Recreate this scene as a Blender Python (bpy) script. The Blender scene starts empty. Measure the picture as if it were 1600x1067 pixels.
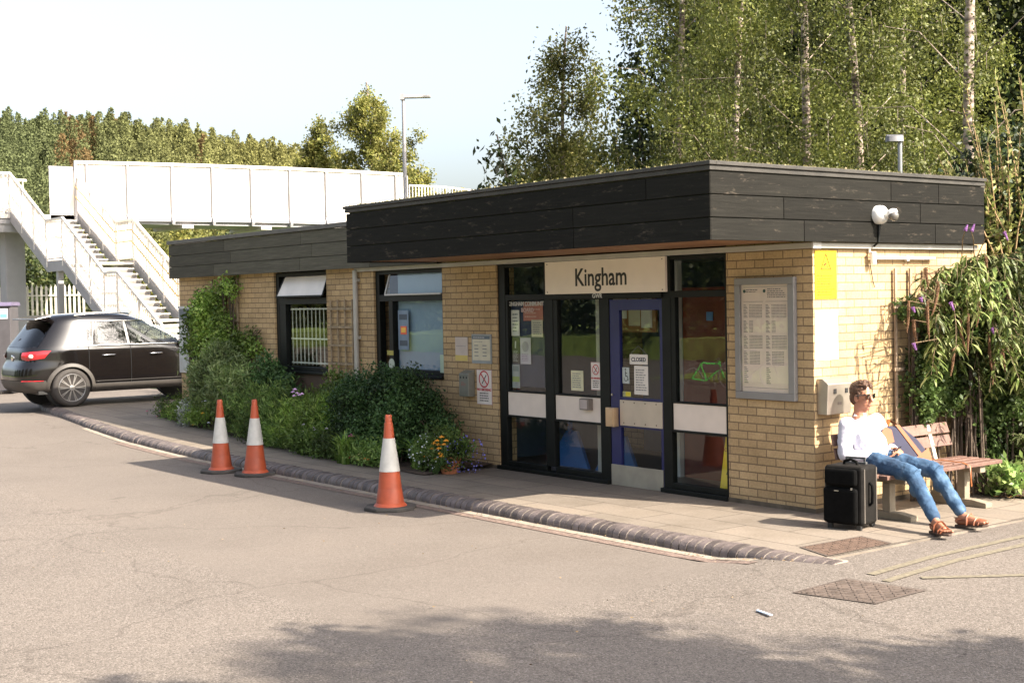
import bpy, math, random
import numpy as np
from math import sin, cos, pi, radians, sqrt, atan2
from mathutils import Vector, Matrix
random.seed(7)
RNG = np.random.default_rng(11)
S = bpy.context.scene
COL = S.collection
# ---------------------------------------------------------------- camera
FPX = 2142.7
YAW, PITCH, ROLL = radians(142.4263), radians(1.7476), radians(1.0753)
CAM = Vector((7.9087, -9.4177, 1.9296))
FW = Vector((cos(YAW) * cos(PITCH), sin(YAW) * cos(PITCH), -sin(PITCH)))
_r0 = Vector((sin(YAW), -cos(YAW), 0)); _u0 = _r0.cross(FW)
RT = _r0 * cos(ROLL) - _u0 * sin(ROLL); UP = _u0 * cos(ROLL) + _r0 * sin(ROLL)
cd = bpy.data.cameras.new('camera'); cam = bpy.data.objects.new('camera', cd); COL.objects.link(cam)
mw = Matrix((RT, UP, -FW)).transposed().to_4x4(); mw.translation = CAM
cam.matrix_world = mw
cd.sensor_width = 36; cd.lens = 36 * FPX / 1600; cd.clip_start = 0.1; cd.clip_end = 3000
S.camera = cam
S.render.resolution_x = 1024; S.render.resolution_y = 682
# ---------------------------------------------------------------- world, sun, exposure
SUNV = Vector((1.16, 0.385, 1.0)).normalized()
SUN_EL = math.asin(SUNV.z); SUN_AZ = atan2(SUNV.y, SUNV.x)
w = bpy.data.worlds.new('World'); S.world = w; w.use_nodes = True
nt = w.node_tree; bg = nt.nodes['Background']
sky = nt.nodes.new('ShaderNodeTexSky'); sky.sky_type = 'NISHITA'; sky.sun_disc = False
sky.sun_elevation = SUN_EL; sky.sun_rotation = pi / 2 - SUN_AZ
sky.air_density = 1.0; sky.dust_density = 4.5; sky.ozone_density = 1.0
hs = nt.nodes.new('ShaderNodeHueSaturation'); hs.inputs['Saturation'].default_value = 0.62; hs.inputs["Value"].default_value = 1.0   # thin high haze whitens the sky
nt.links.new(sky.outputs[0], hs.inputs['Color']); nt.links.new(hs.outputs[0], bg.inputs[0]); bg.inputs[1].default_value = 0.12
sd = bpy.data.lights.new('sun', 'SUN'); sd.energy = 5.0; sd.angle = radians(0.5); sd.color = (1.0, 0.9, 0.76)
sun = bpy.data.objects.new('sun', sd); COL.objects.link(sun)
sun.rotation_euler = (-SUNV).to_track_quat('-Z', 'Y').to_euler()
S.view_settings.view_transform = 'Standard'; S.view_settings.look = 'None'
S.view_settings.exposure = 1.6; S.view_settings.gamma = 1.0
S.render.engine = 'CYCLES'
S.cycles.max_bounces = 8; S.cycles.transparent_max_bounces = 12

def at(px, py, D):
    """a point D metres in front of the camera seen at that place in the 1600 px wide photograph"""
    return CAM + (FW + RT * ((px - 800) / FPX) + UP * ((533.5 - py) / FPX)) * D

def gp(px, py, z=0.0):
    d = FW + RT * ((px - 800) / FPX) + UP * ((533.5 - py) / FPX); return CAM + d * ((z - CAM.z) / d.z)
def wp(px, py, y=0.0):
    d = FW + RT * ((px - 800) / FPX) + UP * ((533.5 - py) / FPX); return CAM + d * ((y - CAM.y) / d.y)
def sp(px, py, x=0.0):
    d = FW + RT * ((px - 800) / FPX) + UP * ((533.5 - py) / FPX); return CAM + d * ((x - CAM.x) / d.x)
def sstep(t):
    t = min(1, max(0, t)); return t * t * (3 - 2 * t)
def rise(x, y=0):
    return 0.17 * sstep((-8 - x) / 9)
def road_z(x, y):
    return -0.1 + rise(x) + 0.09 * sstep((x - 0.4) / 1.0) * sstep((y + 3.4) / 1.8)
# ---------------------------------------------------------------- materials
MATS = {}
def _new(name):
    m = bpy.data.materials.new(name); m.use_nodes = True; MATS[name] = m
    return m, m.node_tree.nodes, m.node_tree.links, m.node_tree.nodes['Principled BSDF']
def ramp(N, stops):
    r = N.new('ShaderNodeValToRGB'); e = r.color_ramp.elements
    while len(e) < len(stops): e.new(0.5)
    for k, (p, c) in enumerate(stops):
        e[k].position = p; e[k].color = (*c, 1) if len(c) == 3 else c
    return r
def objco(N): return N.new('ShaderNodeTexCoord').outputs['Object']
def M(name, col, rough=0.6, metal=0.0, var=0.12, scale=6.0, bump=0.0, bscale=60.0, spec=0.5, coat=0.0, island=0.0):
    if name in MATS: return MATS[name]
    m, N, L, b = _new(name)
    co = objco(N)
    n = N.new('ShaderNodeTexNoise'); n.inputs['Scale'].default_value = scale; n.inputs['Detail'].default_value = 6
    L.new(co, n.inputs['Vector'])
    r = ramp(N, [(0.3, tuple(max(0, c * (1 - var)) for c in col)), (0.7, tuple(min(1, c * (1 + var)) for c in col))])
    L.new(n.outputs[0], r.inputs[0]); out = r.outputs[0]
    if island:
        g = N.new('ShaderNodeNewGeometry'); mr = N.new('ShaderNodeMapRange')
        mr.inputs[3].default_value = 1 - island; mr.inputs[4].default_value = 1 + island
        L.new(g.outputs['Random Per Island'], mr.inputs[0])
        mx = N.new('ShaderNodeVectorMath'); mx.operation = 'SCALE'
        L.new(out, mx.inputs[0]); L.new(mr.outputs[0], mx.inputs['Scale']); out = mx.outputs[0]
    L.new(out, b.inputs['Base Color'])
    b.inputs['Roughness'].default_value = rough; b.inputs['Metallic'].default_value = metal
    b.inputs['Specular IOR Level'].default_value = spec; b.inputs['Coat Weight'].default_value = coat
    if bump:
        n2 = N.new('ShaderNodeTexNoise'); n2.inputs['Scale'].default_value = bscale; n2.inputs['Detail'].default_value = 5
        L.new(co, n2.inputs['Vector'])
        bp = N.new('ShaderNodeBump'); bp.inputs['Strength'].default_value = bump; bp.inputs['Distance'].default_value = 0.01
        L.new(n2.outputs[0], bp.inputs['Height']); L.new(bp.outputs[0], b.inputs['Normal'])
    return m
def leafmat(name, cols, trans=0.35, rough=0.5, tone_scale=1.6):
    m, N, L, b = _new(name)
    g = N.new('ShaderNodeNewGeometry'); k = len(cols)
    r = ramp(N, [(i / max(1, k - 1), c) for i, c in enumerate(cols)])
    L.new(g.outputs['Random Per Island'], r.inputs[0])
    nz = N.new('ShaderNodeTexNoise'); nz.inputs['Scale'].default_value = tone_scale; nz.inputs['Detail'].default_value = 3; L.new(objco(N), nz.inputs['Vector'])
    mr = N.new('ShaderNodeMapRange'); mr.inputs[1].default_value = 0.34; mr.inputs[2].default_value = 0.66; mr.inputs[3].default_value = 0.38; mr.inputs[4].default_value = 1.65; L.new(nz.outputs[0], mr.inputs[0])  # wide tone range also paints lit and shaded clumps into the leaf colour
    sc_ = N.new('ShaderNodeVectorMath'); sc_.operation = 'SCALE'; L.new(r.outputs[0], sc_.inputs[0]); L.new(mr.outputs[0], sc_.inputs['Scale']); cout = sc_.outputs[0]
    L.new(cout, b.inputs['Base Color'])
    b.inputs['Roughness'].default_value = rough; b.inputs['Specular IOR Level'].default_value = 0.35
    t = N.new('ShaderNodeBsdfTranslucent'); L.new(cout, t.inputs[0])
    mx = N.new('ShaderNodeMixShader'); mx.inputs[0].default_value = trans
    L.new(b.outputs[0], mx.inputs[1]); L.new(t.outputs[0], mx.inputs[2])
    L.new(mx.outputs[0], N['Material Output'].inputs[0])
    return m
def brickmat(name, c1, c2, mortar, bw=0.225, rh=0.075, ms=0.006, plane='wall', bump=0.6, rough=0.85, offs=0.5, tint=None):
    m, N, L, b = _new(name)
    co = objco(N); sp = N.new('ShaderNodeSeparateXYZ'); L.new(co, sp.inputs[0])
    cb = N.new('ShaderNodeCombineXYZ')
    if plane == 'wall':
        ad = N.new('ShaderNodeMath'); ad.operation = 'ADD'; L.new(sp.outputs[0], ad.inputs[0]); L.new(sp.outputs[1], ad.inputs[1])
        L.new(ad.outputs[0], cb.inputs[0]); L.new(sp.outputs[2], cb.inputs[1])
    else:
        L.new(sp.outputs[0], cb.inputs[0]); L.new(sp.outputs[1], cb.inputs[1])
    t = N.new('ShaderNodeTexBrick'); L.new(cb.outputs[0], t.inputs['Vector'])
    t.inputs['Scale'].default_value = 1; t.inputs['Brick Width'].default_value = bw; t.inputs['Row Height'].default_value = rh
    t.inputs['Mortar Size'].default_value = ms; t.inputs['Mortar Smooth'].default_value = 0.15; t.offset = offs
    t.inputs['Color1'].default_value = (*c1, 1); t.inputs['Color2'].default_value = (*c2, 1); t.inputs['Mortar'].default_value = (*mortar, 1)
    n = N.new('ShaderNodeTexNoise'); n.inputs['Scale'].default_value = 1.6; n.inputs['Detail'].default_value = 8; n.inputs['Roughness'].default_value = 0.65
    L.new(co, n.inputs['Vector'])
    r = ramp(N, [(0.3, (0.68, 0.66, 0.62)), (0.55, (1, 1, 1)), (0.75, (1.0, 0.93, 0.88))])
    L.new(n.outputs[0], r.inputs[0])
    mx = N.new('ShaderNodeMix'); mx.data_type = 'RGBA'; mx.blend_type = 'MULTIPLY'; mx.inputs[0].default_value = 0.85
    L.new(t.outputs[0], mx.inputs[6]); L.new(r.outputs[0], mx.inputs[7])
    n2 = N.new('ShaderNodeTexNoise'); n2.inputs['Scale'].default_value = 45; n2.inputs['Detail'].default_value = 4; L.new(co, n2.inputs['Vector'])
    r2 = ramp(N, [(0.35, (0.86, 0.86, 0.86)), (0.65, (1.06, 1.06, 1.06))]); L.new(n2.outputs[0], r2.inputs[0])
    mx2 = N.new('ShaderNodeMix'); mx2.data_type = 'RGBA'; mx2.blend_type = 'MULTIPLY'; mx2.inputs[0].default_value = 1
    L.new(mx.outputs[2], mx2.inputs[6]); L.new(r2.outputs[0], mx2.inputs[7])
    L.new(mx2.outputs[2], b.inputs['Base Color']); b.inputs['Roughness'].default_value = rough
    ml = N.new('ShaderNodeMath'); ml.operation = 'MULTIPLY_ADD'; ml.inputs[1].default_value = -1.0; ml.inputs[2].default_value = 1.0
    L.new(t.outputs[1], ml.inputs[0])
    a2 = N.new('ShaderNodeMath'); a2.operation = 'MULTIPLY_ADD'; a2.inputs[1].default_value = 0.25; L.new(n2.outputs[0], a2.inputs[0]); L.new(ml.outputs[0], a2.inputs[2])
    bp = N.new('ShaderNodeBump'); bp.inputs['Strength'].default_value = bump; bp.inputs['Distance'].default_value = 0.006
    L.new(a2.outputs[0], bp.inputs['Height']); L.new(bp.outputs[0], b.inputs['Normal'])
    return m
def boardmat(name, col, scuff, amt=0.5):
    """stained boards: grain along the board, worn pale scuffs and streaks"""
    m, N, L, b = _new(name); co = objco(N); mp = N.new('ShaderNodeMapping'); mp.inputs['Scale'].default_value = (1.2, 1.2, 26); L.new(co, mp.inputs[0])
    n = N.new('ShaderNodeTexNoise'); n.inputs['Scale'].default_value = 2.2; n.inputs['Detail'].default_value = 8; n.inputs['Roughness'].default_value = 0.7; L.new(mp.outputs[0], n.inputs['Vector'])
    r = ramp(N, [(0.25, tuple(c * 0.55 for c in col)), (0.55, col), (0.8, tuple(c * 1.7 for c in col))]); L.new(n.outputs[0], r.inputs[0])
    g = N.new('ShaderNodeNewGeometry'); mr = N.new('ShaderNodeMapRange'); mr.inputs[3].default_value = 0.7; mr.inputs[4].default_value = 1.4; L.new(g.outputs['Random Per Island'], mr.inputs[0])
    sc = N.new('ShaderNodeVectorMath'); sc.operation = 'SCALE'; L.new(r.outputs[0], sc.inputs[0]); L.new(mr.outputs[0], sc.inputs['Scale'])
    mp2 = N.new('ShaderNodeMapping'); mp2.inputs['Scale'].default_value = (2.0, 2.0, 9); L.new(co, mp2.inputs[0])
    n2 = N.new('ShaderNodeTexNoise'); n2.inputs['Scale'].default_value = 2.4; n2.inputs['Detail'].default_value = 9; n2.inputs['Roughness'].default_value = 0.75; L.new(mp2.outputs[0], n2.inputs['Vector'])
    r2 = ramp(N, [(0.575, (0, 0, 0)), (0.72, (amt, amt, amt))]); L.new(n2.outputs[0], r2.inputs[0])
    mx = N.new('ShaderNodeMix'); mx.data_type = 'RGBA'; L.new(r2.outputs[0], mx.inputs[0]); L.new(sc.outputs[0], mx.inputs[6]); mx.inputs[7].default_value = (*scuff, 1)
    L.new(mx.outputs[2], b.inputs['Base Color']); b.inputs['Roughness'].default_value = 0.72; b.inputs['Specular IOR Level'].default_value = 0.12
    bp = N.new('ShaderNodeBump'); bp.inputs['Strength'].default_value = 0.5; bp.inputs['Distance'].default_value = 0.004; L.new(n.outputs[0], bp.inputs['Height']); L.new(bp.outputs[0], b.inputs['Normal'])
    return m
def glassmat(name, tint=(0.9, 0.95, 0.93), ior=1.9, gr=0.0):
    m, N, L, b = _new(name); N.remove(b)
    f = N.new('ShaderNodeFresnel'); g_ = N.new('ShaderNodeNewGeometry'); mr = N.new('ShaderNodeMapRange')
    mr.inputs[3].default_value = ior; mr.inputs[4].default_value = 1 / ior; L.new(g_.outputs['Backfacing'], mr.inputs[0]); L.new(mr.outputs[0], f.inputs[0])
    t = N.new('ShaderNodeBsdfTransparent'); t.inputs[0].default_value = (*tint, 1)
    g = N.new('ShaderNodeBsdfGlossy'); g.inputs['Roughness'].default_value = gr; g.inputs[0].default_value = (1, 1, 1, 1)
    n = N.new('ShaderNodeTexNoise'); n.inputs['Scale'].default_value = 1.2; L.new(objco(N), n.inputs['Vector'])
    bp = N.new('ShaderNodeBump'); bp.inputs['Strength'].default_value = 0.06; bp.inputs['Distance'].default_value = 0.02
    L.new(n.outputs[0], bp.inputs['Height']); L.new(bp.outputs[0], g.inputs['Normal'])
    mx = N.new('ShaderNodeMixShader'); L.new(f.outputs[0], mx.inputs[0]); L.new(t.outputs[0], mx.inputs[1]); L.new(g.outputs[0], mx.inputs[2])
    L.new(mx.outputs[0], N['Material Output'].inputs[0]); return m
# ---------------------------------------------------------------- mesh helpers
def rotm(rx=0, ry=0, rz=0):
    return Matrix.Rotation(rz, 3, 'Z') @ Matrix.Rotation(ry, 3, 'Y') @ Matrix.Rotation(rx, 3, 'X')
def frame_from(d, hint=None):
    d = Vector(d).normalized(); h = Vector(hint) if hint else (Vector((0, 0, 1)) if abs(d.z) < 0.9 else Vector((1, 0, 0)))
    a = d.cross(h).normalized(); b = a.cross(d).normalized(); return a, b, d
class MB:
    def __init__(s): s.v = []; s.f = []; s.T = None
    def _add(s, vs, fs):
        o = len(s.v)
        if s.T is not None: vs = [s.T @ Vector(v) for v in vs]
        s.v += [tuple(v) for v in vs]; s.f += [tuple(i + o for i in f) for f in fs]; return s
    def box(s, x0, x1, y0, y1, z0, z1):
        vs = [(x, y, z) for x in (x0, x1) for y in (y0, y1) for z in (z0, z1)]
        return s._add(vs, [(0, 1, 3, 2), (4, 6, 7, 5), (0, 4, 5, 1), (2, 3, 7, 6), (0, 2, 6, 4), (1, 5, 7, 3)])
    def cbox(s, c, size, R=None):
        c = Vector(c); h = Vector(size) / 2; vs = []
        for x in (-1, 1):
            for y in (-1, 1):
                for z in (-1, 1):
                    d = Vector((x * h.x, y * h.y, z * h.z)); vs.append(c + (R @ d if R is not None else d))
        return s._add(vs, [(0, 1, 3, 2), (4, 6, 7, 5), (0, 4, 5, 1), (2, 3, 7, 6), (0, 2, 6, 4), (1, 5, 7, 3)])
    def bar(s, p, q, wd, th, hint=None):
        p = Vector(p); q = Vector(q); a, b, d = frame_from(q - p, hint); vs = []
        for e in (p, q):
            for i, j in ((-1, -1), (1, -1), (1, 1), (-1, 1)): vs.append(e + a * i * wd / 2 + b * j * th / 2)
        return s._add(vs, [(3, 2, 1, 0), (4, 5, 6, 7), (0, 1, 5, 4), (1, 2, 6, 5), (2, 3, 7, 6), (3, 0, 4, 7)])
    def tube(s, pts, rad, n=8, cap=True, flat=1.0, hint=None):
        pts = [Vector(p) for p in pts]; k = len(pts)
        if not hasattr(rad, '__len__'): rad = [rad] * k
        vs = []; fs = []; pa = None
        for i, p in enumerate(pts):
            d = (pts[min(i + 1, k - 1)] - pts[max(i - 1, 0)])
            if pa is None: a, b, _ = frame_from(d, hint)
            else:
                d = d.normalized(); a = (pa - d * pa.dot(d)).normalized(); b = d.cross(a) * -1; b = a.cross(d).normalized()
            pa = a
            for j in range(n):
                t = 2 * pi * j / n; vs.append(p + (a * cos(t) + b * sin(t) * flat) * rad[i])
        for i in range(k - 1):
            for j in range(n):
                j2 = (j + 1) % n; fs.append((i * n + j, i * n + j2, (i + 1) * n + j2, (i + 1) * n + j))
        if cap: fs += [tuple(range(n))[::-1], tuple(range((k - 1) * n, k * n))]
        return s._add(vs, fs)
    def lathe(s, prof, c=(0, 0, 0), n=20, R=None, sq=0):
        vs = []; fs = []; k = len(prof); c = Vector(c)
        for r, z in prof:
            for j in range(n):
                t = 2 * pi * j / n; v = Vector((r * cos(t), r * sin(t), z)); vs.append(c + (R @ v if R is not None else v))
        for i in range(k - 1):
            for j in range(n):
                j2 = (j + 1) % n; fs.append((i * n + j, i * n + j2, (i + 1) * n + j2, (i + 1) * n + j))
        fs += [tuple(range(n))[::-1], tuple(range((k - 1) * n, k * n))]
        return s._add(vs, fs)
    def ell(s, c, r, R=None, n=14, m=9):
        prof = []; vs = []; fs = []; c = Vector(c)
        for i in range(m + 1):
            a = -pi / 2 + pi * i / m
            for j in range(n):
                t = 2 * pi * j / n; v = Vector((r[0] * cos(a) * cos(t), r[1] * cos(a) * sin(t), r[2] * sin(a)))
                vs.append(c + (R @ v if R is not None else v))
        for i in range(m):
            for j in range(n):
                j2 = (j + 1) % n; fs.append((i * n + j, i * n + j2, (i + 1) * n + j2, (i + 1) * n + j))
        return s._add(vs, fs)
    def prism(s, poly, d0, d1, f=lambda u, v, d: (u, v, d)):
        k = len(poly); vs = [f(u, v, d0) for u, v in poly] + [f(u, v, d1) for u, v in poly]
        fs = [tuple(range(k))[::-1], tuple(range(k, 2 * k))] + [(i, (i + 1) % k, k + (i + 1) % k, k + i) for i in range(k)]
        return s._add(vs, fs)
    def quad(s, a, b, c, d): return s._add([a, b, c, d], [(0, 1, 2, 3)])
    def loft(s, rings, close=True, caps=True):
        n = len(rings[0]); vs = [v for r in rings for v in r]; fs = []
        for i in range(len(rings) - 1):
            for j in range(n if close else n - 1):
                j2 = (j + 1) % n; fs.append((i * n + j, i * n + j2, (i + 1) * n + j2, (i + 1) * n + j))
        if caps: fs += [tuple(range(n))[::-1], tuple(range((len(rings) - 1) * n, len(rings) * n))]
        return s._add(vs, fs)
    def split(s, name, mat, parent, **kw):
        """one object for each connected piece"""
        par = list(range(len(s.v)))
        def fd(i):
            while par[i] != i: par[i] = par[par[i]]; i = par[i]
            return i
        for f in s.f:
            for k in f[1:]: par[fd(f[0])] = fd(k)
        gr = {}
        for f in s.f: gr.setdefault(fd(f[0]), []).append(f)
        out = []
        for fs in gr.values():
            ids = sorted({i for f in fs for i in f}); mp = {i: k for k, i in enumerate(ids)}; m = MB(); m.v = [s.v[i] for i in ids]; m.f = [tuple(mp[i] for i in f) for f in fs]; out.append(m.build(name, mat, parent, **kw))
        return out
    def build(s, name, mat, parent=None, smooth=None, bevel=0, seg=2, fix=True, **kw):
        me = bpy.data.meshes.new(name); me.from_pydata(s.v, [], s.f); me.update()
        if fix:
            import bmesh
            bm = bmesh.new(); bm.from_mesh(me); bmesh.ops.recalc_face_normals(bm, faces=bm.faces); bm.to_mesh(me); bm.free()
        return link(name, me, mat, parent, smooth, bevel, seg, **kw)
WORLD = set()
def link(name, me, mat, parent=None, smooth=None, bevel=0, seg=2, label=None, cat=None, group=None, kind=None):
    o = bpy.data.objects.new(name, me); COL.objects.link(o)
    if mat is not None: me.materials.append(mat)
    if smooth is not None:
        me.polygons.foreach_set('use_smooth', [True] * len(me.polygons))
        if smooth < 180:
            ca = cos(radians(smooth)); 
            import bmesh
            bm = bmesh.new(); bm.from_mesh(me)
            for e in bm.edges:
                if len(e.link_faces) == 2 and e.link_faces[0].normal.dot(e.link_faces[1].normal) < ca: e.smooth = False
            bm.to_mesh(me); bm.free()
    if bevel:
        b = o.modifiers.new('bevel', 'BEVEL'); b.width = bevel; b.segments = seg; b.limit_method = 'ANGLE'
    if parent is not None:
        o.parent = parent
        if parent.name in WORLD: o.location = -parent.location
    props(o, label, cat, group, kind); return o
def props(o, label=None, cat=None, group=None, kind=None):
    if label: o['label'] = label
    if cat: o['category'] = cat
    if group: o['group'] = group
    if kind: o['kind'] = kind
    return o
def thing(name, label, cat, loc=(0, 0, 0), group=None, world=True, rz=0):
    o = bpy.data.objects.new(name, None); COL.objects.link(o); o.location = loc; o.rotation_euler = (0, 0, rz)
    o.empty_display_size = 0.1
    if world: WORLD.add(o.name)
    return props(o, label, cat, group)
def copy_tree(o, parent=None):
    c = o.copy(); COL.objects.link(c)
    if parent is not None: c.parent = parent
    for ch in list(o.children): copy_tree(ch, c)
    return c
def text(name, s, size, mat, parent, loc, side='F', ext=0.0015, align='CENTER', bold=0.0, sx=1.0, **kw):
    """flat raised lettering; side F faces -Y, S faces +X"""
    c = bpy.data.curves.new(name, 'FONT'); c.body = s; c.size = size; c.extrude = ext; c.align_x = align; c.align_y = 'CENTER'
    c.offset = bold; c.resolution_u = 3
    t = bpy.data.objects.new('tmp', c); COL.objects.link(t)
    R = Matrix.Rotation(pi / 2, 4, 'X')
    if side == 'S': R = Matrix.Rotation(pi / 2, 4, 'Z') @ R
    bpy.context.view_layer.update()
    me = bpy.data.meshes.new_from_object(t.evaluated_get(bpy.context.evaluated_depsgraph_get()))
    me.transform(Matrix.Translation(loc) @ R @ Matrix.Diagonal((sx, 1, 1, 1)))
    bpy.data.objects.remove(t); me.name = name; me.materials.clear()
    return link(name, me, mat, parent, **kw)
def quadmesh(name, V):
    """V: (N,4,3) array -> mesh of loose quads"""
    N = len(V); me = bpy.data.meshes.new(name)
    me.vertices.add(N * 4); me.vertices.foreach_set('co', V.reshape(-1).astype(np.float32))
    me.loops.add(N * 4); me.loops.foreach_set('vertex_index', np.arange(N * 4, dtype=np.int32))
    me.polygons.add(N); me.polygons.foreach_set('loop_start', np.arange(0, N * 4, 4, dtype=np.int32))
    me.update(calc_edges=True); return me
def leafquads(C, L, W, dirs=None, spread=1.0, seed=0):
    """diamond leaves at centres C (N,3); dirs = preferred direction (3,) or (N,3)"""
    r = np.random.default_rng(seed); N = len(C)
    d = r.normal(size=(N, 3))
    if dirs is not None: d = d * spread + np.asarray(dirs)
    d /= np.linalg.norm(d, axis=1, keepdims=True) + 1e-9
    h = r.normal(size=(N, 3)); a = np.cross(d, h); a /= np.linalg.norm(a, axis=1, keepdims=True) + 1e-9
    n = np.cross(d, a)
    sc = r.uniform(0.6, 1.25, (N, 1)); l = L * sc; wd = W * sc * r.uniform(0.8, 1.2, (N, 1))
    V = np.stack([C, C + d * l * 0.5 + a * wd * 0.5 + n * wd * 0.18, C + d * l, C + d * l * 0.5 - a * wd * 0.5 + n * wd * 0.18], 1)
    return V
def in_ell(n, c, r, rng, power=0.45):
    d = rng.normal(size=(n, 3)); d /= np.linalg.norm(d, axis=1, keepdims=True)
    return np.array(c) + d * (rng.random((n, 1)) ** power) * np.array(r)
def foliage(name, blobs, mat, parent=None, per=50, L=0.06, W=0.03, sig=0.08, droop=0.0, dirs=None, spread=1.0, seed=1, zmin=None, power=0.45, **kw):
    """blobs: (centre, radii, clusters). Each cluster is a tuft of leaves"""
    rng = np.random.default_rng(seed); P = []
    for c, r, k in blobs:
        cc = in_ell(k, c, r, rng, power)
        n = rng.integers(int(per * 0.5), int(per * 1.5), k)
        pp = np.repeat(cc, n, 0); j = rng.normal(size=pp.shape) * sig
        if droop: j[:, 2] -= np.abs(rng.normal(size=len(pp))) * droop
        P.append(pp + j)
    P = np.concatenate(P)
    if zmin is not None: P = P[P[:, 2] > zmin]
    me = quadmesh(name, leafquads(P, L, W, dirs, spread, seed))
    return link(name, me, mat, parent, **kw)
# ---------------------------------------------------------------- materials used by the setting
brick = brickmat('buff_brick', (0.52, 0.365, 0.195), (0.42, 0.29, 0.15), (0.21, 0.145, 0.085), bump=0.7)
slabm = brickmat('paving_slabs', (0.225, 0.185, 0.145), (0.18, 0.15, 0.12), (0.07, 0.055, 0.042), bw=0.9, rh=0.44, ms=0.007, plane='floor', bump=0.35)
def asphalt():
    m, N, L, b = _new('asphalt'); co = objco(N)
    v = N.new('ShaderNodeTexVoronoi'); v.inputs['Scale'].default_value = 110; L.new(co, v.inputs['Vector'])
    cs = ramp(N, [(0.0, (0.07, 0.059, 0.050)), (0.25, (0.128, 0.109, 0.093)), (0.75, (0.165, 0.141, 0.121)), (1.0, (0.25, 0.215, 0.19))])
    sp = N.new('ShaderNodeSeparateColor'); L.new(v.outputs['Color'], sp.inputs[0]); L.new(sp.outputs[0], cs.inputs[0])
    n = N.new('ShaderNodeTexNoise'); n.inputs['Scale'].default_value = 200; n.inputs['Detail'].default_value = 3; L.new(co, n.inputs['Vector'])
    fs = ramp(N, [(0.3, (0.126, 0.107, 0.091)), (0.7, (0.156, 0.133, 0.114))]); L.new(n.outputs[0], fs.inputs[0])
    # older coarse surface near the camera and on the right, newer smooth surface along the building
    s = N.new('ShaderNodeSeparateXYZ'); L.new(co, s.inputs[0])
    n3 = N.new('ShaderNodeTexNoise'); n3.inputs['Scale'].default_value = 1.3; n3.inputs['Detail'].default_value = 4; L.new(co, n3.inputs['Vector'])
    def mth(op, a, b_=None, c=None):
        k = N.new('ShaderNodeMath'); k.operation = op
        for i, q in enumerate((a, b_, c)):
            if q is None: continue
            if isinstance(q, (int, float)): k.inputs[i].default_value = q
            else: L.new(q, k.inputs[i])
        return k.outputs[0]
    wob = mth('MULTIPLY_ADD', n3.outputs[0], 0.16, -0.08)
    a1 = mth('ADD', mth('MULTIPLY_ADD', s.outputs[1], -1.0, -5.05), mth('MULTIPLY', s.outputs[0], -0.09))
    a2 = mth('ADD', s.outputs[0], -0.95)
    mxx = mth('ADD', mth('MAXIMUM', a1, a2), wob)
    mr = N.new('ShaderNodeMapRange'); mr.inputs[1].default_value = -0.05; mr.inputs[2].default_value = 0.05; mr.inputs[3].default_value = 0.42; mr.inputs[4].default_value = 0.88; L.new(mxx, mr.inputs[0])
    mx = N.new('ShaderNodeMix'); mx.data_type = 'RGBA'; L.new(mr.outputs[0], mx.inputs[0]); L.new(fs.outputs[0], mx.inputs[6]); L.new(cs.outputs[0], mx.inputs[7])
    n4 = N.new('ShaderNodeTexNoise'); n4.inputs['Scale'].default_value = 0.55; n4.inputs['Detail'].default_value = 9; n4.inputs['Roughness'].default_value = 0.62; L.new(co, n4.inputs['Vector'])
    r4 = ramp(N, [(0.3, (0.86, 0.85, 0.84)), (0.5, (0.97, 0.97, 0.97)), (0.72, (1.06, 1.05, 1.04))]); L.new(n4.outputs[0], r4.inputs[0])
    m2 = N.new('ShaderNodeMix'); m2.data_type = 'RGBA'; m2.blend_type = 'MULTIPLY'; m2.inputs[0].default_value = 1; L.new(mx.outputs[2], m2.inputs[6]); L.new(r4.outputs[0], m2.inputs[7])
    # faint cracks
    v2 = N.new('ShaderNodeTexVoronoi'); v2.feature = 'DISTANCE_TO_EDGE'; v2.inputs['Scale'].default_value = 0.33
    vm = N.new('ShaderNodeVectorMath'); vm.operation = 'ADD'; nn = N.new('ShaderNodeTexNoise'); nn.inputs['Scale'].default_value = 1.2; nn.inputs['Detail'].default_value = 8
    L.new(co, nn.inputs['Vector']); L.new(nn.outputs['Color'], vm.inputs[1]); L.new(co, vm.inputs[0]); L.new(vm.outputs[0], v2.inputs['Vector'])
    rc = ramp(N, [(0.0, (0.55, 0.52, 0.5)), (0.004, (0.8, 0.8, 0.8)), (0.007, (1, 1, 1))]); L.new(v2.outputs[0], rc.inputs[0])
    m3 = N.new('ShaderNodeMix'); m3.data_type = 'RGBA'; m3.blend_type = 'MULTIPLY'; m3.inputs[0].default_value = 0.5; L.new(m2.outputs[2], m3.inputs[6]); L.new(rc.outputs[0], m3.inputs[7])
    L.new(m3.outputs[2], b.inputs['Base Color']); b.inputs['Roughness'].default_value = 0.88; b.inputs['Specular IOR Level'].default_value = 0.3
    hh = mth('ADD', mth('MULTIPLY', mth('MULTIPLY', v.outputs['Distance'], -1.0), mr.outputs[0]), mth('MULTIPLY', n.outputs[0], 0.3))
    bp = N.new('ShaderNodeBump'); bp.inputs['Strength'].default_value = 0.55; bp.inputs['Distance'].default_value = 0.006
    L.new(hh, bp.inputs['Height']); L.new(bp.outputs[0], b.inputs['Normal']); return m
road_m = asphalt()
grass_m = M('rough_grass', (0.07, 0.10, 0.03), 0.9, var=0.5, scale=1.5)
soil_m = M('dark_soil', (0.07, 0.045, 0.03), 0.95, var=0.5, scale=9, bump=1, bscale=30)
kerb_m = M('blue_brick', (0.105, 0.085, 0.08), 0.6, var=0.3, scale=12, bump=0.4, island=0.35)
mort_m = M('pale_mortar', (0.24, 0.205, 0.165), 0.9, var=0.3, scale=12, bump=0.4)
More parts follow.
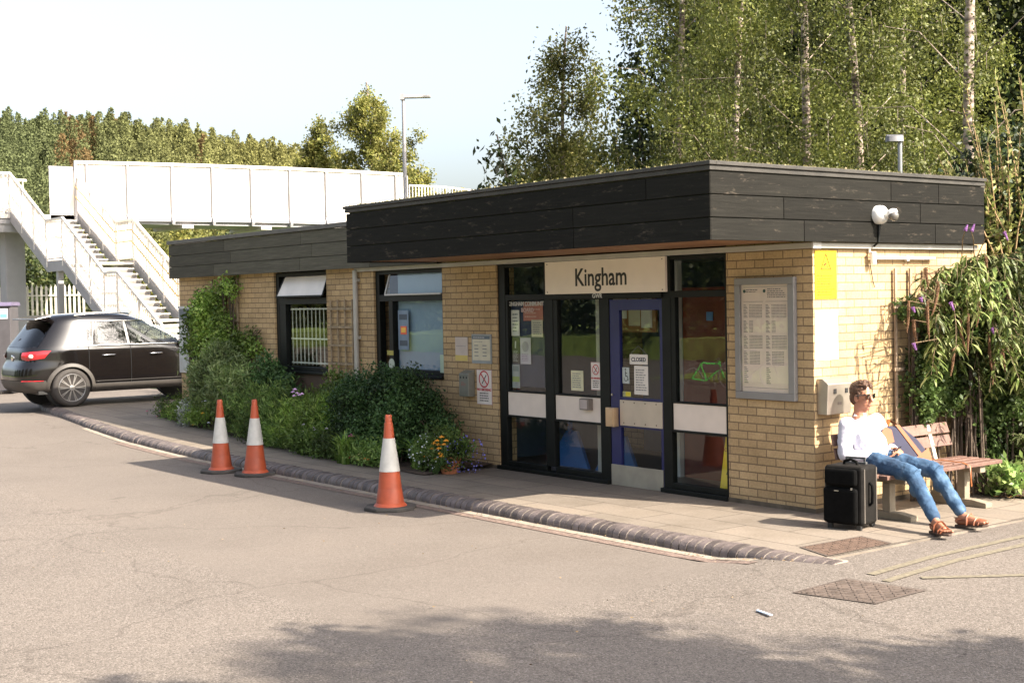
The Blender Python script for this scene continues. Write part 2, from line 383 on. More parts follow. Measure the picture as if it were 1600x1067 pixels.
board_m = boardmat('black_stained_boards', (0.0105, 0.0098, 0.008), (0.13, 0.105, 0.08), 0.6)
grey_board_m = boardmat('grey_faded_boards', (0.078, 0.073, 0.057), (0.13, 0.11, 0.085), 0.3)
sofit_m = M('brown_soffit', (0.26, 0.13, 0.06), 0.6, var=0.2, scale=3)
trim_m = M('grey_white_trim', (0.40, 0.38, 0.34), 0.45, var=0.08)
black_m = M('black_frame_paint', (0.006, 0.007, 0.006), 0.5, var=0.3, spec=0.25)
white_m = M('white_paint', (0.78, 0.77, 0.74), 0.45, var=0.04)
cream_m = M('cream_panel', (0.72, 0.62, 0.54), 0.45, var=0.05)
paper_m = M('white_paper', (0.70, 0.65, 0.6), 0.5, var=0.04)
ink_m = M('dark_ink', (0.02, 0.02, 0.02), 0.5)
grey_ink = M('grey_ink', (0.22, 0.22, 0.22), 0.6)
red_ink = M('red_ink', (0.45, 0.03, 0.04), 0.5)
alu_m = M('grey_aluminium', (0.30, 0.31, 0.32), 0.4, 0.3, var=0.06)
steel_m = M('brushed_steel', (0.50, 0.48, 0.45), 0.32, 0.9, var=0.1, scale=20)
glass_m = glassmat('window_glass', ior=1.55)
blue_m = M('deep_blue_paint', (0.016, 0.02, 0.10), 0.35, var=0.1)
wood_m = M('weathered_wood', (0.25, 0.19, 0.12), 0.8, var=0.3, scale=14, bump=0.4)
# ---------------------------------------------------------------- ground, road, pavement
def sheet(name, xs, ys, zf, mat, kind='structure'):
    me = bpy.data.meshes.new(name); vs = [(x, y, zf(x, y)) for y in ys for x in xs]; n = len(xs)
    me.from_pydata(vs, [], [(j * n + i, j * n + i + 1, (j + 1) * n + i + 1, (j + 1) * n + i) for j in range(len(ys) - 1) for i in range(n - 1)])
    return link(name, me, mat, smooth=180, kind=kind)
sheet('ground', [-1500, -400, -60, 30, 400, 1500], [-1500, -400, -40, 20, 400, 1500], lambda x, y: -0.3, grass_m)
xs = [-48, -40, -32] + [-28 + 0.5 * i for i in range(100)] + [24, 30]; ys = [-34, -26, -20] + [-15 + 0.4 * i for i in range(46)]
sheet('road', xs, ys, road_z, road_m)
KERB = [(1.55, -1.69), (0, -1.71), (-3, -1.72), (-6, -1.72), (-9, -1.70), (-11.5, -1.66), (-13.2, -1.52), (-15, -1.30), (-17.0, -1.02), (-18.6, -0.55)]
def kerb_y(x):
    for (a, b), (c, d) in zip(KERB, KERB[1:]):
        if c <= x <= a: return b + (d - b) * (a - x) / (a - c)
    return KERB[0][1] if x > 1.5 else KERB[-1][1]
pm = MB(); X = [1.37 - 0.3 * i for i in range(66)]
for a, b in zip(X, X[1:]):
    def strip(y0a, y0b, y1a, y1b):
        pm.quad((a, y0a, rise(a)), (b, y0b, rise(b)), (b, y1b, rise(b)), (a, y1a, rise(a)))
    strip(kerb_y(a) + 0.155, kerb_y(b) + 0.155, 0.3, 0.3)
    if b > -0.2 or a < -13.0: strip(0.3, 0.3, 3.2, 3.2)
pm.build('pavement', slabm, kind='structure')
eb = MB(); eb.box(1.37, 1.40, -1.50, 3.2, -0.12, -0.003); eb.build('pavement_edge', M('edge_stone', (0.15, 0.125, 0.10), 0.9, var=0.3), kind='structure')
# kerb: dark engineering bricks laid across with pale joints
def walk(poly, step):
    out = []; carry = 0
    for (a, b), (c, d) in zip(poly, poly[1:]):
        l = sqrt((c - a) ** 2 + (d - b) ** 2); t = carry
        while t < l:
            out.append((a + (c - a) * t / l, b + (d - b) * t / l, (c - a) / l, (d - b) / l)); t += step
        carry = t - l
    return out
kb = MB(); mo = MB(); step = 0.088
prof = [(-0.02, -0.12), (-0.02, -0.07), (-0.010, -0.042), (0.015, -0.018), (0.05, -0.005), (0.09, 0.002), (0.155, 0.003), (0.155, -0.12)]
for (x, y, tx, ty) in walk(KERB, step):
    nx, ny = ty, -tx                      # towards the building
    if ny < 0: nx, ny = -nx, -ny
    drop = 0.0
    rings = []
    jz = random.uniform(-0.004, 0.004); jo = random.uniform(-0.006, 0.005)
    for k in (0.007, step - 0.009):
        rings.append([(x + tx * k + nx * (u + jo), y + ty * k + ny * (u + jo), rise(x) + v + jz) for u, v in prof])
    kb.loft(rings)
pts = walk(KERB, 0.3)
for p, q in zip(pts, pts[1:]):
    rings = []
    for (x, y, tx, ty) in (p, q):
        nx, ny = ty, -tx
        if ny < 0: nx, ny = -nx, -ny
        rings.append([(x + nx * u, y + ny * u, rise(x) + v) for u, v in [(-0.014, -0.12), (-0.014, -0.073), (-0.004, -0.045), (0.02, -0.022), (0.054, -0.009), (0.2, -0.001), (0.2, -0.12)]])
    mo.loft(rings)
kb.build('kerb', kerb_m, smooth=50, kind='structure'); mo.build('kerb_mortar', mort_m, kind='structure')
# channel strips along the kerb
def strip_along(name, o0, o1, mat, x0, x1, lift):
    m = MB(); xx = [x0 - 0.4 * i for i in range(int((x0 - x1) / 0.4) + 1)]
    for a, b in zip(xx, xx[1:]):
        q = []
        for x, o in ((a, o0), (b, o0), (b, o1), (a, o1)):
            y = kerb_y(x) - o; q.append((x, y, road_z(x, y) + lift))
        m.quad(*q)
    return m.build(name, mat, kind='structure')
strip_along('gutter_channel', 0.0, 0.13, M('pale_concrete', (0.26, 0.22, 0.175), 0.9, var=0.3, scale=10), 0.9, -13.5, 0.005)
strip_along('gutter_bricks', 0.14, 0.25, M('brown_setts', (0.155, 0.11, 0.09), 0.85, var=0.45, scale=22, bump=0.6), 1.0, -11.5, 0.005)
# soil of the flower bed, and the leaf litter beyond the bench
bed = [(-13.6, -0.1), (-13.5, -0.38), (-12, -0.52), (-9, -0.75), (-6, -1.02), (-4.75, -1.16), (-4.38, -1.0), (-4.42, -0.02), (-4.45, 0.0), (-13.6, 0.0)]
bm_ = MB()
for i in range(40):
    a = -13.6 + i * (8.9 / 40); b = a + 8.9 / 40
    def fy(x): return np.interp(x, [-13.6, -12, -9, -6, -4.75, -4.4], [-0.30, -0.42, -0.65, -0.9, -1.0, -0.86])
    bm_.quad((a, fy(a), rise(a) + 0.012), (b, fy(b), rise(b) + 0.012), (b, -0.003, rise(b) + 0.05), (a, -0.003, rise(a) + 0.05))
bm_.build('flower_bed_soil', soil_m, kind='structure')
sheet('planting_soil', [-0.6 + 0.25 * i for i in range(24)], [2.0 + 0.25 * i for i in range(16)], lambda x, y: 0.02 + 0.015 * sin(x * 7 + y * 5) if (x < 0.95) else 0.008, soil_m)
# litter
P = np.stack([RNG.uniform(0.0, 2.6, 900), 1.7 + RNG.random(900) ** 0.7 * 2.2, np.full(900, 0.035)], 1); P = P[(P[:, 0] < 1.1) | (P[:, 1] > 2.2)]
q = leafquads(P, 0.05, 0.03, (0, 0, 0), 1.0, 5); q[:, :, 2] = 0.03 + (q[:, :, 2] - 0.035) * 0.25 + RNG.uniform(0, 0.02, (len(q), 1))
link('leaf_litter', quadmesh('leaf_litter', q), leafmat('dry_leaves', [(0.10, 0.05, 0.02), (0.28, 0.17, 0.08), (0.2, 0.12, 0.05)], 0.1), kind='stuff')
# little bits of leaf and grit in the gutter
P = []
for i in range(420):
    x = random.uniform(-9, 1.3) if i < 340 else random.uniform(-4, 4); y = kerb_y(x) - abs(random.gauss(0, 0.09)) if i < 340 else random.uniform(-6, -2.2)
    P.append((x, y, road_z(x, y) + 0.012))
P = np.array(P); q = leafquads(P, 0.028, 0.016, (0, 0, 0), 1.0, 8); q[:, :, 2] = P[:, None, 2] + (q[:, :, 2] - P[:, None, 2]) * 0.3
link('gutter_debris', quadmesh('gutter_debris', q), leafmat('debris_leaves', [(0.16, 0.09, 0.04), (0.32, 0.22, 0.1), (0.1, 0.07, 0.05)], 0.1), kind='stuff')
# faded yellow lines on the tarmac at the right
ym = M('faded_yellow_paint', (0.158, 0.135, 0.094), 0.8, var=0.3, scale=25)
def line(pts, wd, name='yellow_line'):
    m = MB()
    for p, q in zip(pts, pts[1:]):
        n = max(1, int((Vector(q) - Vector(p)).length / 0.15)); d = (Vector(q) - Vector(p)).normalized(); nn = Vector((-d.y, d.x)) * wd / 2
        for i in range(n):
            a = Vector(p).lerp(Vector(q), i / n); b = Vector(p).lerp(Vector(q), (i + 1) / n)
            m.quad(*[(c.x, c.y, road_z(c.x, c.y) + 0.005) for c in (a - nn, b - nn, b + nn, a + nn)])
    m.build(name, ym, kind='structure')
line([(1.95, -1.75), (1.85, -0.9), (1.82, 0.6), (1.85, 3.0)], 0.07); line([(2.15, -1.85), (2.05, -0.9), (2.02, 0.6), (2.05, 3.0)], 0.07)
line([(2.25, -1.6), (2.75, -0.9), (3.6, -0.2)], 0.07)
# manhole covers: chequer plate, built flush
def cover(name, label, quad_, zf, mat):
    t = thing(name, label, 'manhole cover', (sum(p[0] for p in quad_) / 4, sum(p[1] for p in quad_) / 4, zf(*quad_[0]))); fr = MB(); pl = MB()
    c = Vector((t.location.x, t.location.y)); P_ = [Vector(p) for p in quad_]
    I = [c + (p - c) * 0.94 for p in P_]
    fr._add([(p.x, p.y, zf(p.x, p.y) + 0.006) for p in P_] + [(p.x, p.y, zf(p.x, p.y) + 0.006) for p in I], [(i, (i + 1) % 4, 4 + (i + 1) % 4, 4 + i) for i in range(4)])
    fr.build('rim', M('cast_iron_rim', (0.10, 0.078, 0.065), 0.7, 0.1, var=0.3), t)
    e1 = (I[1] - I[0]); e2 = (I[3] - I[0]); e3 = I[2] - I[1]
    def q(u, v): return (I[0] + e1 * u).lerp(I[3] + (I[2] - I[3]) * u, v)
    for i in range(5):
        for j in range(5): pl.quad(*[(r.x, r.y, zf(r.x, r.y) + 0.004) for r in (q(i / 5, j / 5), q((i + 1) / 5, j / 5), q((i + 1) / 5, (j + 1) / 5), q(i / 5, (j + 1) / 5))])
    n1 = int(e1.length / 0.05); n2 = int(e2.length / 0.05)
    for i in range(n1):
        for j in range(n2):
            p = q((i + 0.5) / n1, (j + 0.5) / n2); a = 0.8 if (i + j) % 2 else -0.8
            pl.cbox((p.x, p.y, zf(p.x, p.y) + 0.0052), (0.04, 0.011, 0.004), rotm(0, 0, a))
    pl.build('plate', mat, t)
iron = M('rusty_iron', (0.125, 0.083, 0.062), 0.65, 0.2, var=0.35, scale=14)
cover('manhole_cover', 'rusty chequered metal cover set in the paving near the bench', [(0.98, -1.36), (1.36, -1.50), (1.36, -0.72), (1.0, -0.64)], lambda x, y: rise(x), iron)
cover('manhole_cover', 'worn chequered metal cover set in the tarmac off the kerb end', [(1.85, -2.45), (2.45, -2.35), (2.5, -1.88), (1.9, -1.95)], road_z, M('worn_iron', (0.115, 0.088, 0.072), 0.7, 0.2, var=0.35, scale=14))
a_ = gp(1183, 947, -0.05); b_ = gp(1205, 955, -0.05)
pen = MB(); pen.bar((a_.x, a_.y, road_z(a_.x, a_.y) + 0.01), (b_.x, b_.y, road_z(b_.x, b_.y) + 0.014), 0.022, 0.008)
pen.build('litter', M('pale_blue_plastic', (0.45, 0.55, 0.7), 0.4), bevel=0.003, label='small pale blue scrap of litter lying on the coarse tarmac', cat='litter')
# ================================================================ the station building
B = thing('station_building', 'low buff brick station building with black boarded flat roof edge and glazed entrance', 'building', (-6, 1.5, 0))
XL = -13.25; YB = 2.62; WT = 2.40
wm = MB()
wm.box(XL, -9.97, 0, 0.25, -0.15, WT); wm.box(-9.97, -8.46, 0.0, 0.25, -0.1, 0.30); wm.box(-8.46, -7.25, 0, 0.25, -0.1, WT); wm.box(-7.25, -5.69, 0, 0.25, -0.1, 0.98)
wm.box(-5.69, -4.60, 0, 0.25, -0.1, WT); wm.box(-1.03, 0, 0, 0.25, -0.1, WT); wm.box(-0.25, 0, 0.25, YB, -0.1, WT)
wm.box(XL, XL + 0.25, 0.25, YB, -0.15, WT); wm.box(XL + 0.25, -0.25, YB - 0.25, YB, -0.1, WT)
wm.build('wall', brick, B)
sk = MB(); sk.box(-5.70, -4.59, -0.012, 0, -0.02, 0.035); sk.box(-1.04, 0.012, -0.012, 0, -0.02, 0.04); sk.box(0, 0.012, 0, YB, -0.02, 0.04)
sk.split('damp_course', M('dirty_mortar', (0.11, 0.085, 0.06), 0.9, var=0.4), B)
tp = MB(); tp.box(-9.95, -8.48, 0.03, 0.10, 0.30, 0.955)
tp.build('panel', M('dark_brown_panel', (0.10, 0.065, 0.045), 0.6, var=0.2), B)
# roof edge boards -------------------------------------------------------------------------
def boards(m, axis, c, a0, a1, z0, z1, out, lens=(2.1, 3.6), th=0.03, seed=1):
    r = random.Random(seed); a = a0
    while a < a1 - 0.01:
        b = min(a1, a + r.uniform(*lens)); b = a1 if a1 - b < 0.5 else b
        if axis == 'x': m.box(a + 0.003, b - 0.003, min(c, c + out * th), max(c, c + out * th), z0, z1)
        else: m.box(min(c, c + out * th), max(c, c + out * th), a + 0.003, b - 0.003, z0, z1)
        a = b
FY = -1.365; FX = 0.10; FL = -5.61
rows = [(2.381, 2.560), (2.568, 2.748), (2.756, 2.935)]
for i, (z0, z1) in enumerate(rows):
    m = MB()
    boards(m, 'x', FY + 0.03, FL, FX, z0, z1, -1, seed=3 + i, lens=(3.4, 5.9))
    boards(m, 'y', FX - 0.03, FY + 0.004, 2.44, z0, z1, 1, seed=13 + i, lens=(0.7, 2.4))
    boards(m, 'y', FL + 0.03, FY + 0.004, -0.2, z0, z1, -1, seed=23 + i)
    m.build('fascia_board', board_m, B, bevel=0.004)
m = MB()
for (z0, z1, o) in ((2.946, 2.985, 0.012), (2.988, 3.02, 0.03)):
    m.box(FL - o, FX + o, FY - o, FY + 0.05, z0, z1); m.box(FX - 0.05, FX + o, FY + 0.05, 2.44, z0, z1); m.box(FL - o, FL + 0.05, FY + 0.05, -0.2, z0, z1)
m.build('roof_capping', M('capping_boards', (0.035, 0.031, 0.026), 0.6, var=0.35, scale=5, bump=0.3), B, bevel=0.004)
m = MB(); m.box(FL + 0.031, FX - 0.031, FY + 0.031, FY + 0.045, 2.386, 2.95); m.box(FX - 0.045, FX - 0.031, FY + 0.046, 2.43, 2.39, 2.95); m.box(FL + 0.031, FL + 0.045, FY + 0.046, -0.2, 2.386, 2.95); m.box(XL + 0.0, FL - 0.04, -0.119, -0.105, 2.38, 2.92); m.box(XL - 0.019, XL - 0.005, -0.1, YB, 2.38, 2.92)
m.split('light_block_sheet', ink_m, B)  # unseen sheets added behind the boards to stop sun through the gaps
m = MB(); m.box(FL + 0.046, FX - 0.046, FY + 0.046, -0.01, 2.395, 2.425); m.box(FX - 0.10, FX - 0.03, -0.01, 2.42, 2.395, 2.425)
m.build('soffit', sofit_m, B)
m = MB(); m.box(FL + 0.03, FX - 0.05, FY + 0.03, YB - 0.1, 2.90, 2.95); m.box(XL, FL + 0.03, -0.1, YB - 0.1, 2.86, 2.92); m.box(XL, -0.25, 0, YB - 0.1, 2.401, 2.44)
m.build('roof', M('roof_felt', (0.10, 0.09, 0.07), 0.95, var=0.4, scale=5, bump=0.6), B)
rows2 = [(2.376, 2.555), (2.562, 2.735), (2.742, 2.915)]
for i, (z0, z1) in enumerate(rows2):
    m = MB(); boards(m, 'x', -0.12, XL - 0.05, FL - 0.035, z0, z1, -1, seed=43 + i, lens=(1.6, 3.2)); boards(m, 'y', XL - 0.02, -0.115, YB, z0, z1, -1, seed=53 + i)
    m.build('fascia_board', grey_board_m, B, bevel=0.004)
m = MB(); m.box(XL - 0.07, FL - 0.035, -0.175, -0.08, 2.925, 2.985); m.box(XL - 0.07, XL, -0.08, YB, 2.925, 2.985)
m.build('roof_capping', M('grey_capping', (0.10, 0.092, 0.082), 0.6, var=0.2, bump=0.2), B, bevel=0.004)
# moss along the roof edge
P = []
for i in range(1100):
    if random.random() < 0.5: P.append((random.uniform(FL, FX), FY + random.uniform(-0.01, 0.05), 3.02))
    else: P.append((FX - random.uniform(-0.01, 0.05), random.uniform(FY, 2.4), 3.02))
link('moss', quadmesh('moss', leafquads(np.array(P), 0.02, 0.02, (0, 0, 1), 1, 4)), leafmat('moss_leaves', [(0.2, 0.17, 0.07), (0.10, 0.11, 0.03), (0.3, 0.24, 0.12)]), B, kind='stuff')
# rear and inner structure -----------------------------------------------------------------
inn = M('interior_wall', (0.10, 0.14, 0.20), 0.8, var=0.08)
m = MB(); m.box(-5.25, -5.13, 0.25, YB - 0.25, 0, 2.33); m.box(-7.9, -7.8, 0.25, YB - 0.25, 0, 2.33); m.box(-4.6, -1.03, 2.25, 2.30, 0.02, 2.33); m.box(-0.85, -0.80, 0.25, 2.3, 0.02, 2.33)
m.split('inner_wall', inn, B)
m = MB(); m.box(-13.0, -0.25, 0.10, YB - 0.25, -0.05, 0.03); m.build('inner_floor', M('interior_floor', (0.13, 0.11, 0.09), 0.4, var=0.1), B)
m = MB(); m.box(-13.0, -0.25, 0.12, YB - 0.25, 2.33, 2.36); m.build('inner_ceiling', M('interior_ceiling', (0.4, 0.4, 0.38), 0.8), B)
m = MB(); m.box(-2.42, -1.72, 0.80, 0.84, 0.03, 2.02); m.build('inner_door', M('red_door_paint', (0.17, 0.032, 0.018), 0.4), B)
m = MB(); m.box(-2.50, -2.43, 0.74, 0.80, 0.03, 2.3); m.split('door_post', white_m, B)
m = MB(); m.cbox((-2.02, 0.79, 1.72), (0.09, 0.01, 0.09)); m.build('inner_sign', M('small_blue_sign', (0.1, 0.25, 0.55), 0.4), B)
# gutter trim and pipes --------------------------------------------------------------------
m = MB(); m.box(-7.66, 0.045, -0.045, -0.001, 2.330, 2.380); m.box(0.001, 0.047, -0.001, 2.40, 2.328, 2.378)
m.build('gutter', trim_m, B, bevel=0.006)
m = MB(); m.box(0.03, 0.053, -0.049, 0.06, 2.325, 2.383); m.build('gutter_joint', M('joint_plate', (0.55, 0.53, 0.5), 0.5), B, bevel=0.004)
m = MB(); m.tube([(-7.62, -0.05, 2.35), (-7.62, -0.05, 0.1)], 0.034, 12)
for z in (2.2, 1.45, 0.6): m.box(-7.665, -7.575, -0.06, -0.001, z, z + 0.04)
m.build('downpipe', trim_m, B, smooth=50)
m = MB(); m.tube([(0.04, 0.755, 2.245), (0.04, 1.7, 2.245)], 0.016, 10); m.tube([(0.06, 0.76, 2.30), (0.06, 0.77, 2.19)], 0.028, 10); m.tube([(0.02, 0.76, 2.33), (0.02, 0.765, 2.28)], 0.012, 8); m.cbox((0.03, 1.30, 2.245), (0.03, 0.03, 0.05))
m.build('conduit', white_m, B, smooth=50)
m = MB(); m.tube([(0.108, 0.79, 2.56), (0.112, 0.785, 2.50), (0.108, 0.78, 2.385), (0.06, 0.775, 2.35)], 0.010, 8); m.tube([(0.012, 0.78, 2.19), (0.012, 0.82, 2.03), (0.012, 0.84, 1.98)], 0.004, 6); m.split('cable', black_m, B)
# ---------------------------------------------------------------- glazed entrance screen
y0, y1 = 0.015, 0.085
def fr(m, x0, x1, z0, z1, a=y0, b=y1): m.box(x0, x1, a, b, z0, z1)
E_ = thing('entrance_screen', 'black framed glazed entrance screen with cream middle panels in the brick front', 'screen', (-2.8, 0, 0))
m = MB()
fr(m, -4.60, -4.47, 0.0, 2.33); fr(m, -3.77, -3.62, 0.10, 2.326); fr(m, -2.86, -2.71, 0.02, 2.326); fr(m, -1.92, -1.80, 0.02, 2.326); fr(m, -1.07, -1.031, 0.0, 2.33)
fr(m, -4.47, -3.77, 1.92, 1.985, 0.018, 0.082); fr(m, -1.80, -1.07, 1.92, 1.985, 0.018, 0.082); fr(m, -3.62, -2.86, 1.915, 1.98, 0.018, 0.082)
fr(m, -4.47, -3.77, 2.29, 2.33, 0.018, 0.082); fr(m, -1.80, -1.07, 2.29, 2.33, 0.018, 0.082); fr(m, -3.62, -2.86, 2.29, 2.33, 0.018, 0.082); fr(m, -2.71, -1.92, 1.915, 2.33, 0.018, 0.082)
for a, b in ((-4.47, -3.77), (-3.62, -2.86), (-1.80, -1.07)):
    fr(m, a, b, 0.045, 0.10, 0.018, 0.082); fr(m, a, b, 0.60, 0.625, 0.02, 0.08); fr(m, a, b, 0.885, 0.905, 0.02, 0.08)
m.box(-4.62, -2.71, -0.03, 0.09, 0.0, 0.045); m.box(-1.93, -1.03, -0.03, 0.09, 0.0, 0.045)
# opening-light inner frames, deeper on the left as in the photograph
fr(m, -4.47, -4.43, 0.905, 1.92, 0.02, 0.075); fr(m, -3.62, -3.55, 0.905, 1.915, 0.02, 0.075); fr(m, -1.80, -1.74, 0.905, 1.92, 0.02, 0.075)
m.build('frame', black_m, E_, bevel=0.004)
for k, (a, b) in enumerate(((-4.47, -3.77), (-3.62, -2.86), (-1.80, -1.07))):
    m = MB(); m.box(a + 0.01, b - 0.002, 0.032, 0.068, 0.6255, 0.8845); m.build('panel', cream_m, E_)
    m = MB(); m.quad((a, 0.05, 0.10), (b, 0.05, 0.10), (b, 0.05, 0.60), (a, 0.05, 0.60)); m.quad((a, 0.051, 0.905), (b, 0.051, 0.905), (b, 0.051, 1.92), (a, 0.051, 1.92)); m.quad((a, 0.052, 1.985), (b, 0.052, 1.985), (b, 0.052, 2.29), (a, 0.052, 2.29))
    m.build('pane', glass_m, E_)
m = MB(); m.box(-3.76, -1.90, -0.012, 0.012, 1.925, 1.972); hb = m.build('header', black_m, E_, bevel=0.003)
text('emblem', 'GWR', 0.065, M('emblem_silver', (0.6, 0.6, 0.58), 0.4), hb, (-2.85, -0.014, 1.95), bold=0.001)
# door
D_ = thing('entrance_door', 'closed dark blue entrance door with glass and steel kick plate', 'door', (-2.3, 0.05, 0))
m = MB(); fr(m, -2.705, -2.56, 0.02, 1.91, 0.025, 0.07); fr(m, -2.56, -1.965, 1.80, 1.91, 0.025, 0.07); fr(m, -1.965, -1.925, 0.02, 1.91, 0.025, 0.07); fr(m, -2.56, -1.965, 0.02, 0.05, 0.025, 0.07)
fr(m, -2.56, -1.965, 0.885, 0.91, 0.028, 0.067); fr(m, -2.56, -1.965, 0.60, 0.625, 0.028, 0.067)
m.build('frame', blue_m, D_, bevel=0.003)
m = MB(); m.quad((-2.56, 0.05, 0.2), (-1.965, 0.05, 0.2), (-1.965, 0.05, 0.6), (-2.56, 0.05, 0.6)); m.quad((-2.56, 0.05, 0.91), (-1.965, 0.05, 0.91), (-1.965, 0.05, 1.8), (-2.56, 0.05, 1.8)); m.build('pane', glass_m, D_)
m = MB(); m.box(-2.557, -1.935, 0.015, 0.028, 0.622, 0.883); pp = m.build('push_plate', M('satin_plate', (0.55, 0.47, 0.38), 0.45, 0.3, var=0.08), D_, bevel=0.002)
m = MB()
for x in (-2.5, -2.34, -2.18, -2.02):
    for z in (0.65, 0.86): m.lathe([(0.008, 0), (0.006, 0.004)], (x, 0.016, z), 8, rotm(pi / 2))
m.split('screw', M('screw_brown', (0.1, 0.07, 0.05), 0.5, 0.5), pp)
m = MB(); m.box(-2.70, -1.935, 0.012, 0.026, 0.0, 0.212); m.build('kick_plate', M('kick_steel', (0.36, 0.33, 0.27), 0.5, 0.35, var=0.12), D_, bevel=0.002)
m = MB(); m.box(-2.715, -2.585, -0.045, 0.022, 0.605, 0.80); m.box(-2.70, -2.60, -0.052, -0.045, 0.62, 0.785); m.build('handle', M('brass_handle', (0.62, 0.44, 0.28), 0.35, 0.5), D_, bevel=0.01)
m = MB(); m.tube([(-2.68, 0.015, 0.93), (-2.68, 0.03, 0.93)], 0.012, 10); m.build('lock', steel_m, D_)
m = MB(); m.box(-3.145, -2.995, -0.03, 0.03, 0.752, 0.872); sp_ = m.build('call_box', M('bronze_box', (0.2, 0.17, 0.15), 0.5, 0.3), E_, bevel=0.004)
m = MB(); m.box(-3.13, -3.02, -0.034, -0.03, 0.765, 0.86); m.build('face_plate', M('pinkish_plate', (0.42, 0.36, 0.34), 0.5), sp_)
# ---------------------------------------------------------------- flat signs and posters
def bars(m, side, u0, u1, v1, v0, d, rows_, seed=0, hh=None, ragged=0.35):
    r = random.Random(seed); dv = (v1 - v0) / rows_
    for i in range(rows_):
        z = v1 - (i + 0.5) * dv; h = (hh or dv * 0.42) / 2; e = u1 - (u1 - u0) * r.random() * ragged; u = u0
        while u < e:
            b = min(e, u + r.uniform(0.012, 0.045)); P_(m, side, u, b, z - h, z + h, d); u = b + 0.006
def P_(m, side, u0, u1, v0, v1, d):
    if side == 'F': m.quad((u0, -d, v0), (u1, -d, v0), (u1, -d, v1), (u0, -d, v1))
    else: m.quad((d, u0, v0), (d, u1, v0), (d, u1, v1), (d, u0, v1))
def slab(side, u0, u1, v0, v1, d0, d1):
    m = MB()
    if side == 'F': m.box(u0, u1, -d1, -d0, v0, v1)
    else: m.box(d0, d1, u0, u1, v0, v1)
    return m
def board(name, label, cat, side, u0, u1, v0, v1, mat, d=0.0, th=0.006, group=None, base='panel', bevel=0.001):
    c = ((u0 + u1) / 2, -d, v0) if side == 'F' else (d, (u0 + u1) / 2, v0)
    t = thing(name, label, cat, c, group); b = slab(side, u0, u1, v0, v1, d, d + th).build(base, mat, t, bevel=bevel)
    return t, b, d + th + 0.0012
# station name board
t, b, d = board('station_name_sign', 'cream station name sign with black lettering above the entrance door', 'sign', 'F', -3.70, -1.83, 1.978, 2.326, M('name_board', (0.84, 0.73, 0.63), 0.4, var=0.03), -0.012, 0.03)
text('lettering', 'Kingham', 0.262, ink_m, t, (-2.79, -d, 2.14), bold=0.0035, sx=0.90)
m = MB()
for x in (-3.66, -1.87):
    for z in (2.0, 2.3): m.lathe([(0.007, 0), (0.005, 0.003)], (x, -d, z), 8, rotm(pi / 2))
m.split('screw', ink_m, t)
# timetable case
T = thing('timetable_case', 'grey framed poster case with printed timetables on the brick by the corner', 'notice board', (-0.53, 0, 0.98))
m = MB(); m.box(-0.888, -0.179, -0.05, -0.001, 0.98, 1.045); m.box(-0.888, -0.179, -0.05, -0.001, 2.023, 2.085); m.box(-0.888, -0.825, -0.05, -0.001, 1.045, 2.023); m.box(-0.25, -0.179, -0.05, -0.001, 1.045, 2.023)
m.build('frame', M('blue_grey_frame', (0.235, 0.225, 0.22), 0.45, 0.2, var=0.06), T, bevel=0.004)
pb = slab('F', -0.825, -0.25, 1.045, 2.023, 0.005, 0.02).build('poster', M('timetable_paper', (0.66, 0.55, 0.46), 0.5, var=0.04), T)
m = MB(); dd = 0.0215
P_(m, 'F', -0.80, -0.27, 2.000, 2.003, dd); P_(m, 'F', -0.80, -0.56, 1.868, 1.871, dd); P_(m, 'F', -0.53, -0.27, 1.868, 1.871, dd); P_(m, 'F', -0.80, -0.28, 1.083, 1.086, dd)
bars(m, 'F', -0.77, -0.62, 1.985, 1.95, dd, 2, 1); bars(m, 'F', -0.51, -0.27, 1.99, 1.90, dd, 5, 2)
for (u0, u1) in ((-0.80, -0.555), (-0.53, -0.27)):
    for i, (za, zb) in enumerate(((1.845, 1.72), (1.70, 1.585), (1.565, 1.44), (1.42, 1.295), (1.275, 1.12))):
        w_ = (u1 - u0) * (1.0, 0.5, 1.0, 0.85, 0.6)[i]; nr = 9; dz = (za - zb) / nr
        for k in range(nr):
            z = za - (k + .5) * dz; P_(m, 'F', u0, u0 + 0.05 * (0.6 + 0.4 * ((k * 7) % 3) / 2), z - dz * .2, z + dz * .2, dd)
            if i < 4:
                nc = int((w_ - 0.07) / 0.016)
                for q in range(nc): P_(m, 'F', u0 + 0.07 + q * 0.016, u0 + 0.07 + q * 0.016 + 0.0115, z - dz * .2, z + dz * .2, dd)
m.build('print', M('timetable_print', (0.17, 0.16, 0.16), 0.6), pb)
m = MB()
for u in (-0.787, -0.545): m.lathe([(0.016, 0), (0.016, 0.001)], (u, -dd, 1.965), 14, rotm(pi / 2))
m.split('logo', M('dark_green_logo', (0.03, 0.07, 0.06), 0.5), pb)
m = MB(); m.quad((-0.825, -0.045, 1.045), (-0.25, -0.045, 1.045), (-0.25, -0.045, 2.023), (-0.825, -0.045, 2.023)); m.build('glazing', glassmat('case_glass', (0.97, 0.97, 0.96), 1.5), T)
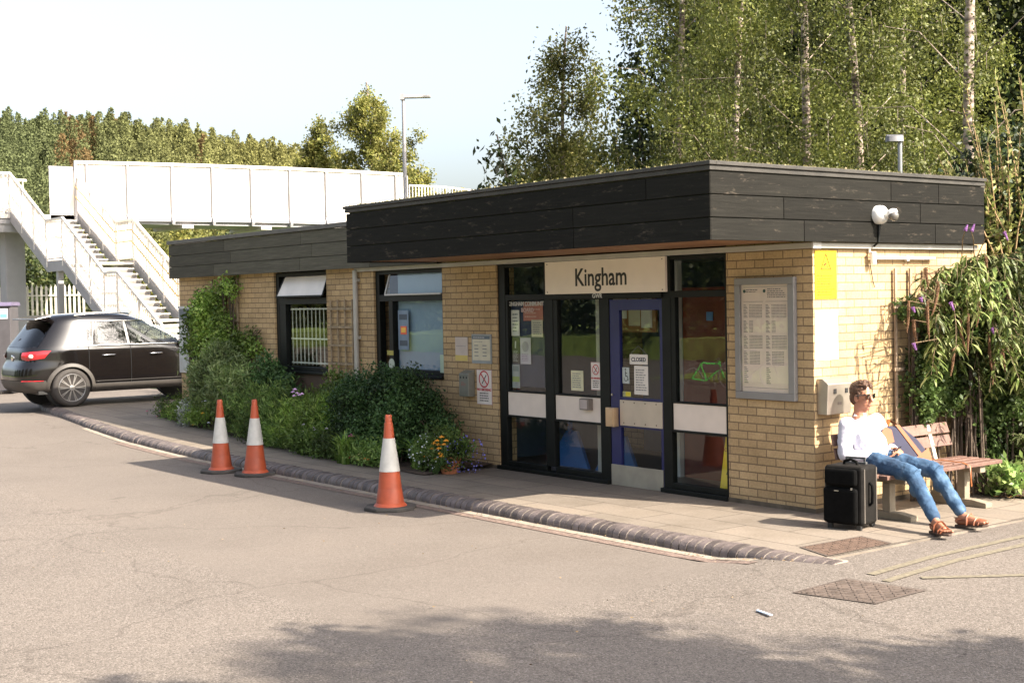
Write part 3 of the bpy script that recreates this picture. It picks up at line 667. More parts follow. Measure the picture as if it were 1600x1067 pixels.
# small notices on the brick pier left of the entrance
t, b, d = board('notice', 'small pinkish white notice with a yellow lower band on the brick left of the entrance', 'sign', 'F', -5.43, -5.178, 1.215, 1.497, M('pink_white_sheet', (0.5, 0.42, 0.38), 0.5), 0.001, 0.008)
slab('F', -5.428, -5.18, 1.218, 1.284, 0.009, 0.011).build('band', M('yellow_band', (0.55, 0.42, 0.12), 0.5), t)
m = MB(); bars(m, 'F', -5.41, -5.2, 1.40, 1.385, 0.0105, 1, 3); m.build('print', grey_ink, t)
t, b, d = board('opening_hours_sign', 'cream ticket office hours board with a dark blue heading', 'sign', 'F', -5.088, -4.708, 1.195, 1.535, M('hours_frame', (0.26, 0.28, 0.29), 0.5), 0.001, 0.014)
slab('F', -5.068, -4.728, 1.232, 1.52, 0.015, 0.018).build('poster', M('cream_sheet', (0.55, 0.5, 0.38), 0.5), t)
slab('F', -5.068, -4.728, 1.478, 1.518, 0.0185, 0.020).build('heading', M('slate_heading', (0.09, 0.12, 0.15), 0.5), t)
m = MB(); bars(m, 'F', -5.03, -4.86, 1.455, 1.44, 0.0195, 1, 4)
for i, z in enumerate((1.405, 1.365, 1.325, 1.285)): P_(m, 'F', -5.03, -4.95, z - .006, z + .006, 0.0195); P_(m, 'F', -4.87, -4.79, z - .006, z + .006, 0.0195)
m.build('print', grey_ink, t)
m = MB(); bars(m, 'F', -5.05, -4.76, 1.505, 1.49, 0.021, 1, 5); m.build('print', paper_m, t)
def nosmoke(u0, u1, v0, v1, d, side='F', label='', group=None):
    t, b, d2 = board('no_smoking_sign', label, 'sign', side, u0, u1, v0, v1, M('pinkish_sign_edge', (0.46, 0.27, 0.25), 0.5), d, 0.004)
    W_ = u1 - u0; H_ = v1 - v0; cx = (u0 + u1) / 2
    slab(side, u0 + .006, u1 - .006, v0 + .006, v1 - .006, d + .0045, d + .006).build('face', M('sign_white', (0.66, 0.6, 0.56), 0.5), t)
    d3 = d + .0075; cz = v1 - H_ * 0.27; R = W_ * 0.34; m = MB(); n = 28
    for i in range(n):
        a = 2 * pi * i / n; b_ = 2 * pi * (i + 1) / n; r0 = R * 0.83
        m.quad(*[(cx + r * cos(q), -d3, cz + r * sin(q)) for r, q in ((r0, a), (R, a), (R, b_), (r0, b_))])
    m.quad(*[(cx + x, -d3 - .0006, cz + z) for x, z in ((-R * .68, R * .56), (-R * .56, R * .68), (R * .68, -R * .56), (R * .56, -R * .68))])
    m.build('symbol', red_ink, t)
    m = MB(); m.quad(*[(cx + x, -d3 - .0003, cz + z) for x, z in ((-R * .45, -R * .5), (-R * .35, -R * .6), (R * .5, R * .45), (R * .4, R * .55))])
    bars(m, side, u0 + W_ * .2, u1 - W_ * .2, v0 + H_ * .36, v0 + H_ * .08, d3, 4, 8, ragged=0.2, hh=H_ * .028); m.build('print', ink_m, t)
    text('lettering', 'NO SMOKING', W_ * 0.145, red_ink, t, (cx, -d3, v0 + H_ * .425), bold=0.0006)
nosmoke(-5.014, -4.72, 0.72, 1.125, 0.001, label='white no smoking sign with red circle on the brick beside the ash bin')
nosmoke(-3.035, -2.874, 0.962, 1.258, -0.048, label='narrow no smoking sticker on the glass next to the entrance door')
def ashbin(side, label, loc):
    if side == 'F':
        t = thing('ash_bin', label, 'ash bin', (-5.15, -0.06, 0.80)); m = MB()
        m.prism([(0, 0.0), (0.095, 0.0), (0.095, 0.27), (0.0, 0.31)], -5.245, -5.055, lambda u, v, d_: (d_, -0.002 - u, 0.806 + v)); m.build('body', M('grey_green_enamel', (0.20, 0.20, 0.17), 0.45, 0.2), t, bevel=0.006)
        m = MB()
        for i in range(3): m.lathe([(0.013, 0), (0.013, 0.001)], (-5.21 + i * 0.06, -0.098, 1.03), 10, rotm(pi / 2))
        m.split('hole', ink_m, t); m = MB(); bars(m, 'F', -5.2, -5.1, 0.98, 0.93, 0.0985, 3, 2); m.build('print', M('dull_red_print', (0.3, 0.12, 0.1), 0.6), t)
    else:
        t = thing('ash_bin', label, 'ash bin', (0.06, 0.22, 0.88)); m = MB()
        m.prism([(0, 0), (0.11, 0.0), (0.125, 0.27), (0.06, 0.315), (0.0, 0.315)], 0.035, 0.36, lambda u, v, d_: (0.002 + u, d_, 0.87 + v)); m.build('body', M('satin_steel_bin', (0.42, 0.37, 0.32), 0.38, 0.75, var=0.12), t, bevel=0.006)
        m = MB()
        for y in (0.13, 0.285): m.cbox((0.126, y, 1.075), (0.006, 0.035, 0.042))
        m.split('hole', ink_m, t)
        m = MB(); m.cbox((0.118, 0.20, 0.965), (0.006, 0.05, 0.025)); m.build('label_plate', M('worn_label', (0.25, 0.2, 0.17), 0.5), t)
ashbin('F', 'small grey green wall ash bin beside the no smoking sign', None)
ashbin('S', 'brushed steel ash bin on the sunlit brick wall above the man', None)
# yellow camera warning sign and white sheet on the sunlit wall
t, b, d = board('warning_sign', 'bright yellow camera warning sign high on the sunlit brick corner', 'sign', 'S', 0.026, 0.317, 1.885, 2.312, M('bright_yellow', (0.85, 0.55, 0.01), 0.4, var=0.03), 0.001, 0.006)
m = MB(); cy, cz = 0.17, 2.20; tri = [(-0.065, -0.055), (0.065, -0.055), (0, 0.08)]
for i in range(3):
    a = Vector(tri[i]); c = Vector(tri[(i + 1) % 3]); m.bar((d, cy + a.x, cz + a.y), (d + .001, cy + c.x, cz + c.y), 0.011, 0.001, (1, 0, 0))
m.cbox((d, cy - 0.01, cz - 0.012), (0.001, 0.045, 0.018), rotm(0.5)); m.cbox((d, cy + 0.025, cz - 0.03), (0.001, 0.02, 0.012), rotm(0.5))
m.build('symbol', M('warning_ink', (0.12, 0.03, 0.0), 0.5), t)
m = MB(); bars(m, 'S', 0.05, 0.29, 2.10, 1.91, d + .001, 8, 12, ragged=0.3, hh=0.010); m.build('print', M('faint_sign_print', (0.22, 0.09, 0.0), 0.5), t)
t, b, d = board('notice', 'plain sun bleached white notice below the yellow sign on the corner', 'sign', 'S', 0.02, 0.325, 1.345, 1.78, M('bleached_sheet', (0.8, 0.79, 0.77), 0.5), 0.001, 0.005)
m = MB(); bars(m, 'S', 0.05, 0.3, 1.60, 1.57, d, 1, 2); m.build('print', M('ghost_print', (0.6, 0.59, 0.57), 0.5), t)
# security camera dome on the roof edge
t = thing('security_camera', 'white dome security camera on the black roof edge boards', 'security camera', (0.1, 0.78, 2.63))
m = MB(); R = rotm(0, pi / 2, 0); m.lathe([(0.085, 0), (0.085, 0.03), (0.078, 0.06), (0.05, 0.085)], (0.101, 0.78, 2.63), 22, R); m.build('housing', white_m, t, smooth=40)
m = MB(); m.lathe([(0.034, 0.06), (0.036, 0.11), (0.04, 0.12)], (0.101, 0.80, 2.63), 16, R); m.build('bracket', white_m, t, smooth=40)
m = MB(); m.ell((0.245, 0.815, 2.615), (0.05, 0.05, 0.05)); m.build('dome', M('smoked_dome', (0.12, 0.11, 0.10), 0.12, 0, coat=1), t, smooth=180)
m = MB(); m.lathe([(0.054, 0), (0.054, 0.03), (0.035, 0.045)], (0.235, 0.815, 2.625), 18, rotm(0, -0.5, 0)); m.build('collar', white_m, t, smooth=40)
# posters on the inside of the left pane
pg = 'posters on the community board'
def poster(name, label, x0, x1, z0, z1, mat, yy=0.062, prt=None, rows_=6, group=None, seed=0, v=(0.9, 0.12), hh=None):
    t, b, d = board(name, label, 'poster', 'F', x0, x1, z0, z1, mat, -yy - 0.002, 0.002, group, 'sheet', 0)
    if prt: 
        m = MB(); H_ = z1 - z0; bars(m, 'F', x0 + .025, x1 - .02, z0 + H_ * v[0], z0 + H_ * v[1], d, rows_, seed, hh); m.build('print', prt, t)
    return t, d
m = MB(); m.box(-4.43, -3.785, 0.075, 0.085, 0.95, 1.91)
bt = thing('community_board', 'dark blue notice board behind the left pane headed in white capitals', 'notice board', (-4.1, 0.08, 0.9)); m.build('panel', M('navy_board', (0.018, 0.025, 0.06), 0.6), bt)
text('lettering', 'KINGHAM COMMUNITY', 0.066, M('board_lettering', (0.55, 0.53, 0.5), 0.5), bt, (-4.11, 0.046, 1.878), bold=0.0012, sx=0.95)
text('lettering', 'BOARD', 0.066, M('board_lettering2', (0.55, 0.40, 0.36), 0.5), bt, (-4.10, 0.046, 1.808), bold=0.0012)
poster('poster', 'plain white sheet under the capitals at the left of the community board', -4.42, -4.27, 1.52, 1.81, paper_m, prt=grey_ink, seed=1)
poster('poster', 'salmon red poster at the top of the community board', -4.20, -3.85, 1.69, 1.90, M('salmon_sheet', (0.42, 0.14, 0.10), 0.5), 0.066, prt=M('pink_print', (0.55, 0.3, 0.25), 0.5), rows_=4, seed=2)
poster('poster', 'cream poster with a green foot overlapping the red one', -4.05, -3.85, 1.51, 1.70, M('cream_sheet2', (0.55, 0.47, 0.36), 0.5), 0.06, prt=grey_ink, seed=3)
t, d = poster('poster', 'black poster with a white figure on the community board', -4.42, -4.28, 1.215, 1.50, M('black_sheet', (0.02, 0.025, 0.02), 0.5), prt=M('white_print', (0.5, 0.5, 0.48), 0.5), rows_=9, seed=4, v=(0.5, 0.05), hh=0.005)
m = MB(); m.bar((-4.345, -d, 1.46), (-4.35, -d, 1.38), 0.022, 0.001, (0, 1, 0)); m.build('symbol', MATS['white_print'], t)
t, d = poster('poster', 'pale lilac poster with a round picture beside the black one', -4.26, -4.07, 1.205, 1.50, M('lilac_sheet', (0.50, 0.44, 0.50), 0.5), 0.06, prt=M('mauve_print', (0.25, 0.16, 0.25), 0.5), rows_=5, seed=5, v=(0.4, 0.1))
m = MB(); m.lathe([(0.06, 0), (0.06, 0.0008)], (-4.165, -d, 1.40), 20, rotm(pi / 2)); m.build('picture', M('mauve_picture', (0.33, 0.28, 0.34), 0.5), t)
t, d = poster('poster', 'landscape photo poster low at the left of the community board', -4.42, -4.28, 0.93, 1.195, M('misty_sheet', (0.30, 0.33, 0.34), 0.5), seed=6)
slab('F', -4.415, -4.285, 1.0, 1.06, d, d + .001).build('picture', M('green_picture', (0.25, 0.32, 0.08), 0.5), t); slab('F', -4.40, -4.30, 1.12, 1.18, d, d + .001).build('picture', M('grey_picture', (0.16, 0.2, 0.2), 0.5), t)
# second bay: noticeboard inside and sticker
t, b, d = board('notice_board', 'wood framed notice board with pinned papers inside the second bay', 'notice board', 'F', -3.50, -2.75, 1.55, 2.1, M('orange_brown_wood', (0.28, 0.12, 0.04), 0.5), -0.75, 0.03)
for i, (x0_, x1_, z0_, z1_) in enumerate(((-3.42, -3.2, 1.7, 1.99), (-3.17, -2.99, 1.62, 1.86), (-2.97, -2.8, 1.6, 1.99), (-3.17, -2.99, 1.88, 2.05))):
    slab('F', x0_, x1_, z0_, z1_, -0.718, -0.716).build('paper', (paper_m, M('warm_paper', (0.6, 0.52, 0.36), 0.5))[i % 2], t)
t, d = poster('poster', 'cream leaflet stuck low on the glass left of the no smoking sticker', -3.367, -3.165, 0.945, 1.16, M('cream_leaflet', (0.60, 0.57, 0.38), 0.5), 0.048, prt=grey_ink, rows_=7, seed=9)
t = thing('metal_post', 'pale metal post standing inside behind the second bay of glass', 'post', (-3.3, 0.4, 0)); m = MB(); m.box(-3.33, -3.27, 0.38, 0.44, 0.03, 2.3); m.build('post', M('pale_post', (0.45, 0.42, 0.38), 0.5), t)
# door stickers
yy = 0.048
t, b, d = board('closed_sign', 'white CLOSED sign hanging on the glass of the entrance door', 'sign', 'F', -2.43, -2.165, 1.25, 1.352, paper_m, -yy, 0.003)
text('lettering', 'CLOSED', 0.058, M('navy_ink', (0.03, 0.04, 0.07), 0.5), t, (-2.297, -d, 1.298), bold=0.001)
m = MB(); m.tube([(-2.42, yy - .002, 1.35), (-2.30, yy - .004, 1.44), (-2.17, yy - .002, 1.35)], 0.002, 5); m.build('string', grey_ink, t)
poster('poster', 'white sheet of opening times below the CLOSED sign on the door', -2.37, -2.165, 0.945, 1.236, paper_m, yy, prt=grey_ink, rows_=9, seed=10)
t, b, d = board('wheelchair_sign', 'pale sticker with a wheelchair symbol on the door glass', 'sign', 'F', -2.545, -2.44, 1.05, 1.216, M('pale_blue_sheet', (0.42, 0.46, 0.45), 0.5), -yy, 0.002)
m = MB(); n = 20; cx, cz = -2.49, 1.105
for i in range(n - 5):
    a = 2 * pi * (i + 9) / n; b_ = 2 * pi * (i + 10) / n; m.quad(*[(cx + r * cos(q), -d, cz + r * sin(q)) for r, q in ((.024, a), (.031, a), (.031, b_), (.024, b_))])
m.lathe([(0.009, 0), (0.009, .0006)], (-2.497, -d, 1.195), 10, rotm(pi / 2))
for a, b_ in (((-2.497, 1.18), (-2.495, 1.125)), ((-2.495, 1.125), (-2.468, 1.125)), ((-2.468, 1.125), (-2.455, 1.085)), ((-2.496, 1.155), (-2.472, 1.155))): m.bar((a[0], -d, a[1]), (b_[0], -d, b_[1]), 0.008, 0.001, (0, 1, 0))
m.build('symbol', ink_m, t)
t, b, d = board('warning_sticker', 'small yellow and white warning sticker low on the door glass', 'sticker', 'F', -2.545, -2.42, 0.915, 0.97, M('olive_sheet', (0.38, 0.38, 0.2), 0.5), -yy, 0.002)
slab('F', -2.50, -2.425, 0.922, 0.965, d - yy * 0 - .001, d).build('band', M('sticker_yellow', (0.6, 0.5, 0.03), 0.5), t)
text('lettering', '!', 0.035, ink_m, t, (-2.525, -d, 0.943))
# wet floor sign standing inside the right bay
t = thing('wet_floor_sign', 'yellow folding wet floor sign standing inside behind the right bay', 'sign', (-1.15, 0.28, 0.03))
m = MB(); m.prism([(-0.14, 0), (0.14, 0), (0.11, 0.56), (0.08, 0.6), (-0.08, 0.6), (-0.11, 0.56)], 0, 0.012, lambda u, v, d_: (-1.17 + u, 0.16 + d_ + v * 0.12, 0.035 + v)); m.build('panel', M('floor_sign_yellow', (0.8, 0.55, 0.02), 0.4), t)
m = MB(); m.prism([(-0.14, 0), (0.14, 0), (0.11, 0.56), (0.08, 0.6), (-0.08, 0.6), (-0.11, 0.56)], 0, 0.012, lambda u, v, d_: (-1.17 + u, 0.42 + d_ - v * 0.12, 0.035 + v)); m.build('panel', MATS['floor_sign_yellow'], t)
text('lettering', 'CAUTION', 0.045, red_ink, t, (-1.17, 0.195, 0.45))
text('lettering', 'A', 0.17, M('floor_sign_ink', (0.25, 0.18, 0.02), 0.5), t, (-1.17, 0.172, 0.27), bold=0.003)
for i, (dx, lab) in enumerate(((0, 'blue sloping display panel inside the left bay seen through the low glass'), (0.82, 'blue sloping display panel inside the second bay seen through the low glass'))):
    t = thing('floor_panel', lab, 'panel', (-4.1 + dx, 0.7, 0)); m = MB(); m.prism([(-0.35, 0.03), (0.35, 0.03), (0.02, 0.42), (-0.16, 0.42)], 0.5, 0.54, lambda u, v, d_: (-4.0 + dx + u, d_ + (v * .3), v)); m.build('panel', M('ultramarine', (0.03, 0.12, 0.35), 0.5), t)
    m = MB(); m.box(-4.1 + dx, -4.06 + dx, 0.6, 0.64, 0.38, 0.75); m.build('post', MATS['ultramarine'], t)
# ---------------------------------------------------------------- windows
def window(label, x0, x1, z0, z1, zt0, zt1):
    t = thing('window', label, 'window', ((x0 + x1) / 2, 0.05, z0)); m = MB()
    fr(m, x0 + .002, x0 + .09, z0, z1, .03, .12); fr(m, x1 - .05, x1 - .002, z0, z1, .03, .12); fr(m, x0 + .09, x1 - .05, zt0, zt1, .03, .12); fr(m, x0 + .09, x1 - .05, z0, z0 + .06, .03, .12); fr(m, x0 + .09, x1 - .05, z1 - .05, z1, .03, .12)
    m.build('frame', black_m, t, bevel=0.004); m = MB(); m.box(x0 + .002, x1 - .002, -0.03, 0.03, z0 - 0.035, z0); m.build('sill', black_m, t, bevel=.004)
    return t
W2 = window('large window with a pale blue blind above the big green bush', -7.25, -5.69, 1.02, 2.33, 1.935, 2.02)
m = MB(); m.box(-6.95, -6.86, .035, .115, 1.08, 1.935); m.build('mullion', black_m, W2)
m = MB(); m.quad((-6.87, .08, 1.08), (-5.74, .08, 1.08), (-5.74, .08, 1.935), (-6.87, .08, 1.935)); m.build('pane', glass_m, W2)
m = MB(); zt, zb = 2.28, 2.02; m.quad((-7.0, .02, zb), (-5.74, .02, zb), (-5.74, .075, zt), (-7.0, .075, zt)); m.build('pane', glass_m, W2)
m = MB(); m.bar((-7.0, .015, zb), (-6.97, .075, zt), .015, .02); m.bar((-7.0, .015, zb), (-5.74, .015, zb), .02, .02); m.build('opening_frame', M('pale_frame', (0.5, 0.48, 0.46), 0.5), W2)
m = MB(); m.box(-6.86, -5.75, .125, .13, 1.0, 2.3); m.build('blind', M('pale_blue_blind', (0.24, 0.32, 0.43), 0.7, var=0.03), W2)
t, b, d = board('notice', 'grey blue notice with dark blocks behind the window above the bush', 'poster', 'F', -6.80, -6.56, 1.32, 1.82, M('blue_grey_sheet', (0.16, 0.22, 0.30), 0.5), -0.078, 0.002)
m = MB()
for z in (1.70, 1.37): P_(m, 'F', -6.77, -6.59, z, z + .07, d)
m.build('print', M('slate_print', (0.05, 0.07, 0.10), 0.5), t)
t, b, d = board('sticker', 'small red and yellow sticker on the window above the bush', 'sticker', 'F', -6.74, -6.60, 1.515, 1.62, M('orange_red_sticker', (0.75, 0.12, 0.06), 0.5), -0.073, 0.002)
slab('F', -6.72, -6.62, 1.54, 1.60, d - .001, d).build('print', M('sticker_gold', (0.85, 0.5, 0.08), 0.5), t)
t, b, d = board('sticker', 'small dirty yellow sticker on the left frame of the blue blind window', 'sticker', 'F', -7.0, -6.85, 1.25, 1.31, M('dull_yellow_sticker', (0.35, 0.3, 0.06), 0.5), -0.03, 0.002)
t = thing('sticker', 'round pale sticker at the bottom left of the blue blind window', 'sticker', (-6.9, 0.03, 1.14)); m = MB(); m.lathe([(0.068, 0), (0.068, .002)], (-6.90, .032, 1.14), 22, rotm(pi / 2)); m.build('disc', M('pale_green_disc', (0.42, 0.46, 0.38), 0.5), t)
t, b, d = board('notice', 'tall pale green sign at the right edge of the blue blind window', 'sign', 'F', -5.80, -5.71, 1.06, 1.28, M('pale_green_sheet', (0.38, 0.47, 0.36), 0.5), -0.025, 0.003)
W1 = window('window with a white bar grille and tilted top light behind the flower bed', -9.97, -8.46, 0.98, 2.37, 1.92, 2.01)
m = MB(); m.quad((-9.72, .08, 1.04), (-8.5, .08, 1.04), (-8.5, .08, 1.92), (-9.72, .08, 1.92)); m.build('pane', glass_m, W1)
m = MB(); m.box(-9.88, -9.70, .035, .115, 1.04, 1.92); m.build('mullion', black_m, W1)
m = MB(); 
for z in (1.08, 1.42, 1.84): m.box(-9.67, -8.50, .10, .108, z, z + .022)
for i in range(11): x = -9.65 + i * 0.112; m.box(x, x + .012, .110, .122, 1.06, 1.87)
m.build('grille', M('cream_grille', (0.6, 0.57, 0.5), 0.5), W1)
m = MB(); m.quad((-9.80, -.055, 2.03), (-8.50, -.055, 2.03), (-8.50, .05, 2.31), (-9.72, .05, 2.31)); m.build('pane', M('sky_reflection_paint', (0.68, 0.62, 0.56), 0.25, 0.0, var=0.10, scale=3), W1)  # opaque pale colour paints the sky reflection on this tilted pane
m = MB(); m.bar((-9.80, -.05, 2.03), (-8.50, -.05, 2.03), .025, .025); m.bar((-9.80, -.05, 2.03), (-9.72, .055, 2.32), .02, .02); m.bar((-8.49, -.05, 2.03), (-8.49, .055, 2.32), .02, .02); m.build('opening_frame', black_m, W1)
m = MB(); m.box(-9.05, -8.55, .5, .53, 1.0, 1.9); m.build('blind', M('inner_blind', (0.35, 0.33, 0.3), 0.7), W1)
# framed map at the far left end
t = thing('map_case', 'white framed map case at the far left end of the brick wall', 'notice board', (-13.0, 0, 0.84))
slab('F', -13.235, -12.64, 0.84, 1.92, 0.001, 0.04).build('frame', M('white_case', (0.5, 0.5, 0.5), 0.4), t, bevel=.005)
slab('F', -13.19, -12.68, 0.88, 1.68, 0.0405, 0.042).build('map', M('map_sheet', (0.42, 0.44, 0.44), 0.5, var=0.25, scale=9), t)
slab('F', -13.19, -12.68, 1.70, 1.88, 0.0405, 0.042).build('heading', M('map_heading', (0.10, 0.12, 0.14), 0.5), t)
# trellises
def trellis(label, x0, x1, z0, z1, nx, nz, side='F', wmat=wood_m):
    t = thing('trellis', label, 'trellis', ((x0 + x1) / 2, -0.03, z0) if side == 'F' else (0.03, (x0 + x1) / 2, z0)); m = MB(); f = (lambda u, v, d_: (u, -d_, v)) if side == 'F' else (lambda u, v, d_: (d_, u, v))
    for i in range(nx):
        u = x0 + (x1 - x0) * i / (nx - 1); m._add([f(a, b, c) for a in (u - .014, u + .014) for b in (z0, z1) for c in (.022, .040)], [(0, 1, 3, 2), (4, 6, 7, 5), (0, 4, 5, 1), (2, 3, 7, 6), (0, 2, 6, 4), (1, 5, 7, 3)])
    for i in range(nz):
        v = z0 + (z1 - z0) * (i + .3) / nz + .05; m._add([f(a, b, c) for a in (x0 - .05, x1 + .05) for b in (v - .014, v + .014) for c in (.0405, .058)], [(0, 1, 3, 2), (4, 6, 7, 5), (0, 4, 5, 1), (2, 3, 7, 6), (0, 2, 6, 4), (1, 5, 7, 3)])
    m.build('lattice', wmat, t); return t
trellis('square wooden trellis on the brick right of the barred window', -8.30, -7.74, 0.5, 1.97, 4, 6)
trellis('tall wooden trellis behind the climber near the far end of the wall', -11.95, -11.1, 0.3, 2.33, 3, 5)
# ================================================================ traffic cones
cone_o = M('faded_orange_plastic', (0.38, 0.072, 0.028), 0.5, var=0.22, scale=7, bump=0.1)
cone_w = M('dirty_reflective_white', (0.50, 0.49, 0.46), 0.45, var=0.1, scale=14)
rub = M('black_rubber_base', (0.055, 0.05, 0.045), 0.85, var=0.3, bump=0.3)
def cone(label, p, rz, H=0.93, tilt=0, grp='traffic cones in the road by the kerb'):
    t = thing('traffic_cone', label, 'traffic cone', p, grp, world=False, rz=rz); t.rotation_euler = (0, tilt, rz)
    m = MB(); o = [(r * cos(a), r * sin(a)) for k in range(8) for r, a in [(0.27, pi / 4 * k + pi / 8)]]
    m.prism(o, 0, 0.035, lambda u, v, d: (u * 0.95, v, d)); m.build('base', rub, t, bevel=0.008)
    k = H / 0.93
    m = MB(); m.lathe([(0.165 * k, 0.035), (0.155 * k, 0.05), (0.138 * k, 0.065), (0.119 * k, 0.20), (0.1175 * k, 0.203), (0.1165 * k, 0.207), (0.100 * k, 0.36 * k), (0.052 * k, 0.72 * k), (0.0415 * k, 0.85 * k), (0.036 * k, 0.855 * k), (0.034 * k, 0.92 * k), (0.028 * k, 0.93 * k)], n=28)
    b = m.build('body', cone_o, t, smooth=35)
    m = MB(); m.lathe([(0.1005 * k, 0.375 * k), (0.1035 * k, 0.376 * k), (0.0585 * k, 0.70 * k), (0.055 * k, 0.701 * k)], n=28); m.build('sleeve', cone_w, b, smooth=35)
    return t
def rp(px, py): 
    p = gp(px, py, -0.1); return (p.x, p.y, road_z(p.x, p.y) + 0.001)
cone('orange and white cone on the far left, behind the other of its pair', rp(346, 737), 0.3, 0.88)
cone('orange and white cone right of its pair, its base resting on the other', rp(399, 742), 1.0, 0.90, 0.012)
cone('tall orange and white cone standing alone in front of the flower bed', rp(610, 795), 0.1, 0.925)
# ================================================================ bench
bw = M('reddish_brown_timber', (0.145, 0.08, 0.06), 0.6, var=0.25, scale=16, bump=0.3, island=0.15)
bc = M('bench_concrete', (0.22, 0.185, 0.135), 0.9, var=0.2, bump=0.4)
t = thing('park_bench', 'long wooden slatted bench on concrete legs against the sunlit brick wall', 'bench', (0.5, 0.7, 0))
m = MB()
for x in (0.38, 0.50, 0.62, 0.74): m.box(x, x + 0.09, -0.08, 1.58, 0.375, 0.41)
m.build('seat', bw, t, bevel=0.006)
m = MB()
for z, dx in ((0.50, 0.02), (0.615, -0.01)): m.prism([(0.235 + dx, z), (0.265 + dx, z), (0.245 + dx - .02, z + .095), (0.215 + dx, z + .095)], -0.04, 1.62, lambda u, v, d: (u, d, v))
m.build('backrest', bw, t, bevel=0.005)
for y in (0.20, 1.28):
    m = MB(); m.box(0.56, 0.64, y, y + .08, 0.06, 0.31); m.box(0.30, 0.38, y, y + .08, 0.06, 0.31); m.box(0.30, 0.80, y + .001, y + .079, 0.31, 0.374); m.prism([(0.22, 0.0), (0.86, 0.0), (0.86, 0.045), (0.72, 0.065), (0.22, 0.065)], y - .01, y + .09, lambda u, v, d: (u, d, v))
    m.build('leg', bc, t, bevel=0.006)
    m = MB(); m.bar((0.32, y + .04, 0.33), (0.215, y + .04, 0.70), .045, .022); m.build('back_bracket', M('pale_bracket', (0.55, 0.5, 0.42), 0.5), t)
# ================================================================ suitcase
t = thing('suitcase', 'black upright wheeled suitcase standing in front of the brick corner', 'suitcase', (0.66, -0.34, 0), world=False, rz=radians(10))
sb = M('black_nylon', (0.003, 0.003, 0.003), 0.8, spec=0.08, var=0.4, scale=30, bump=0.25, bscale=250)
sb2 = M('worn_black_nylon', (0.009, 0.008, 0.007), 0.7, spec=0.15, var=0.3, scale=20, bump=0.2, bscale=250)
m = MB(); m.box(-0.175, 0.175, -0.13, 0.13, 0.035, 0.52); m.build('body', sb2, t, bevel=0.03, seg=3)
m = MB(); m.box(-0.16, 0.145, -0.185, -0.13, 0.05, 0.345); m.build('pocket', sb, t, bevel=0.03, seg=3)
m = MB(); m.box(-0.15, 0.14, -0.18, -0.13, 0.36, 0.50); m.build('pocket', sb, t, bevel=0.025, seg=3)
for x in (-0.178, 0.178):
    m = MB()
    for y in (-0.10, 0.10): m.tube([(x, y, 0.06), (x, y, 0.50)], 0.005, 6)
    m.build('piping', M('grey_piping', (0.16, 0.14, 0.12), 0.4), t)
m = MB(); m.tube([(0.18, -0.02, 0.20), (0.203, -0.02, 0.22), (0.207, -0.02, 0.30), (0.203, -0.02, 0.36), (0.18, -0.02, 0.385)], 0.012, 8); m.build('side_handle', sb, t, smooth=60)
m = MB(); m.tube([(-0.06, 0.0, 0.515), (-0.055, 0.0, 0.545), (0, 0, 0.56), (0.055, 0, 0.545), (0.06, 0, 0.515)], 0.012, 8); m.build('top_handle', sb, t, smooth=60)
m = MB(); m.box(-0.1, 0.1, 0.07, 0.10, 0.515, 0.535); m.box(-0.09, -0.075, 0.08, 0.09, 0.53, 0.56); m.box(0.075, 0.09, 0.08, 0.09, 0.53, 0.56); m.box(-0.09, 0.09, 0.078, 0.095, 0.558, 0.575); m.build('pull_handle', M('dark_grey_handle', (0.08, 0.08, 0.08), 0.4), t)
for x in (-0.13, 0.13):
    m = MB(); m.lathe([(0.03, -0.014), (0.034, 0), (0.03, 0.014)], (x, 0.11, 0.034), 16, rotm(0, pi / 2)); m.build('wheel', M('black_wheel', (0.02, 0.02, 0.02), 0.5), t)
    m = MB(); m.box(x - .02, x + .02, -0.12, -0.09, 0.0, 0.04); m.build('foot', M('black_wheel', (0.02, 0.02, 0.02), 0.5), t)
m = MB(); m.box(-0.05, -0.01, -0.189, -0.184, 0.318, 0.325); m.box(0.10, 0.112, -0.189, -0.182, 0.335, 0.352); m.build('zip_pull', steel_m, t)
# ================================================================ shoulder bag
bagm = M('navy_canvas', (0.018, 0.018, 0.042), 0.8, var=0.15, bump=0.2, bscale=200); tan = M('tan_leather', (0.20, 0.062, 0.014), 0.5, var=0.15)
t = thing('shoulder_bag', 'navy canvas bag with tan leather straps leaning on the bench back beside the man', 'bag', (0.42, 0.75, 0.41))
A0 = Vector((0.50, 0.50, 0.41)); 
def bagf(u, v, d):  # u along y, v up the slope leaning on the back, d thickness towards +x
    o = Vector((0.42, 0.52, 0.415)); e = Vector((-0.10, -0.06, 0.33)).normalized(); r = Vector((0.15, 1, 0.0)).normalized(); n = r.cross(e)
    return tuple(o + r * u + e * v + n * d)
out = [(-0.10, 0), (0.36, 0.0), (0.37, 0.06), (0.30, 0.20), (0.17, 0.33), (0.02, 0.345), (-0.08, 0.30), (-0.11, 0.1)]
m = MB(); m.prism(out, 0, 0.13, bagf); m.build('body', bagm, t, bevel=0.03, seg=3)
m = MB()
m.prism([(0.08, 0.344), (0.13, 0.34), (0.30, 0.0), (0.24, 0.0)], 0.131, 0.137, bagf); b1 = m.build('strap', tan, t)
m = MB(); m.prism([(-0.04, 0.335), (-0.10, 0.29), (-0.105, 0.17), (0.0, 0.19), (0.02, 0.30)], 0.131, 0.137, bagf); m.build('corner_patch', tan, t)
m = MB(); m.prism([(0.19, 0.02), (0.365, 0.02), (0.372, 0.075), (0.34, 0.10), (0.19, 0.035)], 0.131, 0.136, bagf); m.prism([(-0.1, -0.004), (0.36, -0.004), (0.36, 0.03), (-0.1, 0.02)], 0.1295, 0.1345, bagf); m.build('base_trim', tan, t)
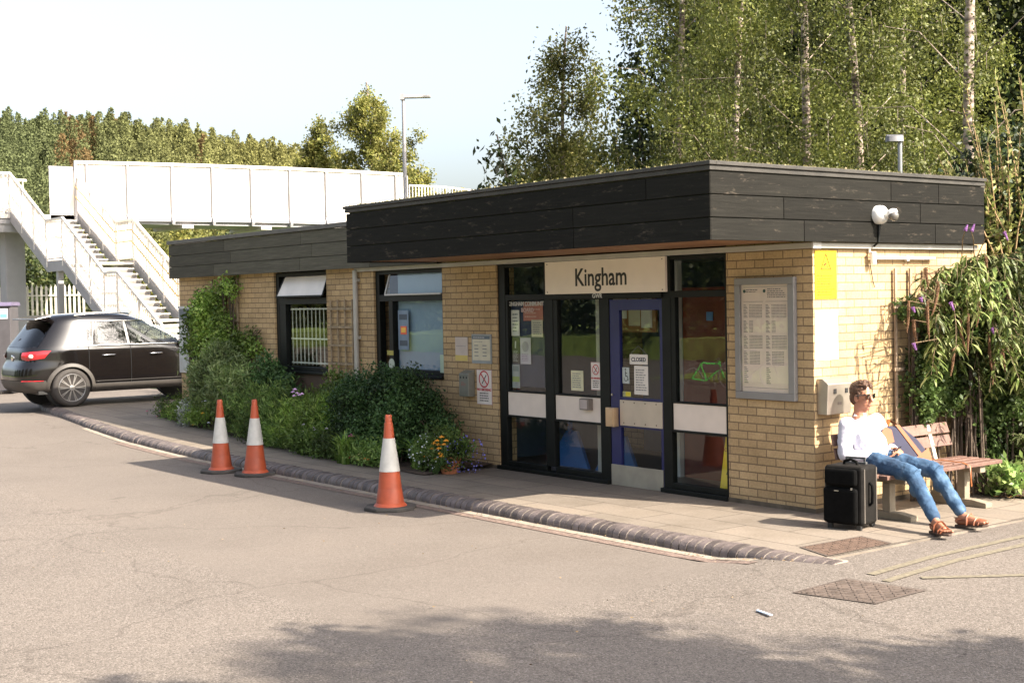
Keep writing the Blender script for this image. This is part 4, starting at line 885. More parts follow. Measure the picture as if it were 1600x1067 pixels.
m = MB(); m.tube([bagf(0.36, 0.03, 0.06), (0.62, 1.02, 0.43), (0.80, 1.02, 0.425), (0.87, 1.03, 0.40), (0.875, 1.03, 0.28), (0.86, 1.06, 0.22)], 0.012, 6, flat=0.35); m.tube([bagf(0.02, 0.34, 0.10), bagf(0.10, 0.40, 0.06), bagf(0.24, 0.33, 0.03), bagf(0.36, 0.16, 0.02)], 0.018, 6, flat=0.35); m.build('shoulder_strap', tan, t, smooth=60)
# ================================================================ the seated man
def cap(m, p, q, r0, r1, n=14, flat=1.0, hint=None, steps=5):
    p = Vector(p); q = Vector(q); m.tube([p.lerp(q, i / steps) for i in range(steps + 1)], [r0 + (r1 - r0) * i / steps for i in range(steps + 1)], n, flat=flat, hint=hint)
    m.ell(p, (r0, r0, r0), n=12, m=8); m.ell(q, (r1, r1, r1), n=12, m=8)
def body_mesh(m, name, mat, parent, vox, sm=4):
    o = m.build(name, mat, parent, fix=False)
    r = o.modifiers.new('remesh', 'REMESH'); r.mode = 'VOXEL'; r.voxel_size = vox; r.use_smooth_shade = True
    s_ = o.modifiers.new('smooth', 'SMOOTH'); s_.factor = 0.5; s_.iterations = sm
    if name in ('shirt', 'jeans'):
        for sz, st in ((0.10, 0.022), (0.035, 0.008)):
            tx = bpy.data.textures.new('cloth_folds', 'CLOUDS'); tx.noise_scale = sz; tx.noise_depth = 1
            dp = o.modifiers.new('folds', 'DISPLACE'); dp.texture = tx; dp.strength = st * (1 if name == 'shirt' else .75); dp.mid_level = 0.42; dp.texture_coords = 'LOCAL'
    if name == 'hair':
        tx = bpy.data.textures.new('hair_tufts', 'CLOUDS'); tx.noise_scale = .022; dp = o.modifiers.new('tufts', 'DISPLACE'); dp.texture = tx; dp.strength = .008; dp.mid_level = 0.5; dp.texture_coords = 'LOCAL'
    return o
skin = M('man_skin', (0.36, 0.16, 0.095), 0.5, var=0.06, scale=20);  # even base colour of the skin
shirtm = M('white_shirt', (0.52, 0.51, 0.58), 0.8, var=0.04, scale=9, bump=1.0, bscale=9)
def jeans():
    m_, N, L, b = _new('blue_denim'); co = objco(N); n = N.new('ShaderNodeTexNoise'); n.inputs['Scale'].default_value = 9; n.inputs['Detail'].default_value = 7; L.new(co, n.inputs['Vector'])
    r = ramp(N, [(0.30, (0.016, 0.042, 0.088)), (0.52, (0.034, 0.082, 0.155)), (0.74, (0.10, 0.17, 0.26))]); L.new(n.outputs[0], r.inputs[0]); L.new(r.outputs[0], b.inputs['Base Color']); b.inputs['Roughness'].default_value = 0.85
    bp = N.new('ShaderNodeBump'); bp.inputs['Strength'].default_value = 0.7; bp.inputs['Distance'].default_value = 0.02; n2 = N.new('ShaderNodeTexNoise'); n2.inputs['Scale'].default_value = 14; n2.inputs['Detail'].default_value = 3; L.new(co, n2.inputs['Vector']); L.new(n2.outputs[0], bp.inputs['Height']); L.new(bp.outputs[0], b.inputs['Normal']); return m_
jm = jeans()
MAN = thing('person', 'man in a white shirt, jeans and sunglasses sitting stretched out on the bench', 'person', (0.45, 0.2, 0))
V = Vector
HD = V((0.335, 0.235, 1.03)); FD = V((0.99, 0.02, -0.04)).normalized()      # where the face looks
SD = FD.cross(V((0, 0, 1))).normalized() * -1; UD = SD.cross(FD) * -1
if UD.z < 0: UD = -UD
UD = V(UD).normalized(); SD = UD.cross(FD).normalized()                       # SD = the man's left
RH = Matrix((FD, SD, UD)).transposed()
def hp(f, s_, u): return HD + FD * f + SD * s_ + UD * u
pel = V((0.45, 0.23, 0.50)); che = V((0.345, 0.225, 0.72)); nck = V((0.315, 0.235, 0.86))
hR, hL = V((0.50, 0.14, 0.485)), V((0.50, 0.33, 0.485)); kR, kL = V((0.985, 0.035, 0.435)), V((0.985, 0.34, 0.44)); aR, aL = V((1.345, -0.155, 0.115)), V((1.30, 0.27, 0.115))
sR, sL = V((0.32, 0.045, 0.80)), V((0.335, 0.42, 0.80)); eR, eL = V((0.345, -0.02, 0.545)), V((0.42, 0.475, 0.56)); wR, wL = V((0.575, 0.14, 0.525)), V((0.565, 0.385, 0.57))
m = MB()
# head
m.ell(hp(-0.012, 0, 0.035), (0.096, 0.076, 0.098), RH); m.ell(hp(0.018, 0, -0.045), (0.068, 0.058, 0.078), RH); m.ell(hp(0.052, 0, -0.092), (0.030, 0.030, 0.024), RH)
m.ell(hp(0.066, 0, 0.03), (0.022, 0.055, 0.018), RH)
m.tube([hp(0.078, 0, 0.022), hp(0.096, 0, -0.008), hp(0.108, 0, -0.026), hp(0.088, 0, -0.036)], [0.010, 0.013, 0.017, 0.011], 10)
m.ell(hp(0.080, 0, -0.060), (0.014, 0.026, 0.007), RH); m.ell(hp(0.078, 0, -0.072), (0.014, 0.022, 0.007), RH)
for q in (-1, 1): m.ell(hp(0.055, q * 0.034, -0.025), (0.026, 0.022, 0.022), RH); m.ell(hp(-0.006, q * 0.078, -0.012), (0.020, 0.009, 0.032), RH)
cap(m, hp(-0.02, 0, -0.06), nck + V((0, 0, -0.03)), 0.054, 0.062)
cap(m, nck, che, 0.07, 0.10, flat=1.2, hint=(0, 1, 0)); cap(m, che, pel, 0.10, 0.11)
for a, b_, c, s0 in ((sR, eR, wR, 1), (sL, eL, wL, -1)): cap(m, a, b_, 0.048, 0.036); cap(m, b_, c, 0.036, 0.027)
for a, b_, c in ((hR, kR, aR), (hL, kL, aL)): cap(m, a, b_, 0.078, 0.052); cap(m, b_, c, 0.050, 0.033); m.ell(b_.lerp(c, 0.3) + V((-0.02, 0, -0.02)), (0.045, 0.045, 0.06))
# feet
def foot(m, a, d, roll):
    d = V(d).normalized(); up = V((0, 0, 1)); up = (up - d * up.dot(d)).normalized(); s_ = up.cross(d).normalized()
    heel = a - up * 0.055 - d * 0.035
    m.ell(heel, (0.036, 0.034, 0.03), Matrix((d, s_, up)).transposed()); cap(m, a, heel + d * 0.02, 0.033, 0.032)
    cap(m, a + d * 0.01 - up * 0.03, a + d * 0.15 - up * 0.068, 0.036, 0.020, flat=1.3)
    for i in range(5):
        o = s_ * roll * (0.032 - 0.016 * i); L_ = 0.205 - 0.011 * i
        cap(m, a + d * 0.12 - up * 0.070 + o * 0.8, a + d * L_ - up * (0.070) + o, 0.014, 0.013 if i == 0 else 0.009, 8, steps=2)
    return d, s_, up
FT = []
FT.append(foot(m, aR, (0.80, -0.42, 0.06), 1)); FT.append(foot(m, aL, (0.93, 0.05, 0.10), -1))
# hands
def hand(m, w_, d, palm, side, curl):
    """d towards the knuckles, palm = palm normal, side = towards the thumb; fingers curl round what is held"""
    d = V(d).normalized(); n = V(palm); n = (n - d * n.dot(d)).normalized(); s_ = V(side); s_ = (s_ - d * s_.dot(d) - n * s_.dot(n)).normalized()
    R = Matrix((d, s_, n)).transposed(); m.ell(w_ + d * 0.048, (0.050, 0.040, 0.016), R)
    for i in range(4):
        b = w_ + d * 0.085 + s_ * (0.028 - 0.0185 * i); L_ = (0.040, 0.046, 0.042, 0.033)[i]; a = curl * (0.8 + 0.15 * i)
        p1 = b + (d * cos(a * .5) + n * sin(a * .5)) * L_; p2 = p1 + (d * cos(a * 1.2) + n * sin(a * 1.2)) * L_ * .65; p3 = p2 + (d * cos(a * 1.8) + n * sin(a * 1.8)) * L_ * .5
        m.tube([b - d * 0.01, b, p1, p2, p3], [0.0095, 0.0092, 0.0085, 0.008, 0.006], 8)
    b = w_ + d * 0.025 + s_ * 0.03; p1 = b + (d * 0.6 + s_ * 0.7 + n * 0.35).normalized() * 0.040; p2 = p1 + (d * 0.9 + s_ * 0.15 + n * 0.5).normalized() * 0.03
    m.tube([b - s_ * 0.012, b, p1, p2], [0.014, 0.013, 0.010, 0.008], 8)
hand(m, wR, (0.75, 0.62, 0.06), (0.0, 0.1, 1), (-0.3, 0.8, 0.5), 0.75)
hand(m, wL, (0.80, -0.45, 0.12), (0.1, -0.55, -0.6), (0.2, 0.1, 1), 0.9)
body_mesh(m, 'body', skin, MAN, 0.0045, 3)
# shirt
m = MB(); cap(m, V((0.325, 0.235, 0.775)), che, 0.085, 0.150, flat=1.15); m.ell(V((0.33, 0.235, 0.77)), (0.10, 0.20, 0.075)); m.ell(che + V((0.01, 0, -0.02)), (0.125, 0.165, 0.13))
m.ell(V((0.405, 0.23, 0.63)), (0.135, 0.168, 0.13)); m.ell(V((0.43, 0.23, 0.56)), (0.145, 0.17, 0.10)); m.ell(V((0.445, 0.23, 0.51)), (0.142, 0.172, 0.085))
for a, b_, c in ((sR, eR, wR), (sL, eL, wL)):
    cap(m, a, b_, 0.072, 0.056); cap(m, b_, b_.lerp(c, 0.90), 0.057, 0.036)
    for k in range(4): q = a.lerp(b_, 0.35 + k * .2); m.ell(q + V((0.01 * (-1) ** k, 0, 0)), (0.066 - .004 * k, 0.064 - .004 * k, 0.022))
    for k in range(3): q = b_.lerp(c, 0.1 + k * .22); m.ell(q, (0.036, 0.056 - .006 * k, 0.056 - .006 * k), rotm(0, 0, 0.4))
for k in range(5): m.ell(V((0.47 - 0.03 * k, 0.23 + 0.03 * (-1) ** k, 0.54 + 0.05 * k)), (0.105, 0.13, 0.018), rotm(0.12 * (-1) ** k, 0.5, 0))
body_mesh(m, 'shirt', shirtm, MAN, 0.008, 2)
m = MB(); n = 16
for q in (-1, 1):
    m._add([hp(0.050, q * 0.022, -0.205), hp(0.03, q * 0.062, -0.170), hp(-0.02, q * 0.070, -0.150), hp(-0.07, q * 0.03, -0.135), hp(-0.075, q * 0.04, -0.17), hp(-0.02, q * 0.092, -0.190), hp(0.045, q * 0.082, -0.21), hp(0.105, q * 0.05, -0.245)], [(0, 1, 6, 7), (1, 2, 5, 6), (2, 3, 4, 5)])
o = m.build('collar', shirtm, MAN, smooth=60); sm_ = o.modifiers.new('solid', 'SOLIDIFY'); sm_.thickness = 0.004
m = MB()
for k in range(5): m.lathe([(0.005, 0), (0.004, 0.002)], (0.475 + .012 * k, 0.232, 0.80 - 0.055 * k - .02), 8, rotm(0, pi / 2))
# jeans
m = MB(); m.ell(V((0.455, 0.235, 0.485)), (0.135, 0.172, 0.082))
for a, b_, c in ((hR, kR, aR), (hL, kL, aL)):
    cap(m, a, b_, 0.096, 0.068); cap(m, b_, b_.lerp(c, 0.93), 0.066, 0.050); m.ell(b_.lerp(c, 0.28) + V((-0.02, 0, -0.022)), (0.055, 0.056, 0.07))
    for k in range(3): m.ell(b_ + V((-0.04 + .04 * k, 0, -0.006 * k)), (0.014, 0.070, 0.070), rotm(0, 0.5 * (k - 1), 0.15))
    for k in range(3): q = b_.lerp(c, 0.75 + .08 * k); m.ell(q, (0.052, 0.052, 0.014), rotm(0, -0.7, 0))
    for k in range(3): q = a.lerp(b_, 0.12 + .12 * k); m.ell(q, (0.016, 0.092 - .004 * k, 0.092 - .004 * k), rotm(0, 0, 0.5))
body_mesh(m, 'jeans', jm, MAN, 0.007, 2)
# hair: a cap over the skull, raised at the front
m = MB(); m.ell(hp(-0.024, 0, 0.052), (0.100, 0.083, 0.094), RH); m.ell(hp(-0.055, 0, -0.01), (0.058, 0.076, 0.075), RH)
rr = random.Random(3)
for k in range(60):
    a = rr.uniform(-1.2, 1.2); e = rr.uniform(0.3, 1.25); p = hp(-0.02 + 0.098 * cos(e) * cos(a), 0.08 * cos(e) * sin(a) * 1.1, 0.055 + 0.092 * sin(e))
    m.ell(p, (0.022, 0.010, 0.009), RH @ rotm(0, -rr.uniform(0.1, 0.8), rr.uniform(-.6, .6)), n=6, m=5)
for q in (-1, 1): m.tube([hp(0.02, q * 0.076, 0.04), hp(0.018, q * 0.078, 0.0), hp(0.014, q * 0.075, -0.018)], [0.012, 0.009, 0.004], 6)
hm = MB(); body_mesh(m, 'hair', M('brown_hair', (0.07, 0.03, 0.013), 0.6, var=0.4, scale=40, bump=0.6, bscale=90), MAN, 0.0045, 1)
# cut the hair cap back from the forehead and face by keeping it behind the skull front: skin ellipsoid brow pokes through
m = MB()
for q in (-1, 1):
    m.prism([(-0.031, 0.018), (0.034, 0.021), (0.032, -0.016), (0.010, -0.025), (-0.024, -0.018)], 0.0, 0.004, lambda u, v, d: tuple(hp(0.103 + d - abs(q * 0.034 + u) * 0.30, q * 0.034 + u * q, 0.014 + v)))
    m.tube([hp(0.088, q * 0.066, 0.026), hp(0.04, q * 0.085, 0.020), hp(-0.01, q * 0.086, 0.008)], 0.0048, 6)
m.tube([hp(0.098, -0.012, 0.018), hp(0.102, 0, 0.02), hp(0.098, 0.012, 0.018)], 0.003, 6)
m.build('sunglasses', M('black_sunglasses', (0.008, 0.008, 0.008), 0.15, coat=1), MAN, bevel=0.001)
m = MB(); m.tube([hp(0.0885, -0.024, -0.0665), hp(0.0945, 0, -0.0665), hp(0.0885, 0.024, -0.0665)], 0.0022, 6); m.build('mouth', M('lip_line', (0.22, 0.06, 0.05), 0.5), MAN)
# sandals
sole = M('dark_sole', (0.06, 0.035, 0.025), 0.7, var=0.2); lea = M('brown_leather', (0.20, 0.07, 0.035), 0.45, var=0.2)
for (d, s_, up), a in zip(FT, (aR, aL)):
    def ff(u, v, w_): return tuple(a + d * u + s_ * v + up * w_)
    out = [(-0.075, 0.0), (-0.06, 0.033), (0.0, 0.036), (0.10, 0.044), (0.17, 0.046), (0.215, 0.02), (0.22, -0.005), (0.19, -0.036), (0.10, -0.044), (0.0, -0.036), (-0.06, -0.033)]
    m = MB(); m.prism(out, -0.106, -0.086, ff); m.build('sandal_sole', sole, MAN, bevel=0.004)
    m = MB()
    for u0, hgt, wd in ((0.06, 0.005, 0.013), (0.125, -0.03, 0.013), (0.16, -0.043, 0.010)):
        m.tube([ff(u0, -0.046, -0.088), ff(u0 + .005, -0.044, hgt - 0.035), ff(u0 + .01, -0.018, hgt - .012), ff(u0 + .01, 0.018, hgt - .012), ff(u0 + .005, 0.044, hgt - 0.035), ff(u0, 0.046, -0.088)], wd, 8, flat=0.4)
    m.tube([ff(0.05, -0.04, -0.05), ff(-0.03, -0.036, -0.035), ff(-0.075, 0, -0.03), ff(-0.03, 0.036, -0.035), ff(0.05, 0.04, -0.05)], 0.009, 8, flat=0.4)
    m.build('sandal_strap', lea, MAN, smooth=60)
    if a is aL:
        m = MB(); Rf = Matrix((d, s_, up)).transposed()
        m.ell(a + d * 0.12 - up * 0.068, (0.115, 0.047, 0.030), Rf); m.ell(a + d * 0.02 - up * 0.062, (0.09, 0.042, 0.032), Rf); m.build('shoe_upper', lea, MAN, smooth=180)
hc = (wR + wL) / 2
PH = thing('mobile_phone', 'black phone held in both hands by the man on the bench', 'phone', (0.655, 0.29, 0.585))
m = MB(); m.cbox((0.66, 0.275, 0.592), (0.062, 0.125, 0.009), rotm(0.1, -0.55, 0.35)); m.build('body', M('black_phone', (0.01, 0.01, 0.01), 0.2), PH, bevel=0.004)
# ================================================================ the car
CARM = M('dark_metallic_paint', (0.005, 0.004, 0.004), 0.16, 0.0, var=0.05, coat=0.6, spec=0.4)
plast = M('grey_plastic_trim', (0.06, 0.053, 0.047), 0.55, var=0.1); chrome = M('chrome', (0.8, 0.78, 0.76), 0.12, 1.0, var=0.02)
cgl = glassmat('car_glass', (0.42, 0.46, 0.42), 1.7)
CAR = thing('parked_car', 'dark brown black compact suv parked beyond the far end of the building', 'car', (0, 0, 0), world=False)
ZL = [0.26, 0.32, 0.42, 0.55, 0.70, 0.82, 0.92, 1.00, 1.06, 1.12, 1.25, 1.38, 1.50, 1.57, 1.62, 1.655, 1.675, 1.682]
XR = [0.16, 0.06, 0.01, 0.00, 0.02, 0.09, 0.10, 0.11, 0.13, 0.17, 0.27, 0.37, 0.46, 0.52, 0.62, 0.85, 1.25, 1.7]
XF = [4.25, 4.36, 4.42, 4.43, 4.40, 4.32, 4.10, 3.70, 3.40, 3.25, 2.97, 2.70, 2.44, 2.28, 2.14, 1.98, 1.80, 1.75]
WD = [0.80, 0.86, 0.885, 0.895, 0.90, 0.90, 0.895, 0.885, 0.865, 0.845, 0.80, 0.755, 0.71, 0.68, 0.635, 0.53, 0.30, 0.03]
NP = [4, 4, 4.2, 4.4, 4.4, 4.4, 4.4, 4.4, 4.2, 4, 3.8, 3.6, 3.5, 3.3, 3.1, 2.8, 2.4, 2]
def prm(z): return [float(np.interp(z, ZL, A_)) for A_ in (XR, XF, WD, NP)]
_rc = {}
def ringz(z):
    k = round(z, 4)
    if k not in _rc:
        xr, xf, w_, n = prm(z); xc = (xr + xf) / 2; L_ = (xf - xr) / 2; N_ = 1200
        t_ = np.linspace(0, 2 * pi, N_ + 1); c = np.cos(t_); s_ = np.sin(t_)
        x = xc - L_ * np.sign(c) * np.abs(c) ** (2 / n); y = w_ * -np.sign(s_) * np.abs(s_) ** (2 / n)   # starts at rear centre, goes to the right side (-y)
        d = np.r_[0, np.cumsum(np.hypot(np.diff(x), np.diff(y)))]; _rc[k] = (d, x, y)
    return _rc[k]
def csurf(s_, z, off=0.0, side=1):
    d, x, y = ringz(z); X_ = np.interp(s_, d, x); Y_ = np.interp(s_, d, y)
    if off:
        X2 = np.interp(s_ + .01, d, x); Y2 = np.interp(s_ + .01, d, y); tx, ty = X2 - X_, Y2 - Y_; l = math.hypot(tx, ty) + 1e-9; X_ += -(-ty) / l * -off * -1 * (1); Y_ += (-tx) / l * off * 1
    return (X_, Y_ * side, z)
def cs_x(x, z, off=0.0, side=-1):
    """point on the side of the car at length x, height z"""
    xr, xf, w_, n = prm(z); xc = (xr + xf) / 2; L_ = (xf - xr) / 2; q = min(1, abs((x - xc) / L_)); y = w_ * (1 - q ** n) ** (1 / n)
    return (x, side * (y + off), z)
def build_body():
    NR = 220; zs = list(np.concatenate([np.linspace(0.26, 1.0, 22), np.linspace(1.02, 1.6, 18), [1.62, 1.64, 1.655, 1.668, 1.677, 1.682]]))
    vs = []; fs = []
    for z in zs:
        d, x, y = ringz(float(z)); tt = np.linspace(0, d[-1], NR + 1)[:-1]
        for a in tt: vs.append([float(np.interp(a, d, x)), float(np.interp(a, d, y)), float(z)])
    wc = [(0.84, 0.345), (3.44, 0.345)]; RA = 0.385
    def inside(p): return any((p[0] - cx) ** 2 + (p[2] - cz) ** 2 < RA ** 2 for cx, cz in wc) and abs(p[1]) > 0.5
    for i in range(len(zs) - 1):
        for j in range(NR):
            q = (i * NR + j, i * NR + (j + 1) % NR, (i + 1) * NR + (j + 1) % NR, (i + 1) * NR + j)
            c = [sum(vs[k][e] for k in q) / 4 for e in range(3)]
            if inside(c): continue
            fs.append(q)
    # pull verts near the arch on to the circle
    for v in vs:
        for cx, cz in wc:
            r_ = math.hypot(v[0] - cx, v[2] - cz)
            if abs(v[1]) > 0.5 and RA - 0.03 < r_ < RA + 0.02: v[0] = cx + (v[0] - cx) / r_ * RA; v[2] = cz + (v[2] - cz) / r_ * RA
    return vs, fs
vs, fs = build_body()
# glass openings are left out of the body: side, rear and front windows
def win_side(x, z):   # True inside the side glass
    if not (1.085 < z < 1.50): return False
    t_ = (z - 1.085) / 0.415; return 0.98 + 0.16 * t_ < x < 3.02 - 0.72 * t_ ** 1.1
def win_rear(x, y, z): return 1.09 < z < 1.50 and abs(y) < 0.66 - 0.10 * (z - 1.09) / .41 and x < 0.9
def win_front(x, y, z): return 1.12 < z < 1.53 and abs(y) < 0.72 - 0.14 * (z - 1.1) / .4 and x > 2.2
keep = []
for f in fs:
    c = [sum(vs[k][e] for k in f) / len(f) for e in range(3)]
    if abs(c[1]) > 0.55 and win_side(c[0], c[2]): continue
    if win_rear(*c) or win_front(*c): continue
    keep.append(f)
m = MB(); m._add(vs, keep); cb_ = m.build('body', CARM, CAR, smooth=40, fix=False)
so = cb_.modifiers.new('solid', 'SOLIDIFY'); so.thickness = 0.02; so.offset = -1
def sgrid(pts_fn, nu, nv):
    m_ = MB(); v_ = [pts_fn(i / nu, j / nv) for j in range(nv + 1) for i in range(nu + 1)]
    m_._add(v_, [(j * (nu + 1) + i, j * (nu + 1) + i + 1, (j + 1) * (nu + 1) + i + 1, (j + 1) * (nu + 1) + i) for j in range(nv) for i in range(nu)]); return m_
for sd_ in (-1, 1):
    def sw(u, v): z = 1.075 + 0.435 * v; t_ = max(0, (z - 1.085) / .415); x0 = 0.96 + 0.16 * t_; x1 = 3.05 - 0.72 * min(1, t_) ** 1.1; return cs_x(x0 + (x1 - x0) * u, z, 0.004, sd_)
    sgrid(sw, 30, 8).build('side_window', cgl, CAR, smooth=180)
    # chrome window surround
    loop = [sw(u, 0) for u in np.linspace(0, 1, 20)] + [sw(1, v) for v in np.linspace(0, 1, 8)[1:]] + [sw(u, 1) for u in np.linspace(1, 0, 20)[1:]] + [sw(0, v) for v in np.linspace(1, 0, 8)[1:]]
    loop = [(a, b_ + 0.004 * sd_, c) for a, b_, c in loop]
    m = MB(); m.tube(loop, 0.013, 6); m.build('window_trim', chrome, CAR, smooth=60)
    m = MB()
    for xb, xt, wd in ((1.93, 1.90, 0.075), (1.22, 1.30, 0.035), (2.93, 2.75, 0.03)):
        m.tube([cs_x(xb + (xt - xb) * k / 6, 1.08 + .43 * k / 6, 0.006, sd_) for k in range(7) if True], wd / 2, 4, flat=0.35, hint=(0, 0, 1))
    m.split('window_pillar', M('black_pillar', (0.012, 0.012, 0.012), 0.25), CAR)
    m = MB()
    for (x0, x1) in ((1.16, 1.92), (1.94, 3.02)):
        L1 = [cs_x(x0 + (0.0), z, 0.0035, sd_) for z in np.linspace(0.40 if x0 > 1.5 else 0.66, 1.06, 10)]; m.tube(L1, 0.0055, 4)
    L1 = [cs_x(3.02, z, 0.0035, sd_) for z in np.linspace(0.40, 1.02, 10)]; m.tube(L1, 0.0055, 4)
    m.tube([cs_x(x, 0.395, 0.003, sd_) for x in np.linspace(1.25, 3.0, 12)], 0.006, 4)
    m.split('door_gap', ink_m, CAR)
    for x in (1.42, 2.32):
        m = MB(); a, b_ = cs_x(x, 0.90, 0.035, sd_), cs_x(x + .2, 0.905, 0.035, sd_); m.tube([cs_x(x - .01, .90, 0, sd_), a, b_, cs_x(x + .21, .905, 0, sd_)], 0.013, 8); hd = m.build('door_handle', chrome, CAR, smooth=60)
    # lower cladding and arches
    def sil(u, v): z = 0.265 + 0.13 * v; return cs_x(1.22 + 1.84 * u, z, 0.018 - .008 * v, sd_)
    sgrid(sil, 24, 3).build('sill', plast, CAR, smooth=180)
    m = MB(); m.tube([cs_x(x, 0.44, 0.006, sd_) for x in np.linspace(1.28, 3.0, 20)], 0.012, 6, flat=0.5); m.build('side_moulding', plast, CAR, smooth=60)
    for cx in (0.84, 3.44):
        m = MB(); rings = []
        for k in range(25):
            a = radians(-12) + radians(204) * k / 24; r0, r1 = 0.368, 0.435; y_ = 0.90
            px, pz = cx + cos(a), sin(a)
            def pt(r, dy): x_ = cx + r * cos(a); z_ = max(0.265, 0.345 + r * sin(a)); return (x_, cs_x(min(max(x_, 0.2), 4.2), z_, 0, sd_)[1] + dy * sd_, z_)
            rings.append([pt(r0, -0.10), pt(r0, 0.022), pt(r1 - .01, 0.016), pt(r1, -0.002)])
        m.loft(rings, close=True); m.build('wheel_arch', plast, CAR, smooth=60)
        m = MB(); m.lathe([(0.40, -0.26), (0.40, 0.0)], (cx, sd_ * 0.72, 0.36), 28, rotm(-sd_ * pi / 2)); 
        # wheel
        W_ = MB(); R_ = rotm(-sd_ * pi / 2); c_ = (cx, sd_ * 0.785, 0.342)
        W_.lathe([(0.235, -0.105), (0.30, -0.11), (0.335, -0.095), (0.342, -0.06), (0.342, 0.05), (0.335, 0.085), (0.30, 0.105), (0.245, 0.10), (0.235, 0.09)], c_, 40, R_); wh = W_.build('wheel', M('tyre_rubber', (0.035, 0.03, 0.027), 0.75, var=0.2), CAR, smooth=50)
        rim = MB(); rim.lathe([(0.236, 0.06), (0.25, 0.098), (0.243, 0.104), (0.228, 0.085), (0.222, 0.0)], c_, 40, R_)
        rim.lathe([(0.055, 0.05), (0.055, 0.088), (0.03, 0.094)], c_, 20, R_)
        for k in range(10):
            a = 2 * pi * k / 10
            for da in (-0.065, 0.065):
                p0 = Vector((0.045 * cos(a), 0.045 * sin(a), 0.082)); p1 = Vector((0.232 * cos(a + da), 0.232 * sin(a + da), 0.088)); rim.bar(Vector(c_) + R_ @ p0, Vector(c_) + R_ @ p1, 0.013, 0.02, R_ @ Vector((0, 0, 1)))
        rim.build('rim', M('alloy_rim', (0.62, 0.60, 0.58), 0.3, 0.8, var=0.05), wh, smooth=40)
        dk = MB(); dk.lathe([(0.225, 0.0), (0.225, 0.02)], c_, 30, R_); dk.build('brake_disc', M('dark_disc', (0.04, 0.035, 0.03), 0.6, 0.5), wh)
        dk = MB(); dk.lathe([(0.378, -0.25), (0.378, -0.11)], c_, 30, R_); dk.build('arch_liner', ink_m, CAR)
    # tail lamp wraps the corner
    def tl(u, v):
        zt = 0.985 + 0.03 * u; zb = 0.84 + 0.06 * abs(u - .35); z = zb + (zt - zb) * v; s_ = 0.44 + (0.46 + 0.10 * v) * u
        d, x, y = ringz(z); X_ = float(np.interp(s_, d, x)); Y_ = float(np.interp(s_, d, y)); cx_ = 2.2; n_ = Vector((X_ - 1.1, Y_ * 1.2, 0)).normalized() * (0.028 - 0.022 * abs(2 * v - 1) ** 2)
        return (X_ + n_.x, (Y_ + n_.y) * (1 if sd_ == -1 else -1), z)
    sgrid(tl, 16, 8).build('tail_lamp', M('red_lamp', (0.50, 0.015, 0.02), 0.15, coat=1, var=0.3, scale=14), CAR, smooth=180)
    m = MB(); p = tl(0.45, 0.45); m.ell((p[0] - .0, p[1] + .0, p[2]), (0.045, 0.045, 0.04)); m.build('reversing_lamp', M('clear_lamp', (0.75, 0.55, 0.5), 0.15, coat=1), CAR, smooth=180)
    # reflector strip, mirror, roof rail
    m = MB(); L1 = []
    for u in np.linspace(0.55, 0.95, 6): d, x, y = ringz(0.46); L1.append((float(np.interp(u, d, x)) - .012, float(np.interp(u, d, y)) * (1 if sd_ == -1 else -1), 0.48))
    m.tube(L1, 0.017, 6, flat=0.5, hint=(0, 0, 1)); m.build('reflector', MATS['red_lamp'], CAR)
    m = MB(); m.tube([cs_x(1.0 + 1.3 * k / 10, 1.60, 0.0, sd_)[:2] + (1.622 + 0.035 * sin(pi * k / 10) ** 0.5,) for k in range(11)], 0.014, 8); m.build('roof_rail', chrome, CAR, smooth=60)
    p = cs_x(2.98, 1.08, 0, sd_); m = MB(); m.ell((2.96, p[1] + sd_ * 0.12, 1.12), (0.07, 0.11, 0.085)); m.bar((2.96, p[1], 1.08), (2.96, p[1] + sd_ * .1, 1.09), .05, .04); m.build('wing_mirror', CARM, CAR, smooth=60)
# rear face
def rw(u, v): z = 1.075 + 0.44 * v; yy_ = (0.68 - 0.10 * v) * (2 * u - 1); d, x, y = ringz(z); k = slice(0, 260); s_ = np.interp(abs(yy_), np.abs(y[k]), d[k]); return (float(np.interp(s_, d, x)) - 0.004, yy_, z)
sgrid(rw, 16, 8).build('rear_window', glassmat('tinted_glass', (0.10, 0.11, 0.11), 1.7), CAR, smooth=180)
def fw(u, v): z = 1.10 + 0.44 * v; yy_ = (0.74 - 0.14 * v) * (2 * u - 1); xr, xf, w_, n = prm(z); xc = (xr + xf) / 2; L_ = (xf - xr) / 2; q = abs(yy_) / w_; return (xc + L_ * (1 - q ** n) ** (1 / n) + .004, yy_, z)
sgrid(fw, 16, 8).build('windscreen', cgl, CAR, smooth=180)
def rb(u, v):
    z = 0.265 + 0.22 * v; d, x, y = ringz(z); T_ = d[-1]; s_ = (-0.98 + 1.96 * u) 
    a = s_ % T_; X_ = float(np.interp(a, d, x)); Y_ = float(np.interp(a, d, y)); return (X_ - 0.014 if abs(s_) < .8 else X_, Y_ * 1.012, z)
sgrid(rb, 50, 4).build('rear_bumper', plast, CAR, smooth=180)
m = MB(); m.prism([(0.50, 1.53), (0.30, 1.555), (0.30, 1.575), (0.62, 1.635)], -0.60, 0.60, lambda u, v, d: (u, d, v)); m.build('spoiler', CARM, CAR, bevel=0.012)
m = MB(); m.box(0.04, 0.07, -0.27, 0.27, 0.60, 0.72); m.build('number_plate', M('yellow_plate', (0.45, 0.30, 0.05), 0.5), CAR)
m = MB(); m.box(0.055, 0.075, -0.32, 0.32, 0.57, 0.76); m.build('plate_recess', ink_m, CAR)
m = MB(); m.lathe([(0.055, 0), (0.055, 0.02), (0.04, 0.026)], (0.10, 0, 0.88), 20, rotm(0, -pi / 2)); m.build('badge', chrome, CAR, smooth=40)
m = MB()
